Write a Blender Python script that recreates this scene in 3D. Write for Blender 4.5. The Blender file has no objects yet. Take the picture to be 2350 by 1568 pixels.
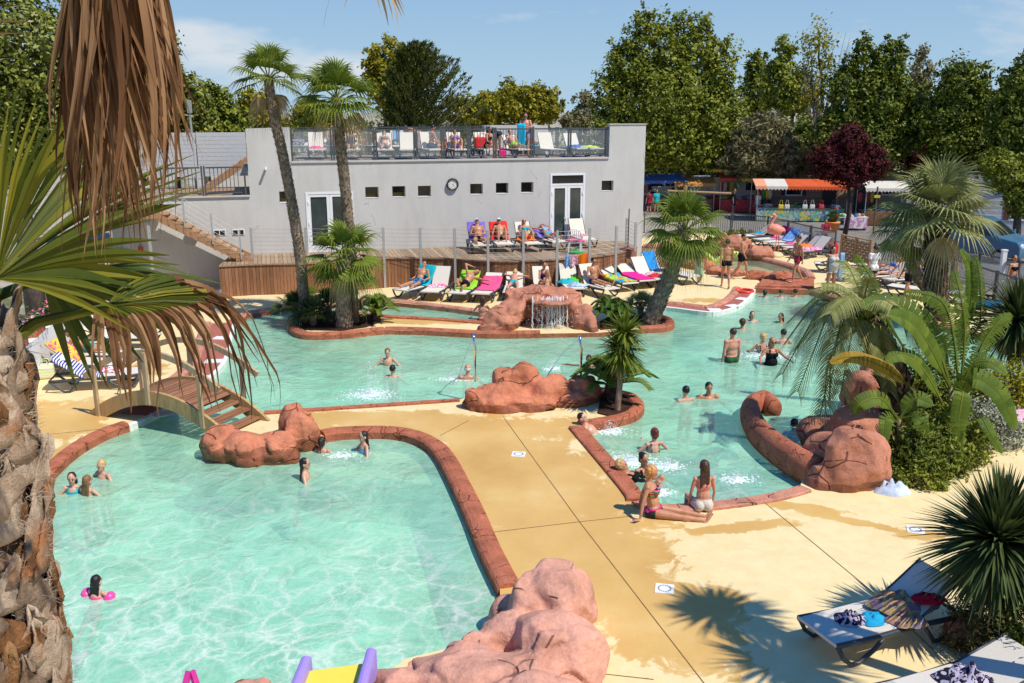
import bpy, bmesh, math, random
import numpy as np
from mathutils import Vector as V, Matrix, noise
from mathutils.geometry import tessellate_polygon
R = math.radians
rnd = random.Random(7)
sc = bpy.context.scene
col = sc.collection
# ------------------------------------------------------------------ camera
F_, Y0, H = 2080.0, 250.0, 6.3
PIT = math.atan((784 - Y0) / F_)
cam = bpy.data.cameras.new('camera'); camo = bpy.data.objects.new('camera', cam); col.objects.link(camo)
camo.location = (0, 0, H); camo.rotation_euler = (math.pi / 2 - PIT, 0, 0)
cam.sensor_width = 36; cam.lens = 36 * F_ / 2350; cam.clip_end = 3000; cam.clip_start = 0.05
sc.camera = camo
def ray(x, y):
    dx = (x - 1175) / F_; dy = -(y - 784) / F_
    return V((dx, math.cos(PIT) + dy * math.sin(PIT), -math.sin(PIT) + dy * math.cos(PIT)))
def P(x, y, z=0.0):                       # a measured point of the site plan, at height z
    d = ray(x, y); t = (z - H) / d.z
    return V((d.x * t, d.y * t, z))
def PY(x, y, Y):                          # same, at distance Y
    d = ray(x, y); t = Y / d.y
    return V((d.x * t, Y, H + d.z * t))
def PP(x, y, o, n):                       # same, on a plane
    d = ray(x, y); c = V((0, 0, H)); t = (o - c).dot(n) / d.dot(n)
    return c + d * t
# ------------------------------------------------------------------ light
SUN_EL, SUN_AZ = R(56), R(-34)            # azimuth from +X
sdir = V((math.cos(SUN_EL) * math.cos(SUN_AZ), math.cos(SUN_EL) * math.sin(SUN_AZ), math.sin(SUN_EL)))
w = bpy.data.worlds.new('World'); sc.world = w; w.use_nodes = True
nt = w.node_tree; bg = nt.nodes['Background']
sky = nt.nodes.new('ShaderNodeTexSky'); sky.sky_type = 'NISHITA'; sky.sun_disc = False
sky.sun_elevation = SUN_EL; sky.sun_rotation = math.pi / 2 - SUN_AZ
sky.air_density = 1.0; sky.dust_density = 0.25; sky.ozone_density = 2.2; sky.altitude = 10
def wn(t, **k):
    n = nt.nodes.new(t)
    for a, b in k.items(): setattr(n, a, b)
    return n
tc = wn('ShaderNodeTexCoord'); mp = wn('ShaderNodeMapping'); mp.inputs['Scale'].default_value = (1.0, 1.0, 5.0)
mp.inputs['Rotation'].default_value = (0, R(8), 0)
mp.inputs['Location'].default_value = (3.1, 0.4, 0.2)
nz = wn('ShaderNodeTexNoise'); nz.inputs['Scale'].default_value = 2.6; nz.inputs['Detail'].default_value = 7; nz.inputs['Roughness'].default_value = .55
cr = wn('ShaderNodeValToRGB'); cr.color_ramp.elements[0].position = .52; cr.color_ramp.elements[1].position = .78
mx = wn('ShaderNodeMixRGB'); mx.inputs['Color2'].default_value = (8.8, 9.2, 9.6, 1)
hs = wn('ShaderNodeHueSaturation'); hs.inputs['Saturation'].default_value = 1.08
nt.links.new(tc.outputs['Generated'], mp.inputs[0]); nt.links.new(mp.outputs[0], nz.inputs['Vector'])
nt.links.new(nz.outputs['Fac'], cr.inputs[0])
def wm(op, a, b=0.0):
    n = wn('ShaderNodeMath', operation=op)
    for i, v in enumerate((a, b)):
        if isinstance(v, (int, float)): n.inputs[i].default_value = v
        else: nt.links.new(v, n.inputs[i])
    return n.outputs[0]
sp_ = wn('ShaderNodeSeparateXYZ'); nt.links.new(tc.outputs['Generated'], sp_.inputs[0])
u_ = wm('DIVIDE', sp_.outputs[0], wm('MAXIMUM', sp_.outputs[1], .05)); v_ = wm('DIVIDE', sp_.outputs[2], wm('MAXIMUM', sp_.outputs[1], .05))
cb = wn('ShaderNodeCombineXYZ'); nt.links.new(wm('MULTIPLY', u_, 4.0), cb.inputs[0]); nt.links.new(wm('MULTIPLY', v_, 13.0), cb.inputs[1])
cn = wn('ShaderNodeTexNoise'); cn.inputs['Scale'].default_value = 1.6; cn.inputs['Detail'].default_value = 8; cn.inputs['Roughness'].default_value = .58; nt.links.new(cb.outputs[0], cn.inputs['Vector'])
acc_ = None
for (cx_, cy_, rx_, ry_, wt_) in [(470, 105, .09, .022, 1.15), (430, 75, .05, .014, .9), (560, 140, .13, .024, 1.2), (760, 150, .09, .025, 1.1), (1300, 30, .30, .025, .3), (1650, 90, .10, .03, .2), (-200, 120, .3, .05, .8), (2600, 60, .3, .05, .7)]:
    d_ = ray(cx_, cy_); a_ = wm('DIVIDE', wm('SUBTRACT', u_, d_.x / d_.y), rx_); b_ = wm('DIVIDE', wm('SUBTRACT', v_, d_.z / d_.y), ry_)
    q_ = wm('SUBTRACT', wt_, wm('SQRT', wm('ADD', wm('MULTIPLY', a_, a_), wm('MULTIPLY', b_, b_)))); acc_ = q_ if acc_ is None else wm('MAXIMUM', acc_, q_)
fc_ = wm('ADD', wm('MULTIPLY', acc_, .55), wm('MULTIPLY', wm('SUBTRACT', cn.outputs['Fac'], .50), 2.0))
cr2 = wn('ShaderNodeValToRGB'); cr2.color_ramp.elements[0].position = .02; cr2.color_ramp.elements[1].position = .6; nt.links.new(fc_, cr2.inputs[0])
mm = wn('ShaderNodeMath', operation='MULTIPLY'); mm.inputs[1].default_value = .8
nt.links.new(cr2.outputs[0], mm.inputs[0]); nt.links.new(mm.outputs[0], mx.inputs['Fac'])
sx_ = wn('ShaderNodeSeparateXYZ'); nt.links.new(tc.outputs['Generated'], sx_.inputs[0])
hz = wn('ShaderNodeValToRGB'); hz.color_ramp.elements[0].color = (.55, .79, 1.0, 1); hz.color_ramp.elements[1].color = (.10, .28, .74, 1); hz.color_ramp.elements[1].position = .42
nt.links.new(sx_.outputs[2], hz.inputs[0])
sc_ = wn('ShaderNodeMixRGB', blend_type='MULTIPLY'); sc_.inputs[0].default_value = 1; sc_.inputs[2].default_value = (9.6, 9.6, 9.6, 1); nt.links.new(hz.outputs[0], sc_.inputs[1])
sk = wn('ShaderNodeMixRGB'); sk.inputs[0].default_value = .88; nt.links.new(sky.outputs[0], sk.inputs[1]); nt.links.new(sc_.outputs[0], sk.inputs[2])
nt.links.new(sk.outputs[0], hs.inputs['Color']); nt.links.new(hs.outputs[0], mx.inputs['Color1']); nt.links.new(mx.outputs[0], bg.inputs['Color'])
bg.inputs['Strength'].default_value = 0.085
sl = bpy.data.lights.new('sun', 'SUN'); so = bpy.data.objects.new('sun', sl); col.objects.link(so)
sl.energy = 4.9; sl.angle = R(.53); sl.color = (1, .94, .83)
so.rotation_euler = sdir.to_track_quat('Z', 'Y').to_euler(); so.location = (20, -8, 30)
sc.view_settings.view_transform = 'Standard'; sc.view_settings.look = 'None'; sc.view_settings.exposure = 0
try:
    sc.cycles.max_bounces = 8; sc.cycles.transparent_max_bounces = 16; sc.cycles.caustics_reflective = False; sc.cycles.caustics_refractive = False
except Exception: pass
# ------------------------------------------------------------------ materials
MC = {}
class N:
    def __init__(s, name):
        s.m = bpy.data.materials.new(name); s.m.use_nodes = True; s.t = s.m.node_tree
        s.b = s.t.nodes['Principled BSDF']; s.out = s.t.nodes['Material Output']
    def n(s, t, **k):
        n = s.t.nodes.new(t)
        for a, b in k.items(): setattr(n, a, b)
        return n
    def l(s, a, b): s.t.links.new(a, b)
    def noise(s, vec, scale, detail=4, rough=.6, dist=0):
        n = s.n('ShaderNodeTexNoise'); n.inputs['Scale'].default_value = scale; n.inputs['Detail'].default_value = detail
        n.inputs['Roughness'].default_value = rough; n.inputs['Distortion'].default_value = dist
        if vec: s.l(vec, n.inputs['Vector'])
        return n.outputs['Fac']
    def ramp(s, f, stops):
        r = s.n('ShaderNodeValToRGB'); e = r.color_ramp.elements
        while len(e) < len(stops): e.new(.5)
        for i, (p, c) in enumerate(stops):
            e[i].position = p; e[i].color = (*c, 1) if len(c) == 3 else c
        s.l(f, r.inputs[0]); return r.outputs[0]
    def mix(s, f, a, b, mode='MIX'):
        n = s.n('ShaderNodeMixRGB', blend_type=mode)
        for v, i in ((f, 0), (a, 1), (b, 2)):
            if isinstance(v, (int, float)): n.inputs[i].default_value = v if i == 0 else (v, v, v, 1)
            elif isinstance(v, tuple): n.inputs[i].default_value = (*v[:3], 1)
            else: s.l(v, n.inputs[i])
        return n.outputs[0]
    def math(s, op, a, b=0, c=None, clamp=False):
        n = s.n('ShaderNodeMath', operation=op, use_clamp=clamp)
        for i, v in enumerate((a, b, c)):
            if v is None: continue
            if isinstance(v, (int, float)): n.inputs[i].default_value = v
            else: s.l(v, n.inputs[i])
        return n.outputs[0]
    def coord(s, kind='Object', scale=None):
        t = s.n('ShaderNodeTexCoord').outputs[kind]
        if scale:
            m = s.n('ShaderNodeMapping'); m.inputs['Scale'].default_value = scale; s.l(t, m.inputs[0]); t = m.outputs[0]
        return t
    def bump(s, h, strength, dist=.02):
        n = s.n('ShaderNodeBump'); n.inputs['Strength'].default_value = strength; n.inputs['Distance'].default_value = dist
        s.l(h, n.inputs['Height']); s.l(n.outputs[0], s.b.inputs['Normal']); return n.outputs[0]
    def color(s, c):
        if isinstance(c, tuple): s.b.inputs['Base Color'].default_value = (*c[:3], 1)
        else: s.l(c, s.b.inputs['Base Color'])
    def rough(s, v):
        if isinstance(v, (int, float)): s.b.inputs['Roughness'].default_value = v
        else: s.l(v, s.b.inputs['Roughness'])
def sc3(c, k): return tuple(min(1, x * k) for x in c)
def M(name, c, rough=.6, var=.15, scale=8, bump=0, bscale=40, spec=.4, metal=0, dist=.01, c2=None):
    if name in MC: return MC[name]
    s = N(name); v = s.coord()
    f = s.noise(v, scale, 5)
    a = sc3(c, 1 - var); b = c2 if c2 else sc3(c, 1 + var)
    s.color(s.ramp(f, [(.3, a), (.7, b)])); s.rough(rough)
    s.b.inputs['Specular IOR Level'].default_value = spec; s.b.inputs['Metallic'].default_value = metal
    if bump: s.bump(s.noise(v, bscale, 4), bump, dist)
    MC[name] = s.m; return s.m
def leafmat(name, stops, rough=.5, trans=.25, spec=.35, patch=1.2):
    rough = min(.8, rough + .15); spec = spec * .4
    if name in MC: return MC[name]
    s = N(name); g = s.n('ShaderNodeNewGeometry'); v = s.coord()
    f = s.noise(v, patch, 2)
    x = s.math('ADD', s.math('MULTIPLY', g.outputs['Random Per Island'], .6), s.math('MULTIPLY', f, .75))
    x = s.math('SUBTRACT', x, .17, clamp=True)
    c = s.ramp(x, stops); s.color(c); s.rough(rough); s.b.inputs['Specular IOR Level'].default_value = spec
    if trans:
        tr = s.n('ShaderNodeBsdfTranslucent'); s.l(s.mix(.5, c, (1.0, 1.0, .25), 'MULTIPLY'), tr.inputs['Color'])
        m = s.n('ShaderNodeMixShader'); m.inputs[0].default_value = trans
        s.l(s.b.outputs[0], m.inputs[1]); s.l(tr.outputs[0], m.inputs[2]); s.l(m.outputs[0], s.out.inputs[0])
    MC[name] = s.m; return s.m
def woodmat(name, c, plank=0, axis=0, dark=.45, off=(0, 0, 0), rough=.65):
    """planks of width `plank` along an object axis, with dark gaps and a grain"""
    if name in MC: return MC[name]
    s = N(name); v = s.coord()
    sep = s.n('ShaderNodeSeparateXYZ'); s.l(v, sep.inputs[0])
    sx = [3, 3, 3]; sx[axis] = 26
    gr = s.noise(s.coord(scale=tuple(sx)), 1.0, 5, .65)
    base = s.ramp(gr, [(.25, sc3(c, .62)), (.75, sc3(c, 1.2))])
    if plank:
        q = s.math('DIVIDE', s.math('ADD', sep.outputs[axis], 50), plank)
        fr = s.math('FRACT', q); fl = s.math('FLOOR', q)
        wn_ = s.n('ShaderNodeTexWhiteNoise', noise_dimensions='1D'); s.l(fl, wn_.inputs['W'])
        base = s.mix(1, base, s.ramp(wn_.outputs['Value'], [(0, (.68, .66, .64)), (1, (1.12, 1.1, 1.08))]), 'MULTIPLY')
        d = s.math('ABSOLUTE', s.math('SUBTRACT', fr, .5)); gap = s.math('GREATER_THAN', d, .455)
        base = s.mix(gap, base, sc3(c, .12)); s.bump(s.math('MULTIPLY', gap, -1), .8, .01)
    s.color(base); s.rough(rough); s.b.inputs['Specular IOR Level'].default_value = .25
    MC[name] = s.m; return s.m
def stripemat(name, cols, width, axis=1, soft=False, rough=.9, blot=None):
    """fabric with stripes (colour list) or coloured blots"""
    if name in MC: return MC[name]
    s = N(name); v = s.coord(); sep = s.n('ShaderNodeSeparateXYZ'); s.l(v, sep.inputs[0])
    q = s.math('FRACT', s.math('DIVIDE', s.math('ADD', sep.outputs[axis], 20), width))
    if blot: q = s.noise(v, blot, 2, .5, .6); q = s.math('MULTIPLY', s.math('SUBTRACT', q, .25), 2, clamp=True)
    k = len(cols); r = s.ramp(q, [(i / k, c) for i, c in enumerate(cols)])
    r.node.color_ramp.interpolation = 'CONSTANT'
    s.color(r); s.rough(rough); s.b.inputs['Specular IOR Level'].default_value = .1
    s.bump(s.noise(v, 30, 3), .3, .02)
    MC[name] = s.m; return s.m
def rockmat(name, c, wetline=None, scale=1.0, cm=.5):
    if name in MC: return MC[name]
    s = N(name); v = s.coord()
    f = s.noise(v, 1.3 * scale, 7, .65); f2 = s.noise(v, 14 * scale, 6, .7)
    base = s.ramp(f, [(.28, sc3(c, .62)), (.5, c), (.75, tuple(min(.9, x * 1.25 + .02) for x in c))])
    base = s.mix(.55, base, s.ramp(f2, [(.3, (.5, .47, .45)), (.7, (1.14, 1.14, 1.14))]), 'MULTIPLY')
    vo = s.n('ShaderNodeTexVoronoi', feature='DISTANCE_TO_EDGE'); vo.inputs['Scale'].default_value = 1.25 * scale
    wv = s.n('ShaderNodeTexNoise'); wv.inputs['Scale'].default_value = 1.2; s.l(v, wv.inputs['Vector'])
    s.l(s.mix(.75, s.mix(1, v, (1, 1, 1.7), 'MULTIPLY'), wv.outputs['Color'], 'ADD'), vo.inputs['Vector'])
    cr_ = s.ramp(vo.outputs['Distance'], [(0, (0, 0, 0)), (.03, (1, 1, 1))])
    msk = s.math('GREATER_THAN', s.noise(v, 1.1 * scale, 3), cm); cr_ = s.math('MAXIMUM', cr_, msk)
    base = s.mix(1, base, s.ramp(cr_, [(0, (.3, .25, .25)), (1, (1, 1, 1))]), 'MULTIPLY')
    if wetline is not None:
        g = s.n('ShaderNodeNewGeometry'); sp = s.n('ShaderNodeSeparateXYZ'); s.l(g.outputs['Position'], sp.inputs[0])
        wt = s.math('LESS_THAN', s.math('ADD', sp.outputs[2], s.math('MULTIPLY', f, -.35)), wetline)
        base = s.mix(wt, base, s.mix(1, base, (.55, .5, .46), 'MULTIPLY')); s.rough(s.ramp(wt, [(0, (.8, .8, .8)), (1, (.35, .35, .35))]))
    else: s.rough(.85)
    s.color(base); s.b.inputs['Specular IOR Level'].default_value = .25
    s.bump(s.math('ADD', s.math('MULTIPLY', cr_, .45), s.math('ADD', s.math('MULTIPLY', f, .8), s.math('MULTIPLY', f2, .42))), .8, .07)
    MC[name] = s.m; return s.m
# ------------------------------------------------------------------ mesh building
class MB:
    def __init__(s): s.v = []; s.f = []
    def add(s, vs, fs):
        o = len(s.v); s.v += [tuple(p) for p in vs]; s.f += [tuple(i + o for i in f) for f in fs]; return s
    def box(s, c, d, rz=0, rot=None):
        c = V(c); h = [x / 2 for x in d]; m = rot if rot is not None else Matrix.Rotation(rz, 3, 'Z')
        vs = [c + m @ V((i * h[0], j * h[1], k * h[2])) for i in (-1, 1) for j in (-1, 1) for k in (-1, 1)]
        return s.add(vs, [(0, 1, 3, 2), (4, 6, 7, 5), (0, 4, 5, 1), (2, 3, 7, 6), (0, 2, 6, 4), (1, 5, 7, 3)])
    def bar(s, a, b, wd, ht=None, up=(0, 0, 1)):
        a, b = V(a), V(b); d = (b - a).normalized(); u = V(up)
        if abs(d.dot(u)) > .98: u = V((0, 1, 0))
        x = d.cross(u).normalized(); z = x.cross(d); ht = wd if ht is None else ht
        vs = [p + x * (i * wd / 2) + z * (k * ht / 2) for p in (a, b) for i, k in ((-1, -1), (1, -1), (1, 1), (-1, 1))]
        return s.add(vs, [(0, 1, 2, 3), (7, 6, 5, 4), (0, 4, 5, 1), (1, 5, 6, 2), (2, 6, 7, 3), (3, 7, 4, 0)])
    def tube(s, pts, r, n=8, cap=True, sq=1.0):
        pts = [V(p) for p in pts]; k = len(pts)
        rs = r if isinstance(r, (list, tuple)) else [r] * k
        o = len(s.v); up = None
        for i, p in enumerate(pts):
            d = (pts[min(i + 1, k - 1)] - pts[max(i - 1, 0)])
            d = d.normalized() if d.length > 1e-9 else V((0, 0, 1))
            if up is None:
                up = V((0, 0, 1)) if abs(d.z) < .9 else V((1, 0, 0))
            x = d.cross(up).normalized(); y = x.cross(d).normalized(); up = y
            for j in range(n):
                a = 2 * math.pi * j / n
                s.v.append(tuple(p + (x * math.cos(a) + y * (math.sin(a) * sq)) * rs[i]))
        for i in range(k - 1):
            for j in range(n):
                a = o + i * n + j; b = o + i * n + (j + 1) % n
                s.f.append((a, b, b + n, a + n))
        if cap:
            s.f.append(tuple(o + j for j in reversed(range(n)))); s.f.append(tuple(o + (k - 1) * n + j for j in range(n)))
        return s
    def ell(s, c, r, rot=None, nu=12, nv=8):
        c = V(c); r = (r, r, r) if isinstance(r, (int, float)) else r; m = rot or Matrix.Identity(3)
        vs = [c + m @ V((0, 0, r[2]))]
        for i in range(1, nv):
            t = math.pi * i / nv
            for j in range(nu):
                a = 2 * math.pi * j / nu
                vs.append(c + m @ V((r[0] * math.sin(t) * math.cos(a), r[1] * math.sin(t) * math.sin(a), r[2] * math.cos(t))))
        vs.append(c + m @ V((0, 0, -r[2]))); fs = []
        for j in range(nu): fs.append((0, 1 + j, 1 + (j + 1) % nu))
        for i in range(nv - 2):
            for j in range(nu):
                a = 1 + i * nu + j; b = 1 + i * nu + (j + 1) % nu
                fs.append((a, a + nu, b + nu, b))
        e = len(vs) - 1; q = 1 + (nv - 2) * nu
        for j in range(nu): fs.append((e, q + (j + 1) % nu, q + j))
        return s.add(vs, fs)
    def lathe(s, prof, c=(0, 0, 0), n=20):
        c = V(c); vs = [c + V((r * math.cos(2 * math.pi * j / n), r * math.sin(2 * math.pi * j / n), z)) for r, z in prof for j in range(n)]
        fs = [(i * n + j, i * n + (j + 1) % n, (i + 1) * n + (j + 1) % n, (i + 1) * n + j) for i in range(len(prof) - 1) for j in range(n)]
        fs.append(tuple(reversed(range(n)))); fs.append(tuple((len(prof) - 1) * n + j for j in range(n)))
        return s.add(vs, fs)
    def poly(s, outer, z, holes=()):
        L = [[V((p[0], p[1], 0)) for p in q] for q in (outer, *holes)]
        flat = [p for q in L for p in q]; tr = tessellate_polygon(L)
        fs = []
        for t in tr:
            a, b, c = (flat[i] for i in t)
            fs.append(t if (b - a).cross(c - a).z > 0 else (t[0], t[2], t[1]))
        return s.add([(p.x, p.y, z) for p in flat], fs)
    def wall(s, pts, z0, z1, closed=False):
        n = len(pts); o = [(p[0], p[1], z0) for p in pts] + [(p[0], p[1], z1) for p in pts]
        fs = [(i, (i + 1) % n, n + (i + 1) % n, n + i) for i in range(n if closed else n - 1)]
        return s.add(o, fs)
    def prism(s, outer, z0, z1):
        s.poly(outer, z1); s.wall(outer, z0, z1, True); return s
    def sweep(s, path, prof, closed=False):
        """prof: (offset to the left of travel, z) points; path: xy points"""
        n = len(path); P2 = [V((p[0], p[1])) for p in path]; o = len(s.v); k = len(prof)
        for i in range(n):
            a = P2[(i - 1) % n] if (closed or i > 0) else P2[i]; b = P2[(i + 1) % n] if (closed or i < n - 1) else P2[i]
            d1 = (P2[i] - a); d2 = (b - P2[i])
            if d1.length < 1e-9: d1 = d2
            if d2.length < 1e-9: d2 = d1
            d1.normalize(); d2.normalize(); t = (d1 + d2)
            t = t.normalized() if t.length > 1e-6 else d1
            nn = V((-t.y, t.x)); c = max(.5, nn.dot(V((-d1.y, d1.x)))); zz = path[i][2] if len(path[i]) > 2 else 0
            for off, z in prof:
                q = P2[i] + nn * (off / c); s.v.append((q.x, q.y, z + zz))
        for i in range(n if closed else n - 1):
            for j in range(k):
                a = o + i * k + j; b = o + i * k + (j + 1) % k; c2 = o + ((i + 1) % n) * k + (j + 1) % k; d = o + ((i + 1) % n) * k + j
                s.f.append((a, d, c2, b))
        if not closed:
            s.f.append(tuple(o + j for j in range(k))); s.f.append(tuple(o + (n - 1) * k + j for j in reversed(range(k))))
        return s
    def xf(s, m):
        s.v = [tuple(m @ V(p)) for p in s.v]; return s
    def build(s, name, mat, parent=None, smooth=False, loc=None, rz=0, org=None):
        """org: world point subtracted from the vertices (parts of a thing standing there)"""
        me = bpy.data.meshes.new(name)
        vs = s.v
        if org is not None: vs = [(p[0] - org[0], p[1] - org[1], p[2] - org[2]) for p in vs]
        me.from_pydata(vs, [], s.f); me.update()
        for m in (mat if isinstance(mat, (list, tuple)) else [mat]): me.materials.append(m)
        if smooth: me.polygons.foreach_set('use_smooth', [True] * len(me.polygons))
        o = bpy.data.objects.new(name, me); col.objects.link(o)
        if parent: o.parent = parent
        if loc is not None: o.location = loc
        if rz: o.rotation_euler = (0, 0, rz)
        return o
def tag(o, label=None, cat=None, group=None, kind=None):
    if label: o['label'] = label
    if cat: o['category'] = cat
    if group: o['group'] = group
    if kind: o['kind'] = kind
    return o
def thing(name, loc, rz, label, cat, group=None):
    o = bpy.data.objects.new(name, None); col.objects.link(o); o.location = loc; o.rotation_euler = (0, 0, rz); o.empty_display_size = .2
    return tag(o, label, cat, group)
def copy_tree(o, parent=None):
    kids = list(o.children)
    c = o.copy(); col.objects.link(c)
    if parent: c.parent = parent
    for ch in kids: copy_tree(ch, c)
    return c
def struct(o): return tag(o, kind='structure')
def smooth_path(pts, n=6, closed=False):
    pts = [V((p[0], p[1], p[2] if len(p) > 2 else 0)) for p in pts]; k = len(pts); out = []
    for i in range(k if closed else k - 1):
        g = lambda j: pts[j % k] if closed else pts[max(0, min(k - 1, j))]
        a, b, c, d = g(i - 1), g(i), g(i + 1), g(i + 2)
        for j in range(n):
            t = j / n
            out.append(.5 * ((2 * b) + (c - a) * t + (2 * a - 5 * b + 4 * c - d) * t * t + (3 * b - a - 3 * c + d) * t ** 3))
    if not closed: out.append(pts[-1])
    return out
def bevel(o, w=.01, seg=2):
    m = o.modifiers.new('bevel', 'BEVEL'); m.width = w; m.segments = seg; m.limit_method = 'ANGLE'; return o
def bake(o):
    dg = bpy.context.evaluated_depsgraph_get(); dg.update(); me = bpy.data.meshes.new_from_object(o.evaluated_get(dg)); old = o.data
    o.modifiers.clear(); o.data = me
    bpy.data.meshes.remove(old); return o
def remesh(mb, voxel, smooth_it=2, fac=.5):
    """one closed surface round all the volumes in mb"""
    me = bpy.data.meshes.new('tmp'); me.from_pydata(mb.v, [], mb.f); o = bpy.data.objects.new('tmp', me); col.objects.link(o)
    m = o.modifiers.new('r', 'REMESH'); m.mode = 'VOXEL'; m.voxel_size = voxel
    if smooth_it:
        m = o.modifiers.new('s', 'SMOOTH'); m.iterations = smooth_it; m.factor = fac
    dg = bpy.context.evaluated_depsgraph_get(); dg.update(); e = bpy.data.meshes.new_from_object(o.evaluated_get(dg))
    n = len(e.vertices); co = np.empty(n * 3, 'f'); e.vertices.foreach_get('co', co); co = co.reshape(-1, 3)
    fs = [tuple(p.vertices) for p in e.polygons]
    nr = np.empty(n * 3, 'f'); e.vertex_normals.foreach_get('vector', nr); nr = nr.reshape(-1, 3)
    bpy.data.objects.remove(o); bpy.data.meshes.remove(me); bpy.data.meshes.remove(e)
    return co, fs, nr
# ================================================================== SITE
GREY = M('grey_render', (.47, .465, .455), .85, .05, .6, .25, 25, .2, dist=.01)
def greywall():
    s = N('grey_wall_paint'); v = s.coord()
    f = s.noise(v, .5, 6, .6); f2 = s.noise(s.coord(scale=(1.2, 1.2, .35)), 2.0, 5, .7)
    b = s.ramp(f, [(.3, (.555, .54, .515)), (.7, (.62, .605, .58))])
    b = s.mix(.6, b, s.ramp(f2, [(.32, (.86, .86, .86)), (.55, (1, 1, 1))]), 'MULTIPLY')
    wv = s.n('ShaderNodeTexVoronoi', feature='DISTANCE_TO_EDGE'); wv.inputs['Scale'].default_value = .42
    nn = s.n('ShaderNodeTexNoise'); nn.inputs['Scale'].default_value = 1.5; nn.inputs['Detail'].default_value = 5; s.l(v, nn.inputs['Vector'])
    s.l(s.mix(.3, v, nn.outputs['Color'], 'ADD'), wv.inputs['Vector'])
    ck = s.math('MULTIPLY', s.math('LESS_THAN', wv.outputs['Distance'], .0025), s.math('GREATER_THAN', s.noise(v, .8, 2), .6))
    b = s.mix(ck, b, (.3, .29, .28))
    s.color(b); s.rough(.85); s.b.inputs['Specular IOR Level'].default_value = .2
    s.bump(s.noise(v, 14, 6, .7), .35, .02); return s.m
GREYW = greywall()
SILL = M('pale_sill', (.56, .53, .5), .8, .06, 6)
WHITE = M('white_pvc', (.82, .83, .84), .35, .03)
METAL = M('dark_grey_metal', (.07, .082, .09), .4, .1, 20, spec=.5)
GALV = M('galvanised_post', (.42, .42, .41), .45, .08, 12, metal=.3)
CHROME = M('chrome', (.8, .8, .82), .08, .02, metal=1)
DARKG = M('dark_window_glass', (.012, .012, .014), .08, .3, 1.5, spec=.5)
def deckmat():
    s = N('ochre_concrete'); g = s.n('ShaderNodeNewGeometry'); pos = g.outputs['Position']
    big = s.noise(pos, .55, 5, .65); mid = s.noise(pos, 3.2, 6, .7); fine = s.noise(pos, 60, 4, .7)
    dry = s.ramp(mid, [(.25, (.72, .555, .285)), (.55, (.80, .645, .355)), (.85, (.84, .71, .45))])
    wet = s.ramp(big, [(.3, (.58, .34, .10)), (.55, (.66, .42, .14)), (.75, (.73, .51, .21))])
    sep = s.n('ShaderNodeSeparateXYZ'); s.l(pos, sep.inputs[0])
    wv = s.noise(pos, 1.7, 6, .7, .6)
    acc = None
    # damp areas seen in the photo: (px, py, rx, ry, angle, weight)
    for (px, py, rx, ry, an, wt) in [(1060, 985, 3.3, .9, 0, 1), (1200, 1100, 1.7, 3.4, 25, 1), (1330, 1270, 1.35, 2.3, 18, 1), (1500, 1400, .85, 1.6, 25, 1.0),
                                 (1620, 1390, .62, .75, 0, .9), (870, 960, 2.6, .55, 0, 1), (1230, 1330, 1.1, 1.3, 0, 1), (1700, 1210, 1.3, .22, 12, .8), (1950, 1195, 1.35, .17, -28, .8), (2110, 1230, .55, .2, 0, .8), (1840, 1165, .9, .25, -20, .8),
                                 (1470, 1480, .45, .45, 0, .8), (150, 960, 1.6, 1.6, 0, .8), (200, 1060, 1.2, 1.9, 0, 1), (330, 850, .9, 1.0, 0, .7), (1040, 735, 3.4, .55, 0, 1), (1620, 690, 1.3, .5, 0, .75), (1000, 690, 3.5, .5, 0, .5), (1740, 700, .8, 1.0, 0, .8)]:
        c = P(px, py); ca, sa = math.cos(R(an)), math.sin(R(an))
        dx = s.math('SUBTRACT', sep.outputs[0], c.x); dy = s.math('SUBTRACT', sep.outputs[1], c.y)
        a = s.math('MULTIPLY_ADD', dx, ca / rx, s.math('MULTIPLY', dy, sa / rx)); b = s.math('MULTIPLY_ADD', dx, -sa / ry, s.math('MULTIPLY', dy, ca / ry))
        q = s.math('SUBTRACT', wt, s.math('SQRT', s.math('ADD', s.math('MULTIPLY', a, a), s.math('MULTIPLY', b, b))))
        acc = q if acc is None else s.math('MAXIMUM', acc, q)
    m = s.math('ADD', acc, s.math('MULTIPLY', s.math('SUBTRACT', wv, .5), 2.3))
    m = s.ramp(m, [(.0, (0, 0, 0)), (.03, (.6, .6, .6)), (.16, (1, 1, 1))])
    m2 = s.ramp(s.noise(pos, .9, 7, .75, 1.0), [(.66, (0, 0, 0)), (.7, (.55, .55, .55))])
    m = s.math('MAXIMUM', m, m2)
    c = s.mix(m, dry, wet); c = s.mix(.35, c, s.ramp(fine, [(.3, (.86, .85, .83)), (.7, (1.05, 1.05, 1.05))]), 'MULTIPLY')
    c = s.mix(.5, c, s.ramp(s.noise(pos, .28, 3), [(.3, (.93, .88, .8)), (.7, (1.04, 1.04, 1.04))]), 'MULTIPLY')
    s.color(c); s.rough(s.ramp(m, [(0, (.85, .85, .85)), (1, (.5, .5, .5))])); s.b.inputs['Specular IOR Level'].default_value = .3
    s.bump(s.math('ADD', s.math('MULTIPLY', fine, .3), mid), .12, .01); return s.m
DECK = deckmat()
TERRA = rockmat('terracotta_concrete', (.50, .16, .085), None, 2.2)
TERRAP = rockmat('pink_terracotta_concrete', (.62, .28, .19), None, 2.2)
PINKROCK = rockmat('pink_artificial_rock', (.72, .36, .26), -.35, 1.0, .40)
REDROCK = rockmat('red_artificial_rock', (.60, .215, .115), -.02, 1.2)
BROWNROCK = rockmat('brown_artificial_rock', (.57, .235, .145), -.02, 1.1, .46)

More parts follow.
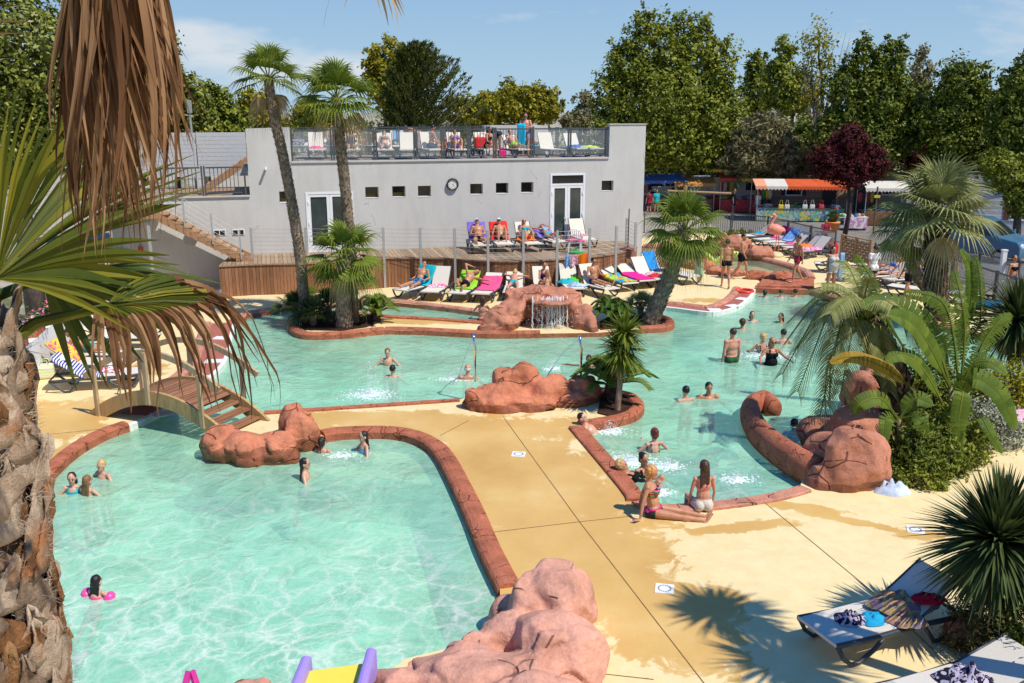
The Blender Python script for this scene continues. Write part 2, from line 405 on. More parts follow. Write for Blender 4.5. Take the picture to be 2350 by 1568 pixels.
W = [(-260, 1720), (-120, 1330), (100, 1105), (175, 1035), (243, 996), (295, 977), (345, 955), (400, 925), (450, 890), (493, 856), (520, 822), (533, 766), (540, 740), (570, 722), (655, 708),
     (760, 697), (883, 692), (1000, 704), (1092, 716), (1135, 724), (1128, 744), (1106, 740), (1000, 732), (907, 727), (850, 722), (760, 716), (690, 724), (662, 745), (690, 768),
     (783, 768), (883, 758), (983, 760), (1117, 767), (1240, 766), (1370, 764), (1470, 756), (1530, 752), (1546, 741), (1532, 729), (1492, 722), (1462, 712), (1468, 703), (1530, 705),
     (1622, 716), (1662, 713), (1700, 700), (1724, 680), (1733, 664), (1800, 668), (1862, 669), (1950, 695), (2070, 722), (2200, 760), (2400, 800), (2700, 840), (2800, 960), (2420, 905), (2330, 902),
     (2250, 892), (2150, 882), (2060, 868), (1985, 862), (1955, 900), (1960, 950), (1950, 985), (1880, 1010), (1850, 1060), (1842, 1095), (1836, 1119), (1765, 1138), (1648, 1155),
     (1570, 1162), (1510, 1164), (1478, 1150), (1457, 1118), (1336, 981), (1337, 978), (1400, 969), (1455, 955), (1476, 933), (1463, 913), (1437, 902), (1380, 893), (1250, 895), (1100, 902), (1053, 918),
     (783, 936), (607, 947), (570, 968), (500, 985), (485, 1020), (600, 1040), (700, 1020), (745, 1001), (783, 995), (883, 993), (943, 1003), (983, 1023), (1003, 1045), (1023, 1079),
     (1070, 1179), (1103, 1262), (1147, 1352), (1150, 1405), (1127, 1439), (1050, 1482), (930, 1512), (870, 1560), (870, 1610), (500, 1690)]
WP = [P(*p) for p in W]
K = [(1440, 566), (1475, 566), (1560, 570), (1640, 577), (1710, 587), (1765, 600), (1815, 614), (1845, 628), (1850, 640), (1780, 636), (1700, 621), (1640, 612), (1560, 603), (1500, 592), (1475, 585), (1440, 583)]
KP = [P(*p) for p in K]
# facade frame
FA = R(14.75); FC = V((5.33, 37.04, 0)); FN = V((math.sin(FA), -math.cos(FA), 0)); FX = V((math.cos(FA), math.sin(FA), 0))
def FL(x, y, out=0):                       # point on the facade plane (or `out` in front of it) in the building's own frame
    q = PP(x, y, FC + FN * out, FN); d = q - FC
    return V((d.dot(FX), -out, q.z))
def FW(x, y, z=0): return FC + FX * x - FN * y + V((0, 0, z))
FT = [(1560, 482), (1680, 488), (1763, 496), (1862, 518), (1919, 529), (1933, 541), (1995, 554), (2102, 573), (2190, 592), (2290, 622), (2420, 660), (2700, 720)]
FTP = [P(x, y, 1.15) for x, y in FT]
wall0, wall1 = P(36, 816, 1.0), P(267, 619, 1.0)
wdir = (wall1 - wall0).normalized(); wallN = wall0 - wdir * 14
outer = [(wallN.x, wallN.y), (wall1.x, wall1.y), tuple(FW(-19.9, 0)[:2]), tuple(FW(0.5, 1.5)[:2]), tuple(FW(.5, 6)[:2])] + [tuple(p[:2]) for p in FTP] + [(28, 16), (28, -6), (wallN.x, -6)]
struct(MB().poly(outer, 0, [WP, KP]).build('pool_deck', DECK))
def groundmat():
    s = N('sandy_ground'); g = s.n('ShaderNodeNewGeometry'); pos = g.outputs['Position']
    a = s.noise(pos, .09, 5, .7); b = s.noise(pos, 3, 6, .7)
    sand = s.ramp(b, [(.3, (.34, .29, .22)), (.7, (.46, .40, .31))]); gr = s.ramp(b, [(.3, (.08, .09, .03)), (.6, (.17, .17, .06)), (.8, (.32, .27, .14))])
    s.color(s.mix(s.ramp(a, [(.52, (0, 0, 0)), (.58, (1, 1, 1))]), sand, gr)); s.rough(.95); s.bump(b, .5, .03); return s.m
big = [(-900, -60), (900, -60), (900, 1500), (-900, 1500)]
struct(MB().poly(big, -.004, [outer]).build('ground', groundmat()))
ASPH = M('grey_asphalt', (.22, .2, .175), .9, .2, 2, .4, 60, .2)
rp = [P(*p) for p in [(1485, 480), (1560, 478), (1680, 540), (1800, 560), (1862, 572), (1925, 600), (2060, 612), (2200, 640), (2420, 700), (2900, 700), (2900, 480), (2100, 455), (1700, 436), (1485, 440)]]
struct(MB().poly([p[:2] for p in rp], .004).build('road', ASPH))
# basin
def floormat():
    s = N('pool_floor_paint'); g = s.n('ShaderNodeNewGeometry'); p = g.outputs['Position']
    s.color(s.ramp(s.noise(p, .35, 3), [(.35, (.40, .70, .52)), (.65, (.54, .80, .62))])); s.rough(.7); return s.m
FLOORM = floormat()
struct(MB().poly([(-30, -8), (32, -8), (32, 40), (-30, 40)], -1.3).build('pool_floor', FLOORM))
struct(MB().wall([p[:2] for p in WP], -.16, 0.0, True).build('pool_rim', TERRA))
struct(MB().wall([p[:2] for p in WP], -1.3, -.16, True).build('pool_wall', M('pool_wall_paint', (.33, .5, .38), .7, .2, 2)))
struct(MB().wall([p[:2] for p in KP], -.4, 0.0, True).build('paddling_pool_wall', TERRAP))
struct(MB().poly([p[:2] for p in KP], -.32).build('paddling_pool_floor', M('cream_floor', (.62, .58, .33), .7, .12, 1.5)))
CREAM = M('cream_ledge_paint', (.74, .70, .42), .7, .1, 2)
def ledge(pts, z, name='pool_ledge'):
    q = [P(*p) for p in pts]; b = MB().prism([p[:2] for p in q], -1.29, z); return struct(b.build(name, CREAM))
def orient(pts):
    a = sum(pts[i][0] * pts[(i + 1) % len(pts)][1] - pts[(i + 1) % len(pts)][0] * pts[i][1] for i in range(len(pts)))
    return pts if a > 0 else pts[::-1]
def ledgew(pts, z):
    q = orient([tuple(P(*p)[:2]) for p in pts]); return struct(MB().prism(q, -1.29, z).build('pool_ledge', CREAM))
ledgew([(742, 1003), (783, 996), (883, 994), (943, 1004), (983, 1024), (1000, 1044), (1012, 1075), (940, 1062), (860, 1052), (760, 1050), (700, 1030)], -.38)
ledgew([(1336, 981), (1400, 971), (1440, 990), (1400, 1000), (1440, 1050), (1500, 1100), (1560, 1150), (1500, 1162), (1478, 1150), (1457, 1118)], -.45)
ledgew([(1733, 665), (1800, 669), (1862, 671), (1900, 690), (1860, 700), (1760, 698), (1722, 684)], -.35)
# water
def watermat(name, tint, milk, amount, glint=1.0):
    s = N(name); g = s.n('ShaderNodeNewGeometry'); p = g.outputs['Position']; t = s.t
    t.nodes.remove(s.b)
    warp = s.n('ShaderNodeTexNoise'); warp.inputs['Scale'].default_value = .9; warp.inputs['Detail'].default_value = 3; s.l(p, warp.inputs['Vector'])
    pw = s.mix(.9, p, warp.outputs['Color'], 'ADD')
    h1 = s.noise(pw, 1.6, 5, .6, .4); h2 = s.noise(pw, 6.5, 4, .6, .3)
    hh = s.math('ADD', s.math('MULTIPLY', h1, 1.0), s.math('MULTIPLY', h2, .34))
    bp = s.n('ShaderNodeBump'); bp.inputs['Strength'].default_value = .42; bp.inputs['Distance'].default_value = .16; s.l(hh, bp.inputs['Height'])
    # caustic light painted into the surface colour as a bright net
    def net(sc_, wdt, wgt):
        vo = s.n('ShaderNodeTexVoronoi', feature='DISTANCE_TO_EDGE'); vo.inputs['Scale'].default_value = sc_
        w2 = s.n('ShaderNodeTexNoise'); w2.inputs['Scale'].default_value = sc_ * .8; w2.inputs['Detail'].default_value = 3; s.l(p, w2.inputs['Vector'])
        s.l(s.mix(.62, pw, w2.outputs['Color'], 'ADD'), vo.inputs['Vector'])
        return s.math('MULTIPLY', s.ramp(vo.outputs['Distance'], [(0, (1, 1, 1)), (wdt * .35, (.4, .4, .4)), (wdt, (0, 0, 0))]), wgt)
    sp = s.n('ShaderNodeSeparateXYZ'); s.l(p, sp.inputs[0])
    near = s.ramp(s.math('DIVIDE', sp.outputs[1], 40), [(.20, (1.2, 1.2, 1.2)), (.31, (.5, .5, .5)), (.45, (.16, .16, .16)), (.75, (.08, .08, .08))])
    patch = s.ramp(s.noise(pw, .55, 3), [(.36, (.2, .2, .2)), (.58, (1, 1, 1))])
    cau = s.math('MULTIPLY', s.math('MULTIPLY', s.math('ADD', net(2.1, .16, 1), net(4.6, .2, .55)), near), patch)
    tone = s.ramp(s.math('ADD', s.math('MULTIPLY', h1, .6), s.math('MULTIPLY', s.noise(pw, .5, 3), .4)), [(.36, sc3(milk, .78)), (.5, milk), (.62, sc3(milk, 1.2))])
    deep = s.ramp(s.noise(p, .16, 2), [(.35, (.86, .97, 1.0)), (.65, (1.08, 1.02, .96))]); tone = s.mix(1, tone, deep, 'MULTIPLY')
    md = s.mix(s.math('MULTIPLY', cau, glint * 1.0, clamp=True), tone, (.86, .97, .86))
    df = s.n('ShaderNodeBsdfDiffuse'); s.l(md, df.inputs['Color']); s.l(bp.outputs[0], df.inputs['Normal'])
    tr = s.n('ShaderNodeBsdfTransparent'); tr.inputs['Color'].default_value = (*tint, 1)
    m1 = s.n('ShaderNodeMixShader'); m1.inputs[0].default_value = amount; s.l(tr.outputs[0], m1.inputs[1]); s.l(df.outputs[0], m1.inputs[2])
    gl = s.n('ShaderNodeBsdfGlossy'); gl.inputs['Roughness'].default_value = .07; gl.inputs['Color'].default_value = (1, 1, 1, 1); s.l(bp.outputs[0], gl.inputs['Normal'])
    fr = s.n('ShaderNodeFresnel'); fr.inputs['IOR'].default_value = 1.33; s.l(bp.outputs[0], fr.inputs['Normal'])
    m2 = s.n('ShaderNodeMixShader'); s.l(fr.outputs[0], m2.inputs[0]); s.l(m1.outputs[0], m2.inputs[1]); s.l(gl.outputs[0], m2.inputs[2])
    s.l(m2.outputs[0], s.out.inputs[0]); return s.m
WZ = -.13
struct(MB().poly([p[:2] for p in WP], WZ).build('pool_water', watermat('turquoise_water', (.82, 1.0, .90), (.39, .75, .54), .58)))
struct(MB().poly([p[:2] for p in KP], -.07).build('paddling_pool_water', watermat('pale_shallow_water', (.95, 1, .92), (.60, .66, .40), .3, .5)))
# copings: runs of the outline
def run(i, j): return [W[k % len(W)] for k in range(i, j + 1)]
ROLL = [(.03, -.16), (.03, .01), (.0, .045), (-.06, .066), (-.15, .07), (-.22, .055), (-.265, .015), (-.265, -.02)]
FLATC = [(.03, -.16), (.03, .03), (.0, .05), (-.23, .055), (-.25, .04), (-.25, -.02)]
LIP = [(.02, -.16), (.02, -.0), (-.0, .012), (-.07, .012), (-.07, -.02)]
sgn = 1 if sum(WP[i].x * WP[(i + 1) % len(WP)].y - WP[(i + 1) % len(WP)].x * WP[i].y for i in range(len(WP))) > 0 else -1
def coping(pts, prof, mat, name='pool_coping', off=0.0, sm=4, sg=None):
    q = smooth_path([P(*p) for p in pts], sm); g = sg or sgn
    pr = [((o - off) * g, z) for o, z in prof]
    if g < 0: pr = pr[::-1]
    # joints every metre or so: break the sweep into stones with hairline gaps
    b = MB(); cur = [q[0]]; L = 0
    for i in range(1, len(q)):
        cur.append(q[i]); L += (q[i] - q[i - 1]).length
        if L > 1.15 and i < len(q) - 1:
            a = cur[:]; d = (a[-1] - a[-2]).normalized(); a[-1] = a[-1] - d * .012
            if len(a) > 1: b.sweep([tuple(p) for p in a], pr)
            cur = [q[i]]; L = 0
    if len(cur) > 1: b.sweep([tuple(p) for p in cur], pr)
    o = b.build(name, mat, smooth=False); return struct(o)
coping(run(0, 5), ROLL, TERRA, off=0)
coping(run(5, 12), LIP, M('white_lip', (.8, .8, .76), .6), 'pool_edge_lip')
RED = M('wet_red_paint', (.42, .13, .085), .45, .18, 5)
def band(pts, w0, w1, mat, name, z=.006):
    q = smooth_path([P(*p) for p in pts], 4); pr = [(-w0 * sgn, z), (-w1 * sgn, z), (-w1 * sgn, z - .03), (-w0 * sgn, z - .03)]
    return struct(MB().sweep([tuple(p) for p in q], pr if sgn > 0 else pr[::-1]).build(name, mat))
band(run(6, 12), .07, .72, RED, 'red_pool_edge')
coping(run(7, 12), ROLL, TERRAP, off=.70)
coping(run(12, 19), ROLL, TERRAP)
coping(run(20, 26), FLATC, TERRA)
coping(run(26, 33), ROLL, TERRA)
coping(run(35, 39), ROLL, TERRA)
coping(run(41, 47), LIP, MC['white_lip'], 'pool_edge_lip')
band(run(41, 47), .07, .55, RED, 'red_pool_edge')
coping(run(41, 47), ROLL, TERRAP, off=.52)
coping(run(47, 49), [(.03, -.3), (.03, .06), (-.8, .09), (-.8, -.02)], TERRA)
coping(run(49, 54), FLATC, TERRAP)
coping(run(68, 72), FLATC, TERRAP)
coping(run(72, 73), FLATC, TERRAP, sm=1)
coping([(1478, 1152), (1457, 1118), (1336, 981)], [(o * 1.15, z) for o, z in FLATC], TERRA, sm=3)
coping(run(76, 82), ROLL, TERRA)
coping(run(85, 87), [(o * .6, z * .9) for o, z in FLATC], TERRA)
iR = next(i for i, p in enumerate(W) if p == (745, 1001)); iE = next(i for i, p in enumerate(W) if p == (1147, 1352))
coping(run(iR, iE), [(o * 1.15, z) for o, z in ROLL], TERRA)
KR = [(o * 1.3, z * 1.6) for o, z in ROLL]
ksg = 1 if sum(KP[i].x * KP[(i + 1) % len(KP)].y - KP[(i + 1) % len(KP)].x * KP[i].y for i in range(len(KP))) > 0 else -1
coping(K[1:9], KR, TERRAP, 'paddling_pool_coping', sg=ksg)
# deck joints
JM = M('joint_brown', (.2, .12, .05), .9)  # dark brown of the joint lines themselves
for pts in [[(1155, 957), (1330, 1198), (1640, 1600)], [(1128, 1222), (1330, 1198), (1450, 1185)], [(1075, 966), (1010, 1000)], [(1757, 1156), (2010, 1365), (2150, 1500)], [(85, 1000), (235, 985)], [(100, 1075), (190, 1000)], [(1010, 660), (1012, 700)], [(1200, 1568), (1320, 1540), (1500, 1560)]]:
    b = MB(); q = [P(*p) for p in pts]
    for a, c in zip(q, q[1:]): b.bar(a + V((0, 0, .0005)), c + V((0, 0, .0005)), .013, .008)
    struct(b.build('deck_joint', JM))
# drain covers
def drain(c, rz, lab):
    t = thing('drain_cover', c, rz, lab, 'drain cover', 'square drain covers in the deck')
    MB().box((0, 0, .004), (.25, .25, .012)).build('plate', WHITE, t)
    b = MB()
    for k in range(22):
        a = k * 2 * math.pi / 22; b.box((.083 * math.cos(a), .083 * math.sin(a), .0115), (.022, .009, .004), a)
    b.build('slots', M('black_slot', (.02, .02, .02), .9), t)
drain(P(1190, 1043), R(-8), 'white square drain cover in the middle of the walkway')
drain(P(1525, 1352), R(-12), 'white square drain cover in the wet ochre deck beside the palm shadow')
drain(P(2101, 1217), R(-18), 'white square drain cover at the end of the thin wet trail')
WT = M('white_tile', (.8, .8, .78), .5)
def lid(c, rz, lab, grp):
    o = MB().box((0, 0, 0), (.42, .34, .02)).build('skimmer_lid', WT, loc=c, rz=rz); tag(o, lab, 'skimmer lid', grp)
for (x, y, rz, l) in [(508, 776, -.1, 'white skimmer lid farthest up the left red pool edge, under the dry frond'), (490, 829, .1, 'white skimmer lid on the red edge left of the bridge handrail'), (462, 868, .35, 'white skimmer lid on the red edge just above the bridge deck'), (372, 950, .6, 'white skimmer lid under the wooden bridge')]:
    lid(P(x, y, .012), rz, l, 'white skimmer lids on the red pool edge')
for (x, y, rz, l) in [(1702, 686, .9, 'white skimmer lid nearest the red ring on the far pool edge'), (1681, 702, .5, 'white skimmer lid at the bend of the far pool edge'), (1640, 711, .1, 'white skimmer lid left of the bend of the far pool edge')]:
    lid(P(x, y, .02), rz, l, 'white skimmer lids on the red pool edge')
# ------------------------------------------------------------------ rocks
def rock(name, label, blobs, mat, vox=.05, amp=.1, freq=1.6, seed=0, strata=.0, org=None):
    b = MB(); cs = []
    rr = random.Random(seed * 7 + 1)
    for (x, y, z, r) in blobs:
        c = P(x, y, 0); c.z = z * .82 - .04; cs.append(c); e = MB().ell((0, 0, 0), 1.0, None, 30, 20)
        pls = [(V((rr.gauss(0, 1), rr.gauss(0, 1), rr.gauss(0, .6))).normalized(), rr.uniform(.66, .9)) for _ in range(9)] + [(V((rr.gauss(0, .2), rr.gauss(0, .2), 1)).normalized(), rr.uniform(.72, .9))]
        out_ = []
        for p in e.v:
            p = V(p)
            for n_, d_ in pls:
                k_ = p.dot(n_) - d_
                if k_ > 0: p = p - n_ * (k_ * .93)
            out_.append(c + V((p.x * r[0] * 1.06, p.y * r[1] * 1.06, p.z * r[2])))
        b.add(out_, e.f)
    co, fs, nr = remesh(b, vox, 2, .5); out = []
    for p, n in zip(co, nr):
        q = V([float(a) for a in p]); nn = V([float(a) for a in n]); s_ = q * freq + V((seed, seed * 2, 0))
        d = noise.fractal(s_, 1.0, 2.0, 4) * amp
        cell = noise.voronoi(V((s_.x * .8, s_.y * .8, s_.z * 1.25)) + noise.noise_vector(s_ * .9) * .35)[0]
        crack = max(0, 1 - (cell[1] - cell[0]) * 9) * max(0, min(1, noise.noise(s_ * .6 + V((9, 3, 1))) * 4 + .7))
        d += (noise.cell(s_ * .9 + noise.noise_vector(s_ * .7) * .5) if 0 else (cell[0] - .35)) * -amp * .9
        d += -crack * crack * .055 + (noise.noise(s_ * .7) * .5 + .0) * amp
        d += noise.noise(q * 5.5) * .018 + (abs(noise.noise(q * 2.6)) - .25) * -.05
        if strata: d += strata * (abs(math.sin(q.z * 9 + noise.noise(q * 1.1) * 2.5)) ** .35 - .6)
        out.append(tuple(q + nn * d))
    o0 = cs[0].copy() if org is None else org; o0.z = 0
    m2 = MB(); m2.v = out; m2.f = fs
    o = m2.build(name, mat, smooth=True, org=o0, loc=o0); return tag(o, label, 'rock')
rock('artificial_rock', 'low red artificial rock standing in the water at the foot of the bridge', [(515, 1032, .12, (.44, .42, .55)), (570, 1042, .05, (.5, .36, .45)), (630, 1040, .08, (.5, .34, .45)), (695, 1012, .22, (.36, .42, .62)), (676, 1000, .3, (.28, .3, .5))], REDROCK, .045, .07, 2.0, 3)
rock('artificial_rock', 'stacked red artificial rock with a small hollow in the middle of the walkway', [(1105, 935, .15, (.46, .4, .42)), (1175, 922, .5, (.55, .36, .42)), (1150, 928, .3, (.6, .4, .4)), (1210, 918, .62, (.36, .34, .45)), (1265, 925, .3, (.5, .42, .5)), (1340, 915, .22, (.42, .42, .48)), (1180, 938, .05, (.95, .4, .35)), (1300, 925, .05, (.75, .35, .35))], REDROCK, .045, .075, 1.9, 11, .025)
rock('waterfall_rock', 'tall brown artificial rock arch with water falling over its lip', [(1150, 752, .1, (.58, .5, .62)), (1178, 748, .5, (.5, .45, .55)), (1215, 738, 1.12, (.75, .5, .27)), (1280, 740, 1.08, (.75, .5, .22)), (1338, 750, .25, (.42, .45, .62)), (1310, 742, .75, (.42, .4, .4)), (1250, 738, .5, (1.15, .4, .8)), (1250, 732, .2, (1.3, .5, .8)), (1357, 755, .05, (.3, .4, .5)), (1125, 758, -.1, (.4, .4, .35)), (1268, 752, 1.0, (.62, .42, .1))], BROWNROCK, .055, .08, 1.7, 5)
rock('artificial_rock', 'big smooth pink-brown rock at the right end of the jacuzzi pool', [(1955, 1110, .42, (.62, .48, .8)), (1900, 1080, .3, (.5, .5, .62)), (1965, 1040, .42, (.6, .55, .66)), (1885, 1110, .05, (.36, .3, .5))], BROWNROCK, .045, .07, 1.1, 23)
rock('artificial_rock', 'shaded flat-topped rock behind the curved wall at the end of the jacuzzi pool', [(1905, 1010, .15, (.6, .5, .5)), (1985, 990, .25, (.7, .6, .45)), (1870, 1040, .0, (.35, .35, .35))], BROWNROCK, .05, .07, 1.7, 31)
rock('artificial_rock', 'tall shaded rock at the foot of the leaning feather palm', [(1985, 950, .4, (.5, .5, .75)), (2000, 930, .9, (.35, .4, .6)), (2060, 935, .3, (.7, .6, .6))], BROWNROCK, .05, .08, 1.7, 41)
rock('foreground_rock', 'huge pink artificial rock in the foreground at the corner of the pool', [(1285, 1425, .34, (.5, .58, .66)), (1215, 1440, .25, (.36, .45, .6)), (1265, 1540, .25, (.66, .6, .52)), (1120, 1600, .2, (.85, .48, .46)), (960, 1600, .1, (.62, .36, .36)), (1240, 1680, .2, (.7, .55, .5)), (1180, 1425, .1, (.3, .3, .36)), (1090, 1530, .12, (.42, .34, .42)), (1010, 1560, .1, (.5, .3, .38)), (1160, 1490, .15, (.35, .4, .45))], PINKROCK, .035, .085, .95, 2)
rock('foreground_rock', 'flat pink rock at the bottom edge between the two slides', [(575, 1625, .0, (.36, .34, .36)), (520, 1660, .0, (.3, .3, .3)), (640, 1650, .0, (.3, .3, .3))], PINKROCK, .04, .06, 1.8, 9)
rock('artificial_rock', 'rounded red rock group at the far side of the paddling pool', [(1680, 582, .35, (.9, .5, .6)), (1740, 592, .25, (.75, .45, .45)), (1655, 578, .5, (.4, .4, .6))], BROWNROCK, .06, .07, 1.5, 51)
rock('artificial_rock', 'long low red rock on the near side of the paddling pool', [(1575, 612, .12, (.6, .4, .3)), (1610, 618, .15, (.6, .4, .3)), (1650, 628, .12, (.6, .4, .28)), (1680, 632, .1, (.5, .35, .25))], REDROCK, .06, .06, 1.5, 61)
rock('artificial_rock', 'flat red rock beside the paddling pool steps', [(1740, 640, .12, (.6, .35, .32)), (1785, 645, .15, (.7, .35, .32)), (1825, 650, .05, (.6, .3, .25))], TERRA, .06, .05, 1.6, 71)
rock('artificial_rock', 'low pink rock beside the left end of the paddling pool', [(1490, 606, .08, (.8, .5, .25)), (1530, 610, .06, (.7, .45, .22))], BROWNROCK, .06, .05, 1.6, 81)
rock('artificial_rock', 'small round red rock standing inside the paddling pool', [(1575, 590, .0, (.55, .4, .3))], BROWNROCK, .06, .04, 1.6, 91)
b = MB(); q = smooth_path([P(1775, 940, .02), P(1752, 922, .04), P(1722, 940, .06), P(1735, 985, .08), P(1775, 1025, .1), P(1825, 1060, .12), P(1875, 1090, .1)], 5)
b.tube(q, [.19 + .05 * i / len(q) for i in range(len(q))], 14, sq=1.35)
o = b.build('curved_pool_wall', TERRA, smooth=True); tag(o, 'low red hook-shaped wall curving out into the water', 'low wall')
b = MB(); q = [P(*p) for p in [(1733, 668), (1862, 672), (1862, 655), (1745, 650)]]
struct(MB().prism(orient([tuple(p[:2]) for p in [P(1740, 664), P(1868, 666), P(1868, 648), P(1752, 640)]]), -.1, .12).build('pool_step', TERRA))
# waterfall
wf = thing('waterfall', P(1262, 762, WZ), 0, 'thin white curtain of water falling from the rock arch', 'waterfall')
fallm = N('falling_water'); fallm.b.inputs['Base Color'].default_value = (.9, .93, .93, 1); fallm.rough(.2); fallm.b.inputs['Alpha'].default_value = .75; fallm = fallm.m
b = MB(); c0 = P(1262, 762, 0)
for k in range(46):
    x = rnd.gauss(0, .4); x = max(-.52, min(.5, x)); y = rnd.uniform(-.1, .06); z = .95; pts = []; top = z + rnd.uniform(-.05, .02); bot = WZ + rnd.uniform(0, .5) * (rnd.random() < .5)
    zz = top
    while zz > bot:
        s_ = (top - zz); pts.append((x + rnd.uniform(-.012, .012) * (1 + s_ * 2), y - .10 * math.sqrt(max(s_, 0)), zz - WZ)); zz -= .07
    if len(pts) > 2: b.tube(pts, [rnd.uniform(.004, .013) for _ in pts], 5)
b.build('water_curtain', fallm, wf, True)
b = MB()
for k in range(420):
    z = rnd.uniform(0, 1.05); x = rnd.gauss(0, .34) * (1 + (1.1 - z) * .35); b.ell((x, rnd.uniform(-.3, .0), z), rnd.uniform(.005, .012), None, 5, 4)
b.build('water_drops', fallm, wf)
FOAM = N('white_foam'); FOAM.color((.88, .94, .92)); FOAM.rough(.5); FOAM.b.inputs['Alpha'].default_value = .8; FOAM = FOAM.m
def splash(x, y, rx, ry, n, h, label, name='splash', seed=0, rz=0):
    r_ = random.Random(seed + 99); c = P(x, y, WZ); b = MB()
    for k in range(int(n * 1.9)):
        a = r_.uniform(0, 6.283); q = abs(r_.gauss(0, .5)); q = min(q, 1.5); px, py = math.cos(a) * q * rx, math.sin(a) * q * ry
        s_ = r_.uniform(.004, .019) * (1.2 - q * .6); up = r_.random() ** 3 * h * (1.2 - q * .6)
        if up < .03: b.ell((px, py, .0), (s_ * 2.2, s_ * 1.6, s_ * .35), Matrix.Rotation(r_.uniform(0, 3), 3, 'Z'), 6, 4)
        else: b.ell((px, py, up), s_ * .42, None, 5, 4)
    o = b.build(name, FOAM, loc=c, rz=rz); return tag(o, label, 'splash', 'splashes of white water', 'stuff')
for a in [(1262, 768, .9, .35, 500, .3, 'white foam under the waterfall'), (850, 905, .75, .6, 900, .7, 'big splash round the dark head of the diving swimmer'), (1052, 870, .7, .25, 420, .25, 'white splash left of the bald man under the jet'),
          (1268, 846, .28, .3, 280, .25, 'small splash where the right water jet lands'), (1400, 990, .5, .35, 320, .2, 'bubbles by the boy floating in the jacuzzi corner'), (1440, 1060, .75, .5, 700, .15, 'wide white bubbles in the middle of the jacuzzi'),
          (1530, 1070, .5, .35, 300, .15, 'bubbles to the right of the red-haired woman'), (1510, 1130, .35, .25, 260, .12, 'bubbles behind the curly-haired woman'), (1760, 815, 1.1, .7, 900, .5, 'large splash round the two women by the feather palm'),
          (1690, 1100, .5, .3, 200, .15, 'ripples and drops left by the swimmer below the surface'), (785, 1045, .5, .3, 120, .08, 'small drops around the wading girls')]:
    splash(*a, seed=int(a[0]))

MULCH = M('dark_bark_mulch', (.07, .035, .022), .95, .5, 12, 1, 40, .1, dist=.04)
for pts, nm in [([(672, 738), (700, 758), (783, 760), (840, 752), (868, 742), (850, 728), (770, 722), (705, 728)], 'a'), ([(1378, 758), (1460, 750), (1520, 744), (1530, 738), (1515, 731), (1480, 726), (1400, 728), (1376, 740)], 'b'), ([(1372, 950), (1400, 957), (1445, 944), (1462, 930), (1452, 917), (1425, 908), (1380, 905)], 'c')]:
    struct(MB().prism(orient([tuple(P(*p)[:2]) for p in pts]), -.02, .035).build('planter_soil', MULCH))
# ================================================================== BUILDING (own frame: x along the facade, y into the building)
bld = thing('pool_building', FC, FA, 'long flat-roofed grey building with a fenced sun terrace on its roof', 'building')
ZT, ZL, ZM = 5.70, 4.39, 3.22
XP, XQ, XE, XM = -1.53, -13.8, -15.33, -18.35
def rect(x0, z0, x1, z1): return [(x0, z0), (x1, z0), (x1, z1), (x0, z1)]
def rpx(x0, y0, x1, y1):
    a, b_ = FL(x0, y0), FL(x1, y1); return (min(a.x, b_.x), min(a.z, b_.z), max(a.x, b_.x), max(a.z, b_.z))
wins = [rpx(640, 440, 656, 466), rpx(838, 432, 867, 455), rpx(900, 430, 928, 453), rpx(959, 429, 987, 452), rpx(1079, 426, 1106, 447), rpx(1138, 423, 1165, 445), rpx(1196, 422, 1222, 443), rpx(1381, 418, 1405, 439)]
wins = [(x0, z0, x0 + .5, z0 + .42) for x0, z0, x1, z1 in wins]
d1 = FL(1263, 399), FL(1343, 398); dR = (d1[0].x, 1.1, d1[1].x, 3.84)
dL_ = FL(700, 438), FL(809, 437); dL = (dL_[0].x, 1.1, dL_[1].x, 3.32)
face = [(0, -.3), (0, ZT), (XP, ZT), (XP, ZL), (XQ, ZL), (XQ, ZT - .04), (XE, ZT - .08), (XE, ZM), (XM, ZM), (XM, 2.7), (-20.2, 2.7), (-20.2, -.3)]
holes = [rect(*w_) for w_ in wins + [dR, dL]]
mb = MB().poly(face, 0, holes); mb.v = [(x, 0, y) for x, y, z in mb.v]
for (x0, z0, x1, z1) in wins + [dR, dL]:
    dp = .24 if (x0, z0, x1, z1) in wins else .1
    c = [(x0, z0), (x1, z0), (x1, z1), (x0, z1)]
    for i in range(4):
        a, e = c[i], c[(i + 1) % 4]; mb.add([(a[0], 0, a[1]), (e[0], 0, e[1]), (e[0], dp, e[1]), (a[0], dp, a[1])], [(0, 1, 2, 3)])
# pier tops, ends, roof deck edge
mb.box(((XP) / 2, .14, ZT - .001 - .1), (-XP - .004, .27, .2)); mb.box(((XQ + XE) / 2, .14, ZT - .2), (XQ - XE - .004, .27, .2))
mb.box((XP + .012, .14, (ZT + ZL) / 2 - .05), (.02, .27, ZT - ZL - .12)); mb.box((XQ - .012, .14, (ZT + ZL) / 2 - .08), (.02, .27, ZT - ZL - .2)); mb.box((XP / 2, .27, 5), (-XP, .02, 1.3)); mb.box(((XQ + XE) / 2, .27, 5), (1.5, .02, 1.2))
mb.add([(0, 0, -.3), (0, 7.5, -.3), (0, 7.5, ZL - .1), (0, .27, ZL - .1), (0, .27, ZT), (0, 0, ZT)], [(0, 1, 2, 3, 4, 5)])
mb.add([(XE, 0, ZM), (XE, 7.5, ZM), (XE, 7.5, ZL), (XE, .27, ZL), (XE, .27, ZT - .08), (XE, 0, ZT - .08)], [(5, 4, 3, 2, 1, 0)])
mb.add([(-20.2, 0, -.3), (-20.2, 0, 2.7), (-20.2, 5, 2.7), (-20.2, 5, -.3)], [(0, 1, 2, 3)])
mb.build('wall', GREYW, bld)
MB().box((XP / 2, .13, ZT + .015), (-XP + .06, .33, .03)).build('coping', SILL, bld)
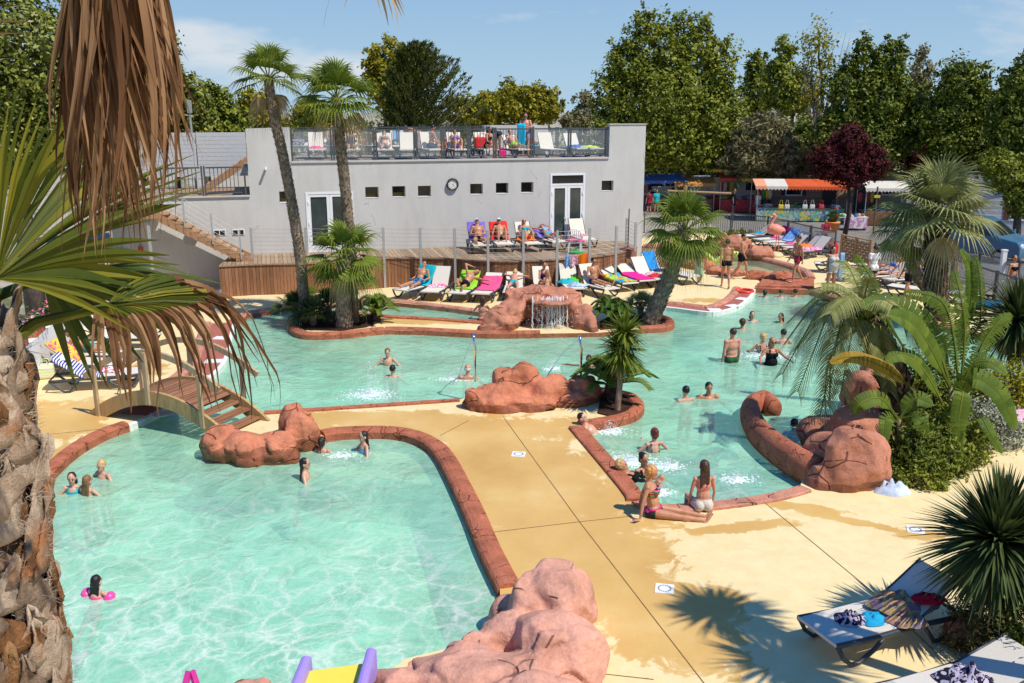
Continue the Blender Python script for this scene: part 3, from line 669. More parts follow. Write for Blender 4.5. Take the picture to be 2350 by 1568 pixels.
mb = MB().box(((XP + XQ) / 2, .06, ZL + .03), (XP - XQ, .22, .06)); mb.build('ledge', SILL, bld)
MB().box(((XE + XM) / 2, .04, ZM + .025), (XE - XM, .2, .05)).build('ledge', SILL, bld)
TDECK = woodmat('terrace_planks', (.33, .29, .25), .14, 0)
MB().box(((XP + XE) / 2 + .4, 4.0, ZL - .1), (14.9, 7.4, .1)).build('roof_terrace_floor', TDECK, bld)
MB().box(((XE + XM) / 2 - .9, 2.6, ZM - .1), (4.9, 5.1, .1)).build('landing_floor', woodmat('landing_planks', (.42, .28, .18), .14, 1), bld)
PANE_LIGHT = M('painted_pane_light', (.10, .07, .012), .8)  # yellow light in the panes, painted on as small plain boxes
for k, (x0, z0, x1, z1) in enumerate(wins):
    wdw = MB().box(((x0 + x1) / 2, .225, (z0 + z1) / 2), (x1 - x0 - .02, .02, z1 - z0 - .02)).build('window', DARKG, bld)
    MB().box(((x0 + x1) / 2, .1, z0 + .013), (x1 - x0 - .01, .22, .022)).build('sill', WHITE, wdw)
    if k in (0, 1, 2): MB().box(((x0 + x1) / 2, .205, z0 + .1), (x1 - x0 - .06, .01, .15)).build('painted_reflection', PANE_LIGHT, wdw)
GLASSD = N('door_glass'); GLASSD.color(GLASSD.ramp(GLASSD.noise(GLASSD.coord(), .8, 4), [(.3, (.02, .03, .03)), (.7, (.07, .09, .085))])); GLASSD.rough(.06); GLASSD = GLASSD.m
def door(x0, z0, x1, z1, transom):
    d = MB(); t = .075; y = .03
    d.box((x0 + t / 2, y, (z0 + z1) / 2), (t, .1, z1 - z0)); d.box((x1 - t / 2, y, (z0 + z1) / 2), (t, .1, z1 - z0)); d.box(((x0 + x1) / 2, y, z1 - t / 2), (x1 - x0 - 2 * t, .1, t))
    fr = d.build('door_frame', WHITE, bld); zt = z1 - t
    if transom:
        MB().box(((x0 + x1) / 2, y, zt - .36), (x1 - x0 - 2 * t, .09, .08)).build('transom_bar', WHITE, fr)
        MB().box(((x0 + x1) / 2, y + .02, zt - .16), (x1 - x0 - 2 * t, .02, .32)).build('transom_pane', DARKG, fr); zt -= .4
    m = (x0 + x1) / 2
    for a, e in ((x0 + t, m - .004), (m + .004, x1 - t)):
        lf = MB(); q = .1
        lf.box((a + q / 2, y, (z0 + zt) / 2), (q, .07, zt - z0)); lf.box((e - q / 2, y, (z0 + zt) / 2), (q, .07, zt - z0)); lf.box(((a + e) / 2, y, zt - q / 2), (e - a - 2 * q, .07, q)); lf.box(((a + e) / 2, y, z0 + .12), (e - a - 2 * q, .07, .24))
        lf = lf.build('door', WHITE, bld); MB().box(((a + e) / 2, y + .01, (z0 + zt) / 2 + .07), (e - a - 2 * q, .02, zt - z0 - .34)).build('pane', GLASSD, lf)
        if e < m + .01 or True:
            hx = (m - .05) if a < m - .02 else (m + .05)
            if a < m - .02: MB().bar((hx, -.06, 2.1), (hx - .11, -.06, 2.1), .02).bar((hx, -.06, 2.1), (hx, .0, 2.1), .018).box((hx, -.012, 2.06), (.03, .012, .2)).build('handle', WHITE, lf)
        for hz_ in (z0 + .5, (z0 + zt) / 2, zt - .3): MB().box((a + .01 if a < m - .02 else e - .01, -.012, hz_), (.05, .05, .12)).build('hinge', WHITE, lf)
door(*dR, True); door(*dL, False)
# clock
cq = FL(1038, 423)
clock = thing('wall_clock', FW(cq.x, -.02, cq.z), FA, 'round black-rimmed wall clock on the grey facade', 'clock')
mm_ = Matrix.Rotation(math.pi / 2, 4, 'X')
MB().lathe([(.22, 0), (.235, .05), (.22, .09), (.185, .09), (.18, .05), (.0001, .05)], n=28).xf(mm_).build('rim', M('black_plastic', (.02, .02, .022), .35), clock, True)
MB().lathe([(.18, .051), (.0001, .053)], n=28).xf(mm_).build('dial', M('clock_dial', (.72, .71, .66), .5), clock)
b = MB(); tk = []
for k in range(12):
    a = k * math.pi / 6; r0 = .15; b.box((r0 * math.sin(a), -.056, r0 * math.cos(a)), (.01, .004, .025), rot=Matrix.Rotation(a, 3, 'Y'))
b.build('hour_marks', MC['black_plastic'], clock)
MB().bar((-.02, -.06, -.03), (.085, -.06, .1), .009, .004).build('minute_hand', MC['black_plastic'], clock); MB().bar((0, -.062, 0), (.06, -.062, -.03), .012, .004).build('hour_hand', MC['black_plastic'], clock)
# wall pipe, vents, crack
pq = FL(610, 387); o = MB().tube([(0, .0, 0), (0, -.28, .0)], .045, 12).build('wall_pipe', WHITE, loc=FW(pq.x, 0, pq.z), rz=FA); tag(o, 'short white overflow pipe sticking out of the left pier', 'pipe')
for (x, y) in ((504, 534), (547, 533)):
    q = FL(x, y); v_ = MB().box((q.x, -.01, q.z), (.42, .03, .2)).build('vent', WHITE, bld)
    for s_ in (-1, 1): MB().box((q.x + s_ * .1, -.02, q.z), (.165, .03, .15)).build('grille', DARKG, v_)
# ------------------------------------------------------------------ railings
GLASS = N('tinted_glass'); GLASS.color((.55, .6, .6)); GLASS.rough(.03); GLASS.b.inputs['Alpha'].default_value = .12; GLASS = GLASS.m
GLASS2 = N('fence_glass'); GLASS2.color((.5, .5, .47)); GLASS2.rough(.05); GLASS2.b.inputs['Alpha'].default_value = .35; GLASS2 = GLASS2.m
def railing(name, label, pts, h, kinds, cat='railing', group=None, glass=None, double=True, bars=.11, ps=.06, loc=None):
    """posts at pts (world), one panel per gap: 'g' glass, 'b' bars, '-' none"""
    o0 = V(pts[0]); t = thing(name, o0, 0, label, cat, group); pts = [V(p) - o0 for p in pts]
    for i, p in enumerate(pts):
        d = (pts[min(i + 1, len(pts) - 1)] - pts[max(i - 1, 0)]).normalized()
        pr = MB()
        for s_ in ((-.045, .045) if double and 0 < i < len(pts) - 1 else (0,)): pr.box(p + d * s_ + V((0, 0, h / 2 + .02)), (ps, ps, h + .04), math.atan2(d.y, d.x))
        pr.build('post', METAL, t)
    for i, k in enumerate(kinds):
        if k == '-': continue
        a, e = pts[i], pts[i + 1]; L = (e - a).length; d = (e - a) / L; a2, e2 = a + d * .1, e - d * .1; up = V((0, 0, 1))
        MB().bar(a2 + up * (h - .02), e2 + up * (h - .02), .05).build('top_rail', METAL, t); MB().bar(a2 + up * .1, e2 + up * .1, .045).build('bottom_rail', METAL, t)
        if k == 'g':
            pn = MB().bar(a2 + up * (h / 2 + .04), e2 + up * (h / 2 + .04), .012, h - .2, up=up).build('glass_panel', glass or GLASS, t)
        else:
            bb = MB(); n = int((L - .2) / bars)
            for j in range(1, n): q = a2 + (e2 - a2) * j / n; bb.tube([q + up * .1, q + up * (h - .04)], .013, 6)
            bb.build('bars', METAL, t)
    return t
fx = [FL(x, 375).x for x in (672, 765, 863, 955, 1018, 1078, 1137, 1223, 1308, 1393)]
railing('terrace_railing', 'dark grey glass and bar railing along the front edge of the roof terrace', [FW(x, .1, ZL + .06) for x in fx], 1.12, 'ggggbbbgg'.replace('gggg', 'gggg'))
rx = [FL(x, 375, -6.6).x for x in (668, 728, 786, 850, 915, 975, 1038, 1098, 1160, 1215)]
railing('terrace_railing', 'dark grey railing along the rear edge of the roof terrace behind the sunbathers', [FW(x, 6.6, ZL - .04) for x in rx], 1.18, 'gggbggbgg')
railing('terrace_railing', 'dark grey railing at the right rear corner of the roof terrace', [FW(x, 5.4, ZL - .04) for x in (-3.1, -2.0, -.9)] + [FW(-.3, 4, ZL - .04), FW(-.25, 1.2, ZL - .04)], 1.12, 'ggbb')
o = MB().box((-4.2, 6.2, ZL + .55), (2.0, .5, 1.28)).box((-2.9, 5.6, ZL + .55), (.65, 1.4, 1.26)).build('roof_block', GREYW, bld)
mx_ = [FL(x, 455).x for x in (374, 470, 565)]
railing('landing_railing', 'dark grey bar railing at the edge of the lower stair landing', [FW(x, .06, ZM + .05) for x in mx_], 1.02, 'bb', bars=.13)
# slat screen behind the landing
scr = thing('slat_screen', FW(-19.6, 4.6, ZM - .04), FA, 'tall light grey slatted screen behind the stair landing', 'screen')
LG = M('light_grey_slat', (.50, .51, .52), .6, .06)
for (a, e) in ((0, 2.15), (2.2, 4.2)):
    sb = MB()
    for k in range(11): sb.box(((a + e) / 2, 0, .55 + k * .158), (e - a - .1, .03, .15))
    sb.build('slat_panel', LG, scr)
for x in (0, 2.17, 4.22): MB().box((x, .04, 1.1), (.09, .09, 2.2)).build('post', LG, scr)
# upper stairs to the roof
SW = woodmat('stair_wood', (.42, .235, .125), 0)
st = thing('roof_stairs', FW(-17.0, 2.2, ZM), FA, 'short open wooden stairs from the landing up to the roof terrace', 'stairs')
for k in range(7): MB().box((.25 * k, 0, .17 * (k + 1)), (.3, 1.0, .04)).build('tread', SW, st)
for s_ in (-.5, .5): MB().bar((-.15, s_, .0), (1.65, s_, 1.2), .05, .24).build('stringer', SW, st)
# main stairs in front of the facade
A, B_ = FL(371, 478, .9), FL(575, 603, .9); zt0 = 2.98; nst = 12
st = thing('pool_stairs', FW(A.x, -.9, 0), FA, 'open wooden stairs coming down along the facade to the timber platform', 'stairs')
runx = B_.x - A.x
for k in range(nst):
    z = zt0 - (k + 1) * (zt0 - 1.1) / (nst); tr = MB()
    for j in range(3): tr.box((runx * (k + .5) / nst, -.45 + j * .39 + .0, z), (.31, .375, .045))
    tr.build('tread', woodmat('tread_wood', (.46, .30, .18), 0), st)
    MB().box((runx * (k + .12) / nst, -.62, z - .1), (.045, .06, .2)).build('bracket', SW, st)
for s_ in (-.6, .55): MB().bar((-.05, s_, zt0 - .28), (runx + .1, s_, 1.1 - .1), .055, .26).build('stringer', SW, st)
MB().box((-.95, .3, zt0 - .02), (1.9, 2.3, .06)).build('landing_deck', woodmat('tread_wood', (.46, .30, .18), 0), st)
MB().box((-.95, -.84, zt0 - .15), (1.95, .06, .24)).build('beam', SW, st)
for x in (-1.6, -.4): MB().box((x, -.7, 1.35), (.1, .1, 2.7)).build('support_post', GALV, st)
hp = [(-.02, zt0 - .05), (runx * .27, zt0 - .55), (runx * .58, zt0 - 1.15), (runx * .9, 1.25)]
for x, z in hp: MB().box((x, -.64, z + .45), (.05, .05, 1.05)).build('rail_post', GALV, st)
for k in range(5):
    c_ = MB()
    for (x0, z0), (x1, z1) in zip(hp, hp[1:]): c_.tube([(x0, -.64, z0 + .2 + k * .18), (x1, -.64, z1 + .2 + k * .18)], .006, 4)
    c_.build('cable', GALV, st)
o = MB().box((0, 0, .09), (.16, .1, .2)).lathe([(.05, .2), (.05, .24), (.0001, .25)], n=8).build('alarm_box', M('red_enamel', (.6, .03, .02), .4), loc=FW(-19.2, -.12, 1.35), rz=FA); tag(o, 'small red box on the shaded wall under the stairs', 'alarm box')
hq = FW(-16.6 - .9, -.1, 1.75); o = MB().lathe([(.24, 0), (.24, .16), (.2, .18), (.0001, .18)], n=20).xf(mm_).build('hose_reel', M('pale_plastic', (.45, .45, .45), .5), loc=hq, rz=FA); tag(o, 'round grey reel on the shaded wall behind the stairs', 'hose reel')
# ------------------------------------------------------------------ timber platform
plat = thing('timber_platform', FC, FA, 'raised timber platform with a curved plank front before the building', 'platform')
pf = [(502, 610), (540, 608), (580, 606), (682, 604), (800, 598), (893, 591), (970, 591), (1037, 592.6), (1083, 596), (1133, 598.5), (1183, 599), (1233, 597), (1283, 594), (1333, 591), (1383, 586), (1420, 580), (1445, 573), (1462, 566)]
Mi = Matrix.Rotation(-FA, 3, 'Z'); pl = [Mi @ (P(x, y, 1.1) - FC) for x, y in pf]
edge = [(p.x, p.y) for p in pl]; topo = edge + [(edge[-1][0], -.015), (edge[0][0] + .3, -.015)]
PT = woodmat('platform_top_planks', (.40, .29, .19), .145, 0); PS = woodmat('platform_front_planks', (.36, .175, .09), .115, 0)
m_ = MB().poly(orient([tuple(p) for p in topo]), 1.1); m_.build('platform_top', PT, plat)
MB().wall(edge, 0, 1.06).build('plank_front', PS, plat); MB().wall([(edge[0][0] + .3, -.01), edge[0]], 0, 1.06).build('plank_end', woodmat('platform_end_planks', (.36, .175, .09), .115, 1), plat)
b = MB(); 
for a, e in zip(edge, edge[1:]): b.bar((a[0], a[1] - .012, 1.075), (e[0], e[1] - .012, 1.075), .05, .045)
b.build('edge_board', woodmat('edge_wood', (.40, .25, .15), 0), plat)
# cable fence before the platform
cf = [(574.7, 522.5), (700, 522), (790, 522), (879, 522), (964, 523), (1043, 524), (1119.5, 529), (1201, 528), (1279, 529), (1354, 524), (1415, 519), (1459.5, 510), (1439, 501)]
cfp = [P(x, y, 2.2) for x, y in cf]; cfp = [V((p.x, p.y, 0)) for p in cfp]
fn = thing('cable_fence', cfp[0], 0, 'tall cable fence with slim pale posts in front of the timber platform', 'fence')
for i, p in enumerate(cfp):
    q = p - cfp[0]; z0 = 0 if i < 11 else 1.1
    MB().box(q + V((0, 0, 1.1 + z0 / 2)), (.085, .06, 2.2 - z0), FA).build('post', GALV, fn)
for k in range(7):
    c_ = MB()
    for a, e in zip(cfp, cfp[1:]):
        z = 1.28 + k * .145 - (.0); m = (a + e) / 2; c_.tube([a - cfp[0] + V((0, 0, z)), m - cfp[0] + V((0, 0, z - .012)), e - cfp[0] + V((0, 0, z))], .006, 4)
    c_.build('cable', GALV, fn)
pb = P(1441, 573, 1.1)
pu = thing('parasol_stand', pb, 0, 'round red parasol base with an empty black pole on the platform', 'parasol base')
MB().lathe([(.3, 0), (.3, .03), (.22, .06), (.06, .1), (.04, .22)], n=20).build('base', M('dark_red_base', (.22, .06, .05), .6), pu, True); MB().tube([(0, 0, .1), (0, 0, 1.55)], .02, 8).build('pole', MC['black_plastic'], pu)
# ------------------------------------------------------------------ right hand fence
seg1 = [P(x, y, 1.15) for x, y in [(1480, 484), (1560, 486), (1680, 488), (1763, 496)]]; seg1 = [V((p.x, p.y, 0)) for p in seg1]
seg2 = [P(x, y, 1.15) for x, y in [(1763, 496), (1810, 506), (1862, 518), (1919, 529)]]; seg2 = [V((p.x, p.y, 0)) for p in seg2]
railing('pool_fence', 'dark grey bar fence behind the row of towels and the flamingo', seg1, 1.12, 'gbb'.replace('g', 'g'), 'fence', glass=GLASS2)
railing('pool_fence', 'glass panel fence beside the two empty grey loungers', seg2, 1.12, 'ggg', 'fence', glass=GLASS2)
seg3 = [P(x, y, 1.15) for x, y in [(2010, 558), (2102, 573), (2190, 592), (2290, 622), (2400, 655)]]; seg3 = [V((p.x, p.y, 0)) for p in seg3]
railing('pool_fence', 'low glass panel fence in front of the parked van', seg3, 1.12, 'gggg', 'fence', glass=GLASS2)
lt = thing('lattice_screen', V((P(1934, 542, 1.15).x, P(1934, 542, 1.15).y, 0)), 0, 'brown wooden slatted screen between two glass fences', 'screen')
a0 = V((0, 0, 0)); b0 = P(2000, 556, 1.15) - P(1934, 542, 1.15); b0.z = 0; LW = woodmat('screen_wood', (.40, .26, .14), 0)
for f in (0, .5, 1.0): MB().box(a0 + (b0 - a0) * f + V((0, 0, .62)), (.1, .1, 1.24), .5).build('post', LW, lt)
b = MB(); dd = (b0 - a0).normalized(); nn_ = V((-dd.y, dd.x, 0))
for k in range(9):
    for s_ in range(12):
        if (k + s_) % 2: continue
        q = a0 + (b0 - a0) * ((s_ + .5) / 12); b.bar(q - dd * .14 + nn_ * .02 + V((0, 0, .15 + k * .115)), q + dd * .14 - nn_ * .02 + V((0, 0, .15 + k * .115)), .02, .085)
for k in range(9): b.bar(a0 + V((0, 0, .1 + k * .115)) + nn_ * .03, b0 + V((0, 0, .1 + k * .115)) + nn_ * .03, .012, .06)
b.build('slat_panel', LW, lt); MB().bar(a0 + V((0, 0, 1.2)), b0 + V((0, 0, 1.2)), .1, .05).build('top_board', LW, lt)
pp_ = P(2125, 700, 0); o = MB().box((0, 0, .85), (.14, .14, 1.7)).box((0, 0, 1.72), (.17, .17, .04)).build('white_post', WHITE, loc=P(2290, 690, 0)); tag(o, 'tall white square post in front of the glass fence at the far right', 'post')
# ------------------------------------------------------------------ white retaining wall with flower boxes
wl = thing('white_wall', V((wall0.x, wall0.y, 0)), 0, 'white retaining wall topped with flower troughs on the left', 'wall')
wp = V((-wdir.y, wdir.x, 0)); L0 = (wall1 - wall0).length; q0 = V((wall0.x, wall0.y, 0))
MB().bar(-wdir * 2.5 + V((0, 0, .5)) + wp * .12, wdir * (L0 + .2) + V((0, 0, .5)) + wp * .12, .24, 1.0).build('wall_body', M('white_wall_paint', (.78, .78, .78), .8, .03, .5), wl)
PL = M('terracotta_trough', (.52, .15, .08), .7, .1); LEAF = leafmat('flower_leaves', [(0, (.03, .09, .02)), (1, (.10, .22, .04))]); FLW = leafmat('petals', [(0, (.75, .05, .06)), (.35, (.85, .18, .35)), (.5, (.9, .75, .75)), (.75, (.85, .2, .2)), (1, (.95, .9, .88))], trans=.1)
for k in range(13):
    c = wdir * (.6 + k * 1.45) + wp * .12 + V((0, 0, 1.0)) + q0; r_ = random.Random(k)
    t = thing('flower_box', c, math.atan2(wdir.y, wdir.x), ['nearest terracotta trough of red and white flowers, by the palm trunk'][0] if k == 0 else 'terracotta trough of pink and white flowers on the white wall', 'flower box', 'flower troughs along the white wall')
    if k: t['label'] = 'terracotta trough of pink, red and white flowers standing farther along the white wall'
    MB().box((0, 0, .11), (.85, .24, .22)).box((0, 0, .225), (.88, .27, .03)).build('trough', PL, t)
    fl, fw = MB(), MB()
    for j in range(420):
        p = V((r_.uniform(-.45, .45), r_.gauss(0, .12), .25 + abs(r_.gauss(0, .12)))); q = Matrix.Rotation(r_.uniform(0, 6), 3, 'Z') @ Matrix.Rotation(r_.uniform(-.9, .9), 3, 'X'); s_ = .028
        (fw if j % 3 == 0 else fl).add([p + q @ V((-s_, -s_, 0)), p + q @ V((s_, -s_, 0)), p + q @ V((s_, s_, 0)), p + q @ V((-s_, s_, 0))], [(0, 1, 2, 3)])
    fl.build('leaves', LEAF, t); fw.build('flowers', FLW, t)
gp = [V((wall1.x, wall1.y, 0)) + wdir * .3, FW(-20.3, -.3)]
railing('side_gate', 'narrow grey barred gate between the white wall and the building', [p for p in gp], 1.35, 'b', 'gate', double=False, bars=.12)
# ------------------------------------------------------------------ arched footbridge
bA, bB = P(213, 950), P(524, 1006)          # near side ends
bw = V((0, 0, 0)); far = P(400, 880) ; bd = (bB - bA).normalized(); bn = V((-bd.y, bd.x, 0)); Lb = (bB - bA).length
br = thing('footbridge', bA, math.atan2(bd.y, bd.x), 'arched wooden footbridge with curved handrails over the channel', 'bridge')
BWD = woodmat('bridge_timber', (.50, .32, .14), 0); BDK = woodmat('bridge_planks', (.36, .17, .09), .16, 0); BRM = woodmat('bridge_rail_timber', (.50, .36, .21), 0)
def arch(t, h=.68): return h * (1 - (2 * t - 1) ** 2)
WB = 1.15
for y in (0.0, WB):
    b = MB(); n = 24
    for i in range(n):
        t0, t1 = i / n, (i + 1) / n
        z0, z1 = arch(t0), arch(t1); th0, th1 = .28, .28
        b.bar((t0 * Lb, y, z0 - .1), (t1 * Lb + .004, y, z1 - .1), .07, .30)
    b.build('curved_beam', BWD, br)
n = 26
b = MB()
for i in range(n):
    t0 = (i + .5) / n
    if t0 < .1 or t0 > .76: continue
    sl_ = math.atan((arch(t0 + .01) - arch(t0 - .01)) / (.02 * Lb)); b.box((t0 * Lb, WB / 2, arch(t0) - .03), (Lb / n * .94, WB - .08, .035), rot=Matrix.Rotation(-sl_, 3, 'Y'))
b.build('deck_planks', BDK, br)
for t0 in (.795, .865, .935): MB().box((t0 * Lb, WB / 2, arch(t0) - .1), (.27, WB - .08, .04)).build('step', BDK, br)
for t0 in (.04, .1): MB().box((t0 * Lb, WB / 2, arch(t0) - .08), (.24, WB - .08, .04)).build('step', BDK, br)
for y in (-.05, WB + .05):
    for t0 in (.06, .46, .84):
        MB().box((t0 * Lb, y, arch(t0) + .32), (.09, .06, 1.1)).build('post', BRM, br)
    b = MB()
    for i in range(20):
        t0, t1 = -.03 + i * .99 / 20, -.03 + (i + 1) * .99 / 20
        f_ = lambda t: arch(max(0, min(1, t)), .66) + .88 + (0 if 0 < t < 1 else -.06)
        b.bar((t0 * Lb, y + (.05 if y < 0 else -.05), f_(t0)), (t1 * Lb + .004, y + (.05 if y < 0 else -.05), f_(t1)), .06, .12)
    b.build('handrail', BRM, br)
# water jets (chrome swan necks)
for (x, y, zb, l, lx, ly) in [(1091, 868, .55, 'left chrome swan-neck water spout on the central rock', 1052, 868), (1332, 862, .45, 'right chrome swan-neck water spout on the central rock', 1268, 845)]:
    c = P(x, y + 42, 0); c.z = zb - .2; t = thing('water_spout', c, 0, l, 'water spout', 'chrome water spouts on the central rock')
    ht = 1.1; pts = [(0, 0, 0), (0, 0, ht * .75)] + [(-.03 - .0 * a, .12 - .12 * math.cos(a), ht * .75 + .24 * math.sin(a)) for a in [i * .35 for i in range(1, 8)]]
    MB().tube(pts, .035, 12).build('pipe', CHROME, t, True)
    tgt = P(lx, ly, WZ) - c; p0 = V(pts[-1]); b = MB(); arc = [p0 + (tgt - p0) * u + V((0, 0, .35 * u * (1 - u))) for u in [i / 10 for i in range(11)]]
    b.tube(arc, [.008 + .012 * i / 10 for i in range(11)], 5); b.build('water_jet', fallm, t, True)
# play slides at the bottom edge
sl_ = thing('toddler_slide', P(780, 1600), 0, 'small water slide with a yellow bed between purple sides', 'slide')
PU = M('purple_plastic', (.36, .25, .72), .35, .03); YE = M('yellow_plastic', (.85, .70, .08), .4, .03)
o0 = P(780, 1600)
a, e = P(703, 1528, .45) - o0, P(852, 1510, .5) - o0
for p in (a, e):
    b = MB(); b.bar(p + V((0, -.9, -.02)), p + V((0, .03, -.05)), .085, .26); b.tube([p + V((0, -.9, .1)), p + V((0, .0, .07))], .055, 12); b.tube([p + V((0, .03, .06)), p + V((0, .05, -.3))], .055, 12)
    b.build('side', PU, sl_)
MB().add([a + V((.04, -.9, -.02)), e + V((-.04, -.9, -.02)), e + V((-.04, -.02, -.05)), a + V((.04, -.02, -.05)), a + V((.04, .25, -.4)), e + V((-.04, .25, -.4))], [(0, 1, 2, 3), (3, 2, 5, 4)]).build('bed', YE, sl_)
o0 = P(455, 1590); o = thing('play_structure', o0, 0, 'top of a magenta plastic play frame at the bottom edge', 'play frame')
tp = P(440, 1540, .35) - o0
MB().bar(tp + V((-.03, 0, 0)), tp + V((-.12, -.35, -.5)), .06, .05).build('upright', M('magenta_plastic', (.62, .04, .30), .4), o)
MB().bar(tp + V((.0, 0, 0)), tp + V((.16, -.1, -.5)), .06, .05).build('upright', MC['magenta_plastic'], o)
MB().bar(tp + V((.02, -.12, -.14)), tp + V((.17, -.14, -.14)), .05, .05).build('crossbar', MC['magenta_plastic'], o)
# ================================================================== SUN LOUNGERS, TOWELS
SLING = M('cream_sling', (.70, .65, .55), .7, .04, 30, .1, 200)
LFR = M('graphite_frame', (.045, .055, .07), .4, .1, 10)
SLG = M('grey_sling', (.62, .57, .50), .7, .04, 30, .1, 200)
def lounger_proto(ang, sling):
    """origin on the ground under the hinge; feet towards -Y, back rises towards +Y"""
    t = thing('sun_lounger', (0, 0, 0), 0, 'sun lounger not yet placed', 'sun lounger', 'sun loungers'); w_ = .33; zs = .34
    b = MB(); b.box((0, -.6, zs), (w_ * 2 - .03, 1.2, .022)); s = b.build('seat', sling, t); bevel(s, .008, 2); bake(s)
    ca, sa = math.cos(ang), math.sin(ang); b = MB()
    b.bar((0, .02, zs), (0, .02 + .74 * ca, zs + .74 * sa), w_ * 2 - .03, .022, up=(0, -sa, ca)); s = b.build('backrest', sling, t); bevel(s, .008, 2); bake(s)
    for x in (-w_, w_):
        MB().tube([(x, -1.22, zs - .01), (x, -.9, zs - .03), (x, -.5, zs - .05), (x, 0, zs - .03), (x, .35, zs - .05), (x, .72, zs - .06)], .026, 8, sq=1.5).build('side_rail', LFR, t, True)
        MB().tube([(x * .93, .02, zs + .01), (x * .93, .02 + .75 * ca, zs + .01 + .75 * sa)], .016, 6).build('back_tube', LFR, t, True)
        MB().tube([(x, -1.2, zs - .02), (x, -1.1, zs - .2), (x, -.97, .03), (x, -.85, .03), (x, -.62, zs - .18), (x, -.5, zs - .06)], [.03, .028, .028, .028, .03, .03], 8).build('leg', LFR, t, True)
        MB().tube([(x, .1, zs - .04), (x, .24, .12), (x, .3, .03), (x, .42, .03), (x, .62, .2), (x, .72, zs - .05)], .028, 8).build('leg', LFR, t, True)
    MB().box((0, -1.215, zs - .005), (w_ * 2, .03, .04)).build('end_bar', sling, t)
    MB().tube([(-w_, .72, zs - .05), (w_, .72, zs - .05)], .02, 6).build('cross_bar', LFR, t, True)
    MB().tube([(0.2, .72, zs - .04), (.2, .02 + .5 * ca, zs - .01 + .5 * sa)], .014, 6).build('prop', LFR, t, True)
    return t
LP = {}
def lounger(hx, hy, fx_, fy, z0=0, ang=50, sling=None, label='x', group=None, tw=None):
    sling = sling or SLING; key = (ang, sling.name)
    h = P(hx, hy, z0 + .34); f = P(fx_, fy, z0 + .34); d = f - h; rz = math.atan2(d.y, d.x) + math.pi / 2
    if key not in LP: LP[key] = o = lounger_proto(R(ang), sling)
    else: o = copy_tree(LP[key])
    o.location = (h.x, h.y, z0); o.rotation_euler = (0, 0, rz); tag(o, label)
    if group: o['group'] = group
    return (V((h.x, h.y, z0)), rz, R(ang))
def lpt(L, x, s, up=0.0):
    """point on a lounger: x across, s along the bed (negative towards the feet, positive up the back)"""
    loc, rz, a = L; zs = .36
    if s <= 0: p = V((x, s, zs + up))
    else: p = V((x, .02 + s * math.cos(a) - up * math.sin(a), zs + s * math.sin(a) + up * math.cos(a)))
    return loc + Matrix.Rotation(rz, 3, 'Z') @ p
def towel(L, s0, s1, w_, mat, label, x0=0, hang=0.0, seed=0, name='towel'):
    n = 22; m = 12; vs = []; r_ = V((seed * 3.1, 0, 0)); q0 = lpt(L, 0, 0)
    Rm = Matrix.Rotation(-L[1], 3, 'Z')
    for i in range(n + 1):
        s = s0 + (s1 - s0) * i / n
        for j in range(m + 1):
            x = x0 + (j / m - .5) * w_; e = 0
            xx = x
            if abs(x) > .34: e = abs(x) - .34; xx = math.copysign(.345 + e * .12, x)
            wob = noise.noise(V((s * 3, x * 3, seed))) * .02 + abs(noise.noise(V((s * 9, x * 7, seed)))) * .018
            p = lpt(L, xx + noise.noise(V((s * 2.5, seed, 1))) * .03, s + noise.noise(V((x * 3, seed, 5))) * .03, .012 + max(0, wob)); p.z -= e * .95
            if s > .74 and hang: pass
            vs.append(Rm @ (p - q0))
    fs = [(i * (m + 1) + j, i * (m + 1) + j + 1, (i + 1) * (m + 1) + j + 1, (i + 1) * (m + 1) + j) for i in range(n) for j in range(m)]
    o = MB().add(vs, fs).build(name, mat, smooth=True, loc=q0, rz=L[1]); md = o.modifiers.new('s', 'SOLIDIFY'); md.thickness = .008; md.offset = 1; bake(o); return tag(o, label, 'towel')
def pile(c, r, h, mat, label, name='crumpled_towel', cat='towel', seed=0, rz=0):
    n, m = 26, 10; vs = []; 
    for i in range(m + 1):
        for j in range(n):
            a = 2 * math.pi * j / n; q = i / m
            rr = r * q * (1 + .35 * noise.noise(V((math.cos(a) * 1.6, math.sin(a) * 1.6, seed))))
            x, y = rr * math.cos(a) * 1.25, rr * math.sin(a) * .85
            f = abs(noise.noise(V((x * 9 / max(r, .1) * .25, y * 9 / max(r, .1) * .25, seed + 3)))) * 1.4
            z = h * (1 - q ** 2.2) * (.45 + f) + .012
            vs.append((x, y, z if i < m else .002))
    fs = [(i * n + j, i * n + (j + 1) % n, (i + 1) * n + (j + 1) % n, (i + 1) * n + j) for i in range(m) for j in range(n)]
    o = MB().add(vs, fs).build(name, mat, smooth=True, loc=c, rz=rz); return tag(o, label, cat)
def bag(c, w_, d_, h, mat, label, rz=0):
    t = thing('beach_bag', c, rz, label, 'bag'); b = MB().box((0, 0, h / 2), (w_, d_, h)); o = b.build('body', mat, t); bevel(o, min(w_, d_, h) * .25, 3); bake(o)
    for y in (-d_ * .35, d_ * .35): MB().tube([(-w_ * .25, y, h * .95), (-w_ * .15, y, h * 1.3), (w_ * .15, y, h * 1.3), (w_ * .25, y, h * .95)], .012, 6).build('handle', mat, t, True)
    return t
def cl(name, c, var=.12): return M('cloth_' + name, c, .95, var, 6, .3, 35, .1, dist=.02)
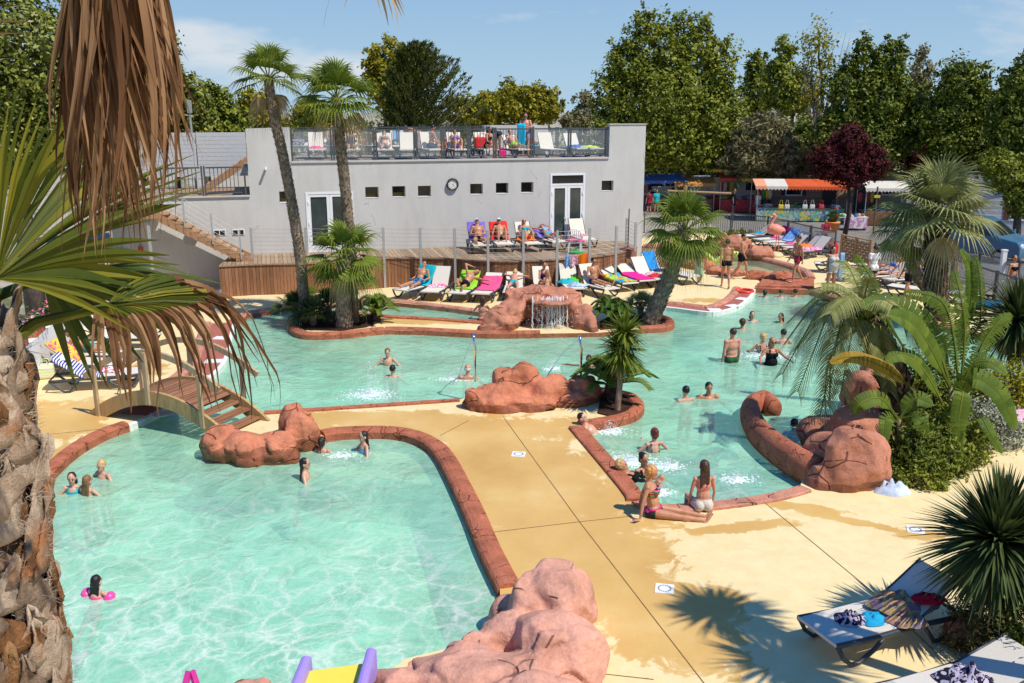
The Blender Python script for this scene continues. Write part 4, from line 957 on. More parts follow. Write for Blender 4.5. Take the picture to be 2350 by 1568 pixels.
TURQ, GREEN, PINK, HOT, BLUE, RED_, ORG, YEL, PURP, WHT, LBLUE, NAVY = cl('turquoise', (.02, .42, .50)), cl('lime', (.30, .62, .05)), cl('pink', (.80, .10, .25)), cl('magenta', (.80, .03, .28)), cl('blue', (.03, .16, .62)), cl('red', (.72, .04, .04)), cl('orange', (.85, .20, .02)), cl('yellow', (.75, .62, .25)), cl('purple', (.22, .15, .55)), cl('white', (.75, .76, .78)), cl('pale_blue', (.25, .45, .75)), cl('navy', (.03, .04, .12))
STRN = stripemat('navy_white_stripes', [(.75, .75, .78), (.06, .06, .30)], .05, 1); STRB = stripemat('brown_stripes', [(.7, .6, .5), (.14, .06, .05)], .07, 1); STRP = stripemat('pink_white_stripes', [(.8, .5, .6), (.75, .08, .25), (.8, .75, .75)], .06, 0)
MULT = stripemat('multicoloured_towel', [(.03, .15, .55), (.03, .35, .6), (.35, .5, .08), (.6, .6, .1), (.75, .15, .04), (.8, .22, .03)], 1, blot=2.2); FLOR = stripemat('patterned_cloth', [(.75, .2, .3), (.8, .7, .7), (.8, .25, .4), (.6, .1, .2)], 1, blot=9)
PASH = stripemat('paisley_cloth', [(.12, .08, .09), (.45, .22, .16), (.5, .33, .12), (.22, .16, .2), (.5, .22, .2)], 1, blot=7); ZEB = stripemat('black_white_print', [(.015, .013, .03), (.40, .36, .48), (.02, .015, .03), (.5, .46, .55)], 1, blot=9)
g1, g2, g3, g4, g5 = 'sun loungers lined up before the timber platform', 'sun loungers on the timber platform', 'sun loungers by the glass fence on the right', 'sun loungers on the roof terrace', 'sun loungers along the white wall'
L1 = lounger(966, 653, 918, 667, 0, 52, None, 'leftmost front lounger with a turquoise towel and a man in blue shorts', g1)
L2 = lounger(1009, 655, 983, 672, 0, 55, None, 'empty cream lounger with a pink printed cloth on its seat', g1)
L3 = lounger(1071, 658, 1044, 676, 0, 38, None, 'cream lounger with a lime towel and a man lying on his side', g1)
L4 = lounger(1124, 659, 1097, 678, 0, 32, None, 'cream lounger half covered by a raspberry towel', g1)
L5 = lounger(1180, 655, 1174, 677, 0, 32, None, 'cream lounger with the woman in a turquoise bikini face down', g1)
L6 = lounger(1244, 654, 1262, 677, 0, 52, None, 'cream lounger with the woman in a purple swimsuit, half behind the waterfall rock', g1)
L7 = lounger(1306, 648, 1332, 672, 0, 55, None, 'cream lounger heaped with turquoise and green towels', g1)
L8 = lounger(1357, 650, 1412, 665, 0, 60, None, 'cream lounger with the young man in dark trunks sitting upright', g1)
L9 = lounger(1408, 637, 1480, 661, 0, 25, None, 'cream lounger covered by an orange and blue towel', g1)
L10 = lounger(1448, 631, 1507, 651, 0, 25, None, 'cream lounger covered by a magenta towel', g1)
L11 = lounger(1478, 628, 1514, 638, 0, 50, None, 'cream lounger with a raised back and folded red and navy towels', g1)
L12 = lounger(1500, 619, 1524, 627, 0, 50, None, 'cream lounger with a bright blue towel over its back', g1)
L13 = lounger(1548, 623, 1568, 628, 0, 0, None, 'flat cream lounger half hidden behind the leaning palm trunk', g1)
U1 = lounger(1096, 553, 1108, 565, 1.1, 60, None, 'lounger with a violet towel and a man in a white cap on the platform', g2)
U2 = lounger(1147, 551, 1162, 563, 1.1, 55, None, 'lounger with a red towel and a man with raised knees on the platform', g2)
U3 = lounger(1204, 550, 1228, 560, 1.1, 60, None, 'lounger with an orange towel under the blonde woman on the platform', g2)
U4 = lounger(1254, 546, 1281, 554, 1.1, 25, None, 'lounger with the woman in a turquoise bikini lying back on the platform', g2)
U5 = lounger(1328, 541, 1357, 552, 1.1, 58, None, 'empty lounger behind the white plastic chair on the platform', g2)
R1 = lounger(1744, 539, 1698, 541, 0, 35, None, 'lounger with a brown striped towel behind the flamingo', g3)
R2 = lounger(1784, 546, 1730, 550, 0, 40, None, 'lounger with a purple towel on its back, right behind the flamingo', g3)
R3 = lounger(1806, 552, 1753, 556, 0, 40, None, 'lounger with a light blue towel hanging over its raised back', g3)
R4 = lounger(1827, 559, 1771, 562, 0, 42, SLG, 'empty grey lounger between the blue towel and the orange towel', g3)
R5 = lounger(1858, 566, 1803, 568, 0, 45, SLG, 'grey lounger with an orange towel on its seat', g3)
R6 = lounger(1874, 572, 1816, 577, 0, 45, SLG, 'grey lounger with a pink dotted towel on its seat', g3)
R7 = lounger(1944, 606, 1882, 604, 0, 0, None, 'flat cream lounger with a yellow towel, behind the woman in white', g3)
R8 = lounger(1990, 627, 1942, 624, 0, 20, None, 'cream lounger with a person lying behind the boy in the white shirt', g3)
R9 = lounger(2048, 630, 2012, 632, 0, 35, None, 'cream lounger with the woman in a blue bikini', g3)
R10 = lounger(2096, 636, 2024, 643, 0, 30, None, 'cream lounger with the person in sunglasses beside the palm trunk', g3)
R11 = lounger(2125, 664, 2068, 657, 0, 0, None, 'flat cream lounger behind the walking legs', g3)
R12 = lounger(2252, 678, 2200, 672, 0, 45, SLG, 'grey lounger with a striped towel far right', g3)
R13 = lounger(2290, 700, 2230, 694, 0, 0, None, 'flat lounger with a dark blue towel far right', g3)
R14 = lounger(2420, 950, 2335, 955, 0, 20, None, 'lounger at the right edge with a bag and a striped towel', g3)
E1 = lounger(197, 858, 281, 853, 0, 38, None, 'lounger with a navy striped towel nearest the palm on the left', g5)
E2 = lounger(180, 828, 293, 832, 0, 38, None, 'lounger with a pink and yellow towel second from the palm on the left', g5)
E3 = lounger(200, 808, 275, 808, 0, 15, None, 'lounger with the woman propped on her elbows by the white wall', g5)
E4 = lounger(256, 770, 350, 771, 0, 20, None, 'empty lounger farther along the white wall behind the dry frond', g5)
E6 = lounger(270, 748, 345, 748, 0, 20, None, 'farthest lounger by the white wall, mostly behind the dry frond', g5)
E5 = lounger(420, 676, 480, 672, 0, 10, None, 'lounger in the shade beside the stairs', g5)
T1 = lounger(726, 341, 730, 345, ZL, 60, None, 'terrace lounger with a red cloth, leftmost behind the railing', g4)
T2 = lounger(806, 341, 810, 345, ZL, 55, None, 'terrace lounger with the woman in a cap', g4)
T3 = lounger(883, 341, 886, 345, ZL, 55, None, 'terrace lounger with the woman in sunglasses', g4)
T4 = lounger(935, 341, 937, 345, ZL, 58, None, 'empty terrace lounger right of the blue towel', g4)
T5 = lounger(912, 333.5, 916, 336.5, ZL, 58, None, 'terrace lounger with a light blue towel over its back', g4)
T6 = lounger(700, 333.5, 680, 334.7, ZL, 10, None, 'flat terrace lounger with a black and white bag at the far left', g4)
T7 = lounger(755, 333.5, 780, 334.7, ZL, 20, None, 'terrace lounger with the seated person left of the palm trunk', g4)
T8 = lounger(840, 333.5, 868, 334.7, ZL, 10, None, 'flat terrace lounger with a person raising the knees', g4)
T9 = lounger(1108, 341, 1128, 344, ZL, 60, None, 'terrace lounger with a big red bag', g4)
T10 = lounger(1256, 341, 1282, 344, ZL, 58, None, 'empty terrace lounger right of the man with the blue towel', g4)
T11 = lounger(1316, 338.5, 1344, 341.5, ZL, 50, None, 'terrace lounger with a blue patterned towel', g4)
T12 = lounger(1337, 338.5, 1376, 341.5, ZL, 0, None, 'flat terrace lounger with a lime towel, rightmost', g4)
T13 = lounger(1178, 341, 1210, 344, ZL, 45, None, 'terrace lounger beside the man with the blue towel', g4)
T14 = lounger(1045, 341, 1062, 344, ZL, 60, None, 'terrace lounger with the woman in a violet bikini', g4)
T15 = lounger(985, 341, 1005, 344, ZL, 62, None, 'terrace lounger with the man sitting sideways', g4)
T16 = lounger(1222, 333.5, 1245, 334.7, ZL, 50, None, 'terrace lounger with a blue cloth, behind the standing man', g4)
N1 = lounger(2057, 1400, 1862, 1452, 0, 33, SLG, 'large grey lounger in the foreground with crumpled clothes, under palm shadow', 'sun loungers in the foreground')
nloc = P(2240, 1560, .34); 
N2 = lounger(2240, 1560, 2020, 1625, 0, 15, SLG, 'grey lounger cut by the bottom right corner with a black and white cloth', 'sun loungers in the foreground')
towel(L1, -.25, .76, .8, TURQ, 'turquoise beach towel under the man in blue shorts', seed=1)
towel(L3, -.6, .72, .74, GREEN, 'lime green towel under the man lying on his side', seed=2)
towel(L4, -.75, .52, .76, PINK, 'raspberry towel spread over the fourth lounger of the front row', seed=3)
towel(L9, -1.1, .2, .8, MULT, 'orange, blue and green printed towel on a lounger', seed=4)
towel(L10, -1.15, .12, .78, HOT, 'magenta towel spread over a lounger by the leaning palm', seed=5)
towel(L12, -.3, .78, .5, cl('azure', (.03, .28, .70)), 'bright blue towel over the raised back of a lounger', seed=6)
towel(U1, -.1, .76, .72, PURP, 'violet towel behind the man in a white cap', seed=7)
towel(U2, -.15, .77, .78, RED_, 'red towel behind the man with raised knees', seed=8)
towel(U3, -.6, .1, .76, ORG, 'orange towel under the blonde woman', seed=9)
towel(U4, -.3, .7, .66, PURP, 'violet towel under the woman in a turquoise bikini on the platform', seed=19)
towel(R1, -.4, .76, .7, STRB, 'brown and cream striped towel behind the flamingo', seed=10)
towel(R2, .2, .76, .7, cl('plum', (.30, .02, .14)), 'purple towel on a lounger back behind the flamingo', seed=11)
towel(R3, -.3, .8, .72, cl('sky', (.20, .38, .75), .5), 'light blue towel over a lounger back beside the flamingo', seed=12)
towel(R7, -.9, .1, .7, YEL, 'pale yellow towel behind the woman in white', seed=13)
towel(R10, -.4, .7, .7, BLUE, 'blue towel under the person in sunglasses', seed=14)
towel(E1, -.4, .77, .78, STRN, 'navy and white striped towel on the left lounger', seed=15)
towel(E2, -.05, .76, .68, stripemat('pink_yellow_print', [(.80, .07, .22), (.82, .1, .25), (.80, .45, .05), (.85, .55, .08), (.8, .08, .2)], 1, blot=4), 'pink towel with a yellow print on a left lounger', seed=16)
towel(R12, -.9, -.1, .76, STRN, 'navy and white striped towel far right', seed=17)
towel(R13, -.6, .1, .8, cl('deep_teal', (.02, .13, .25)), 'dark blue towel far right', seed=18)
towel(R14, -1.1, -.2, .8, STRP, 'pink striped towel at the right edge', seed=20)
towel(T5, .15, .76, .34, cl('denim_blue', (.15, .38, .68)), 'light blue towel over a terrace lounger back', seed=21)
towel(E5, -1.0, .2, .72, cl('teal_green', (.03, .45, .38)), 'green towel on the lounger in the shade', seed=22)
towel(R8, -.2, .55, .6, LBLUE, 'pale blue towel behind the boy in the white shirt', seed=23)
def onl(L, x, s, up=0): return lpt(L, x, s, up)
pile(onl(L2, 0, -.22), .3, .1, FLOR, 'pink and white printed cloth on an empty lounger', seed=1)
pile(onl(L7, -.1, -.15), .26, .16, TURQ, 'turquoise crumpled towel on the heaped lounger', seed=2); pile(onl(L7, .15, .02), .26, .16, cl('leaf_green', (.10, .50, .05)), 'green crumpled towel on the heaped lounger', seed=3); pile(onl(L7, .1, -.75), .28, .12, cl('pale_print', (.35, .5, .65), .5), 'pale blue printed cloth at the foot of the heaped lounger', seed=4)
pile(onl(L11, .1, -.3), .22, .1, FLOR, 'pink patterned cloth on the lounger with a raised back', seed=5); pile(onl(L11, 0, -.75), .25, .1, RED_, 'folded red towel on the lounger with a raised back', seed=6); pile(onl(L11, .15, -.95), .2, .08, NAVY, 'folded navy towel on the lounger with a raised back', seed=7)
pile(onl(L12, 0, -.4), .22, .08, NAVY, 'dark folded jeans on the lounger with the bright blue towel', seed=8)
pile(onl(U5, 0, -.1), .22, .1, FLOR, 'patterned cloth on the empty platform lounger', seed=9)
pile(onl(R5, 0, -.35), .34, .14, ORG, 'orange crumpled towel on a grey lounger', seed=10)
pile(onl(R6, 0, -.35), .42, .13, stripemat('pink_dots', [(.75, .05, .25), (.75, .08, .28), (.85, .6, .7), (.75, .05, .25)], 1, blot=14), 'pink dotted crumpled towel on a grey lounger', seed=11)
pile(onl(R2, .1, -.2), .22, .06, HOT, 'small magenta cloth on the lounger behind the flamingo', seed=12); pile(onl(R4, .1, -.35), .25, .06, PINK, 'small pink cloth on the empty grey lounger', seed=13); pile(onl(R1, -.1, .05), .25, .12, cl('teal', (.03, .3, .5)), 'blue crumpled towel at the far end behind the flamingo', seed=14)
pile(onl(R7, 0, -.75), .22, .07, NAVY, 'small navy cloth behind the woman in white', seed=15)
pile(onl(E1, .1, -.55), .24, .09, stripemat('red_white_print', [(.7, .03, .1), (.85, .7, .75), (.7, .05, .15)], 1, blot=10), 'red and white crumpled shirt on the striped towel', seed=16); pile(onl(E1, 0, .55, .03), .16, .07, WHT, 'white crumpled shirt on top of the striped towel', seed=17)
pile(onl(T1, 0, -.2), .3, .1, PINK, 'red crumpled cloth on the leftmost terrace lounger', seed=18); pile(onl(T11, 0, -.3), .36, .12, cl('blue_print', (.02, .12, .45), .8), 'blue patterned towel on a terrace lounger', seed=19); pile(onl(T12, 0, -.6), .34, .09, cl('yellow_green', (.50, .70, .10)), 'lime crumpled towel on the rightmost terrace lounger', seed=20); pile(onl(T16, 0, -.3), .25, .08, TURQ, 'turquoise cloth behind the standing man', seed=21)
pile(onl(N1, -.02, -.72), .17, .09, ZEB, 'black and lilac printed shorts on the foreground lounger', 'crumpled_shorts', 'shorts', 22); pile(onl(N1, .08, -.46), .15, .07, cl('cyan', (.02, .33, .55)), 'bright blue shorts with white marks on the foreground lounger', 'crumpled_shorts', 'shorts', 23, .6)
pile(onl(N1, 0.02, .06), .32, .16, PASH, 'large paisley scarf crumpled on the foreground lounger', 'crumpled_scarf', 'scarf', 24); pile(onl(N1, .2, .30), .16, .1, cl('dark_red', (.35, .01, .03)), 'dark red cloth beside the paisley scarf', 'crumpled_cloth', 'cloth', 25); pile(onl(N1, .28, -.1), .2, .08, PASH, 'trailing end of a patterned shawl over the lounger side', 'crumpled_scarf', 'scarf', 26)
pile(onl(N2, .0, -.15), .27, .16, ZEB, 'black and white cloth on the lounger in the bottom corner', 'crumpled_cloth', 'cloth', 27)
pile(P(2050, 1128), .26, .17, cl('pale_blue_white', (.52, .60, .74), .3), 'white and pale blue crumpled towel on the ground by the big rock', seed=28); 
bag(onl(T9, 0, 0.02), .7, .3, .42, RED_, 'big red beach bag on a terrace lounger', R(15)); bag(P(1152, 362, ZL), .32, .2, .3, HOT, 'pink and orange bag on the terrace floor', .4); bag(onl(T6, 0, -.5), .55, .3, .25, ZEB, 'black and white bag at the far left of the terrace', .2)
bag(P(1911, 582, 0), .4, .3, .45, RED_, 'red bag behind the woman in white', .3); bag(P(1470, 640), .35, .25, .25, TURQ, 'turquoise bag behind the magenta towel', .3); bag(P(107, 868), .4, .3, .35, stripemat('green_stripes', [(.6, .65, .3), (.7, .7, .6)], .07, 2), 'green and cream striped bag behind the left lounger', .3)
bag(P(1176, 692), .2, .15, .14, TURQ, 'small turquoise box under a lounger in the front row', .2); bag(P(2335, 915, .0), .35, .25, .3, cl('grey_bag', (.35, .35, .38)), 'grey bag at the right edge', .3)
# laundry on the cable fence
for (x0, x1, y0, y1, m_, l) in [(1296, 1307, 584, 612, LBLUE, 'pale blue narrow towel hanging on the cable fence'), (1307, 1326, 584, 610, FLOR, 'checked red and white cloth hanging on the cable fence'), (1326, 1350, 582, 609, ORG, 'orange towel hanging on the cable fence')]:
    o0 = P(1300, 584, 1.28); Yp = o0.y - .05; a, e = PY(x0, y0, Yp), PY(x1, y1, Yp); b = MB(); n, m = 10, 8; vs = []
    for i in range(n + 1):
        for j in range(m + 1):
            u, v_ = i / n, j / m; vs.append(((a.x) + (e.x - a.x) * u, Yp + .03 * math.sin(u * 9 + v_ * 2) * (.3 + v_), a.z + (e.z - a.z) * v_ * (1 + .08 * math.sin(u * 5))))
    o = b.add(vs, [(i * (m + 1) + j, i * (m + 1) + j + 1, (i + 1) * (m + 1) + j + 1, (i + 1) * (m + 1) + j) for i in range(n) for j in range(m)]).build('hanging_towel', m_, smooth=True, org=a, loc=a); tag(o, l, 'towel')
# white plastic chair
def plastic_chair(c, rz, label):
    t = thing('plastic_chair', c, rz, label, 'chair'); 
    o = MB().box((0, 0, .42), (.46, .44, .03)).build('seat', WHITE, t); bevel(o, .012); bake(o)
    for x in (-.2, .2):
        for y in (-.19, .2): MB().bar((x, y, .42), (x * 1.15, y * 1.15, 0), .045, .03).build('leg', WHITE, t)
        MB().tube([(x * 1.15, -.2, .42), (x * 1.2, -.2, .64), (x * 1.2, .15, .66), (x * 1.05, .25, .7)], .02, 6).build('arm', WHITE, t, True)
    for k in range(7):
        a = (k - 3) * .055; MB().bar((a, .21, .43), (a * 1.35, .3, .86 - abs(k - 3) * .012), .022, .012).build('back_slat', WHITE, t)
    MB().tube([(-.23, .22, .44), (-.25, .29, .72), (-.2, .31, .84), (-.08, .31, .9), (.08, .31, .9), (.2, .31, .84), (.25, .29, .72), (.23, .22, .44)], .02, 6).build('back_frame', WHITE, t, True); return t
cc = P(1320, 580, 1.1); plastic_chair(cc, R(170), 'white slatted plastic chair on the platform'); pile(cc + V((0, 0, .44)), .3, .1, PINK, 'crimson towel on the white plastic chair', seed=31); pile(cc + V((0, -.25, .02)), .2, .14, cl('forest', (.02, .28, .06)), 'green cloth on the platform under the plastic chair', seed=32)
# red ring in the far corner of the pool
rg = P(1708, 668, .03); b = MB(); b.tube([(rg.x * 0 + .3 * math.cos(a), .3 * math.sin(a), 0) for a in [i * .35 for i in range(19)]], .055, 10); o = b.build('swim_ring', M('red_vinyl', (.75, .05, .03), .3), smooth=True, loc=rg); tag(o, 'red swim ring lying on the far pool edge', 'swim ring')
# water snake and orange dome of the paddling pool
sn = P(1600, 604, .15); b = MB(); pts = [PY(x, y, sn.y) - sn for x, y in [(1572, 583), (1585, 589), (1603, 590), (1615, 581), (1630, 592), (1640, 600), (1655, 592), (1670, 584)]]
b.tube(smooth_path(pts, 5), [.05 + .05 * min(1, i / 10) for i in range(len(smooth_path(pts, 5)))], 10); YG = M('yellow_green_plastic', (.50, .62, .12), .35, .1)
t = thing('toy_snake', sn, 0, 'winding yellow-green toy water snake over the low red rock', 'water toy'); b.build('body', YG, t, True); hd = PY(1690, 584, sn.y) - sn; MB().tube(smooth_path([pts[-1], (pts[-1] + hd) / 2 + V((0, 0, .08)), hd], 4), .09, 10).ell(hd, (.16, .12, .13)).build('head', YG, t, True); MB().ell(hd + V((-.02, -.1, .07)), .03).ell(hd + V((.08, -.09, .07)), .03).build('eyes', MC['black_plastic'], t)
c = P(1608, 601, -.05); b = MB(); b.lathe([(.42, 0), (.41, .12), (.34, .28), (.2, .4), (.0001, .45)], n=24); o = b.build('water_mushroom', M('orange_enamel', (.85, .17, .03), .3), smooth=True, loc=c); tag(o, 'shiny orange water dome in the paddling pool', 'water dome')
# flamingo
fb = P(1777, 588, 0); t = thing('flamingo_statue', fb, 0, 'tall pink flamingo figure on a round sandy base', 'statue'); FP = M('flamingo_pink', (.80, .28, .20), .5, .1); FPL = M('flamingo_pale', (.82, .50, .42), .5, .1)
def fp(x, y): return PY(x, y, fb.y) - fb
o = MB().lathe([(.42, 0), (.38, .08), (.3, .16), (.1, .2), (.0001, .2)], n=18).build('base', M('sand_base', (.62, .5, .3), .9, .2), t, True)
bc = fp(1781, 527)
b = MB().ell(bc, (.36, .24, .24), Matrix.Rotation(.25, 3, 'Y')).ell(bc + V((.24, 0, -.03)), (.2, .15, .15), Matrix.Rotation(.6, 3, 'Y')).ell(bc + V((-.2, 0, .03)), (.2, .17, .2))
b.tube(smooth_path([bc + V((-.22, 0, .05)), fp(1769, 516), fp(1774, 507), fp(1779, 500), fp(1779, 494), fp(1775, 492)], 5), .058, 10); b.ell(fp(1775, 493), (.085, .07, .07)); co, fs, nr = remesh(b, .03, 3); m2 = MB(); m2.v = [tuple(map(float, p)) for p in co]; m2.f = fs; m2.build('body', FP, t, True)
b = MB().tube([fp(1773, 495), fp(1769.5, 499), fp(1771, 504)], [.045, .035, .012], 8); b.build('beak', M('beak', (.75, .6, .5), .4), t, True); MB().ell(fp(1770.5, 503), (.03, .03, .05)).build('beak_tip', MC['black_plastic'], t)
MB().ell(bc + V((.3, -.1, -.13)), (.12, .06, .09), Matrix.Rotation(.7, 3, 'Y')).build('tail', M('tail_dark', (.1, .05, .05), .6), t, True)
for (x0, x1) in ((1783, 1776), (1787, 1786)): MB().tube([fp(x0, 540), fp((x0 + x1) / 2 + 1, 562), fp(x1, 583)], .022, 8).ell(fp(x1, 584) + V((0, -.05, 0)), (.09, .1, .02)).build('leg', FP, t, True)
# ================================================================== PEOPLE
def skinmat(name, c):
    s = N(name); v = s.coord(); f = s.noise(v, 7, 4); s.color(s.ramp(f, [(.3, sc3(c, .86)), (.7, sc3(c, 1.12))])); s.rough(.42)
    s.b.inputs['Specular IOR Level'].default_value = .4; s.b.inputs['Subsurface Weight'].default_value = 0; return s.m
SK = {'fair': skinmat('fair_skin', (.62, .345, .235)), 'tan': skinmat('tanned_skin', (.50, .235, .13)), 'brown': skinmat('brown_skin', (.26, .105, .055)), 'pink': skinmat('sunburnt_skin', (.60, .28, .19))}
HM = {k: M('hair_' + k, c, .45, .35, 30, .5, 90, .4, dist=.01) for k, c in {'black': (.012, .010, .010), 'brown': (.06, .028, .016), 'dark': (.025, .015, .012), 'blonde': (.55, .36, .15), 'ginger': (.42, .15, .05), 'red': (.16, .03, .02), 'white': (.6, .58, .55), 'strawberry': (.58, .27, .09), 'lightbrown': (.22, .11, .05)}.items()}
EYEM = M('eye_dark', (.02, .013, .01), .2); LIPM = M('lips', (.42, .10, .09), .5); LENS = M('sunglass_lens', (.01, .01, .012), .1)
def nrm(t): return V(t).normalized()
POSES = {
 'stand': dict(sp=(0, 0, 1), fw=(0, -1, 0), hd=(0, 0, 1), ua=((.16, .03, -1), (-.16, .03, -1)), fa=((.08, -.2, -1), (-.08, -.2, -1)), th=((.04, 0, -1), (-.04, 0, -1)), sh=((.02, .04, -1), (-.02, .04, -1)), ft=((.15, -1, 0), (-.15, -1, 0))),
 'walk': dict(sp=(0, -.05, 1), fw=(0, -1, 0), hd=(0, -.08, 1), ua=((.1, .28, -1), (-.1, -.2, -1)), fa=((.02, .05, -1), (0, -.55, -1)), th=((.03, -.42, -1), (-.02, .2, -1)), sh=((.0, -.08, -1), (0, .62, -1)), ft=((0, -1, .05), (0, -1, -.65))),
 'wade': dict(sp=(0, -.06, 1), fw=(0, -1, 0), hd=(0, -.1, 1), ua=((.75, -.25, -.75), (-.75, -.25, -.75)), fa=((.35, -.85, -.28), (-.35, -.85, -.28)), th=((.08, -.1, -1), (-.08, -.1, -1)), sh=((0, .1, -1), (0, .1, -1)), ft=((.1, -1, 0), (-.1, -1, 0))),
 'swim': dict(sp=(0, -.75, .66), fw=(0, -.66, -.75), hd=(0, -.25, 1), ua=((.8, -.6, -.35), (-.8, -.6, -.35)), fa=((.1, -1, -.3), (-.1, -1, -.3)), th=((.12, .9, -.45), (-.12, .9, -.35)), sh=((0, 1, -.1), (0, .9, -.4)), ft=((0, .9, -.4), (0, .9, -.4))),
 'recline': dict(sp=(0, .70, .71), fw=(0, -.71, .70), hd=(0, .45, .9), ua=((.32, -.15, -.75), (-.32, -.15, -.75)), fa=((-.1, -1, -.12), (.1, -1, -.12)), th=((.08, -1, .02), (-.08, -1, .02)), sh=((.08, -1, -.04), (-.08, -1, -.04)), ft=((.35, -.35, 1), (-.35, -.35, 1))),
 'kneesup': dict(sp=(0, .70, .71), fw=(0, -.71, .70), hd=(0, .35, .95), ua=((.32, -.25, -.75), (-.32, -.25, -.75)), fa=((.05, -1, -.05), (-.05, -1, -.05)), th=((.12, -.72, .72), (-.12, -.66, .76)), sh=((.02, -.38, -.92), (-.02, -.34, -.94)), ft=((.1, -1, -.05), (-.1, -1, -.05))),
 'supine': dict(sp=(0, .96, .26), fw=(0, -.26, .96), hd=(0, .95, .3), ua=((.8, .55, .1), (-.8, .55, .1)), fa=((-.55, .75, .25), (.55, .75, .25)), th=((.1, -.95, .25), (-.1, -1, .02)), sh=((.05, -.9, -.3), (-.05, -1, -.03)), ft=((.2, -.4, 1), (-.3, -.3, 1))),
 'prone': dict(sp=(0, .98, .16), fw=(0, .16, -.98), hd=(.1, .9, .4), ua=((-.8, .6, .0), (.75, .5, -.1)), fa=((.1, .95, .15), (.6, .6, -.2)), th=((-.12, -1, 0), (.12, -1, 0)), sh=((-.05, -1, 0), (.05, -1, 0)), ft=((0, -1, -.2), (0, -1, -.2))),
 'elbows': dict(sp=(0, .86, .5), fw=(0, .5, -.86), hd=(0, .5, .87), ua=((-.1, .25, -.95), (.1, .25, -.95)), fa=((.2, .95, -.1), (-.2, .95, -.1)), th=((-.08, -1, 0), (.08, -1, 0)), sh=((0, -1, 0), (0, -1, .05)), ft=((0, -1, 0), (0, -1, 0))),
 'sit': dict(sp=(0, -.12, 1), fw=(0, -1, -.1), hd=(0, -.35, .95), ua=((.22, -.35, -1), (-.22, -.35, -1)), fa=((-.25, -.9, -.35), (.25, -.9, -.35)), th=((.15, -1, .02), (-.15, -1, .02)), sh=((0, -.15, -1), (0, -.15, -1)), ft=((.1, -1, 0), (-.1, -1, 0))),
 'lean': dict(sp=(0, -.9, .45), fw=(0, -.45, -.9), hd=(0, -.9, .2), ua=((.15, -.4, -1), (-.15, -.4, -1)), fa=((-.05, -.35, -1), (.05, -.35, -1)), th=((.06, -.1, -1), (-.06, -.1, -1)), sh=((0, .15, -1), (0, .15, -1)), ft=((.1, -1, 0), (-.1, -1, 0))),
}
def caps(b, a, e, r0, r1, n=10, sx=1.0):
    a, e = V(a), V(e); d = (e - a); L = d.length; d = d / L
    u = V((0, 0, 1)) if abs(d.z) < .9 else V((1, 0, 0)); x = d.cross(u).normalized(); y = x.cross(d); vs = []; rings = []
    for k in range(3): t = -math.cos(k * math.pi / 6) ; rings.append((a + d * (r0 * t * .98), r0 * math.sin(math.acos(min(1, -t))) if k else .15 * r0))
    for k in range(1, 4): rings.append((a + d * (L * k / 4), r0 + (r1 - r0) * k / 4))
    for k in (2, 1, 0): t = math.cos(k * math.pi / 6); rings.append((e + d * (r1 * t * .98), r1 * math.sin(math.acos(min(1, t))) if k else .15 * r1))
    for c, r in rings:
        for j in range(n): an = 2 * math.pi * j / n; vs.append(c + (x * math.cos(an) + y * math.sin(an)) * r)
    m = len(rings); fs = [(i * n + j, i * n + (j + 1) % n, (i + 1) * n + (j + 1) % n, (i + 1) * n + j) for i in range(m - 1) for j in range(n)]
    fs += [tuple(reversed(range(n))), tuple((m - 1) * n + j for j in range(n))]; b.add(vs, fs)
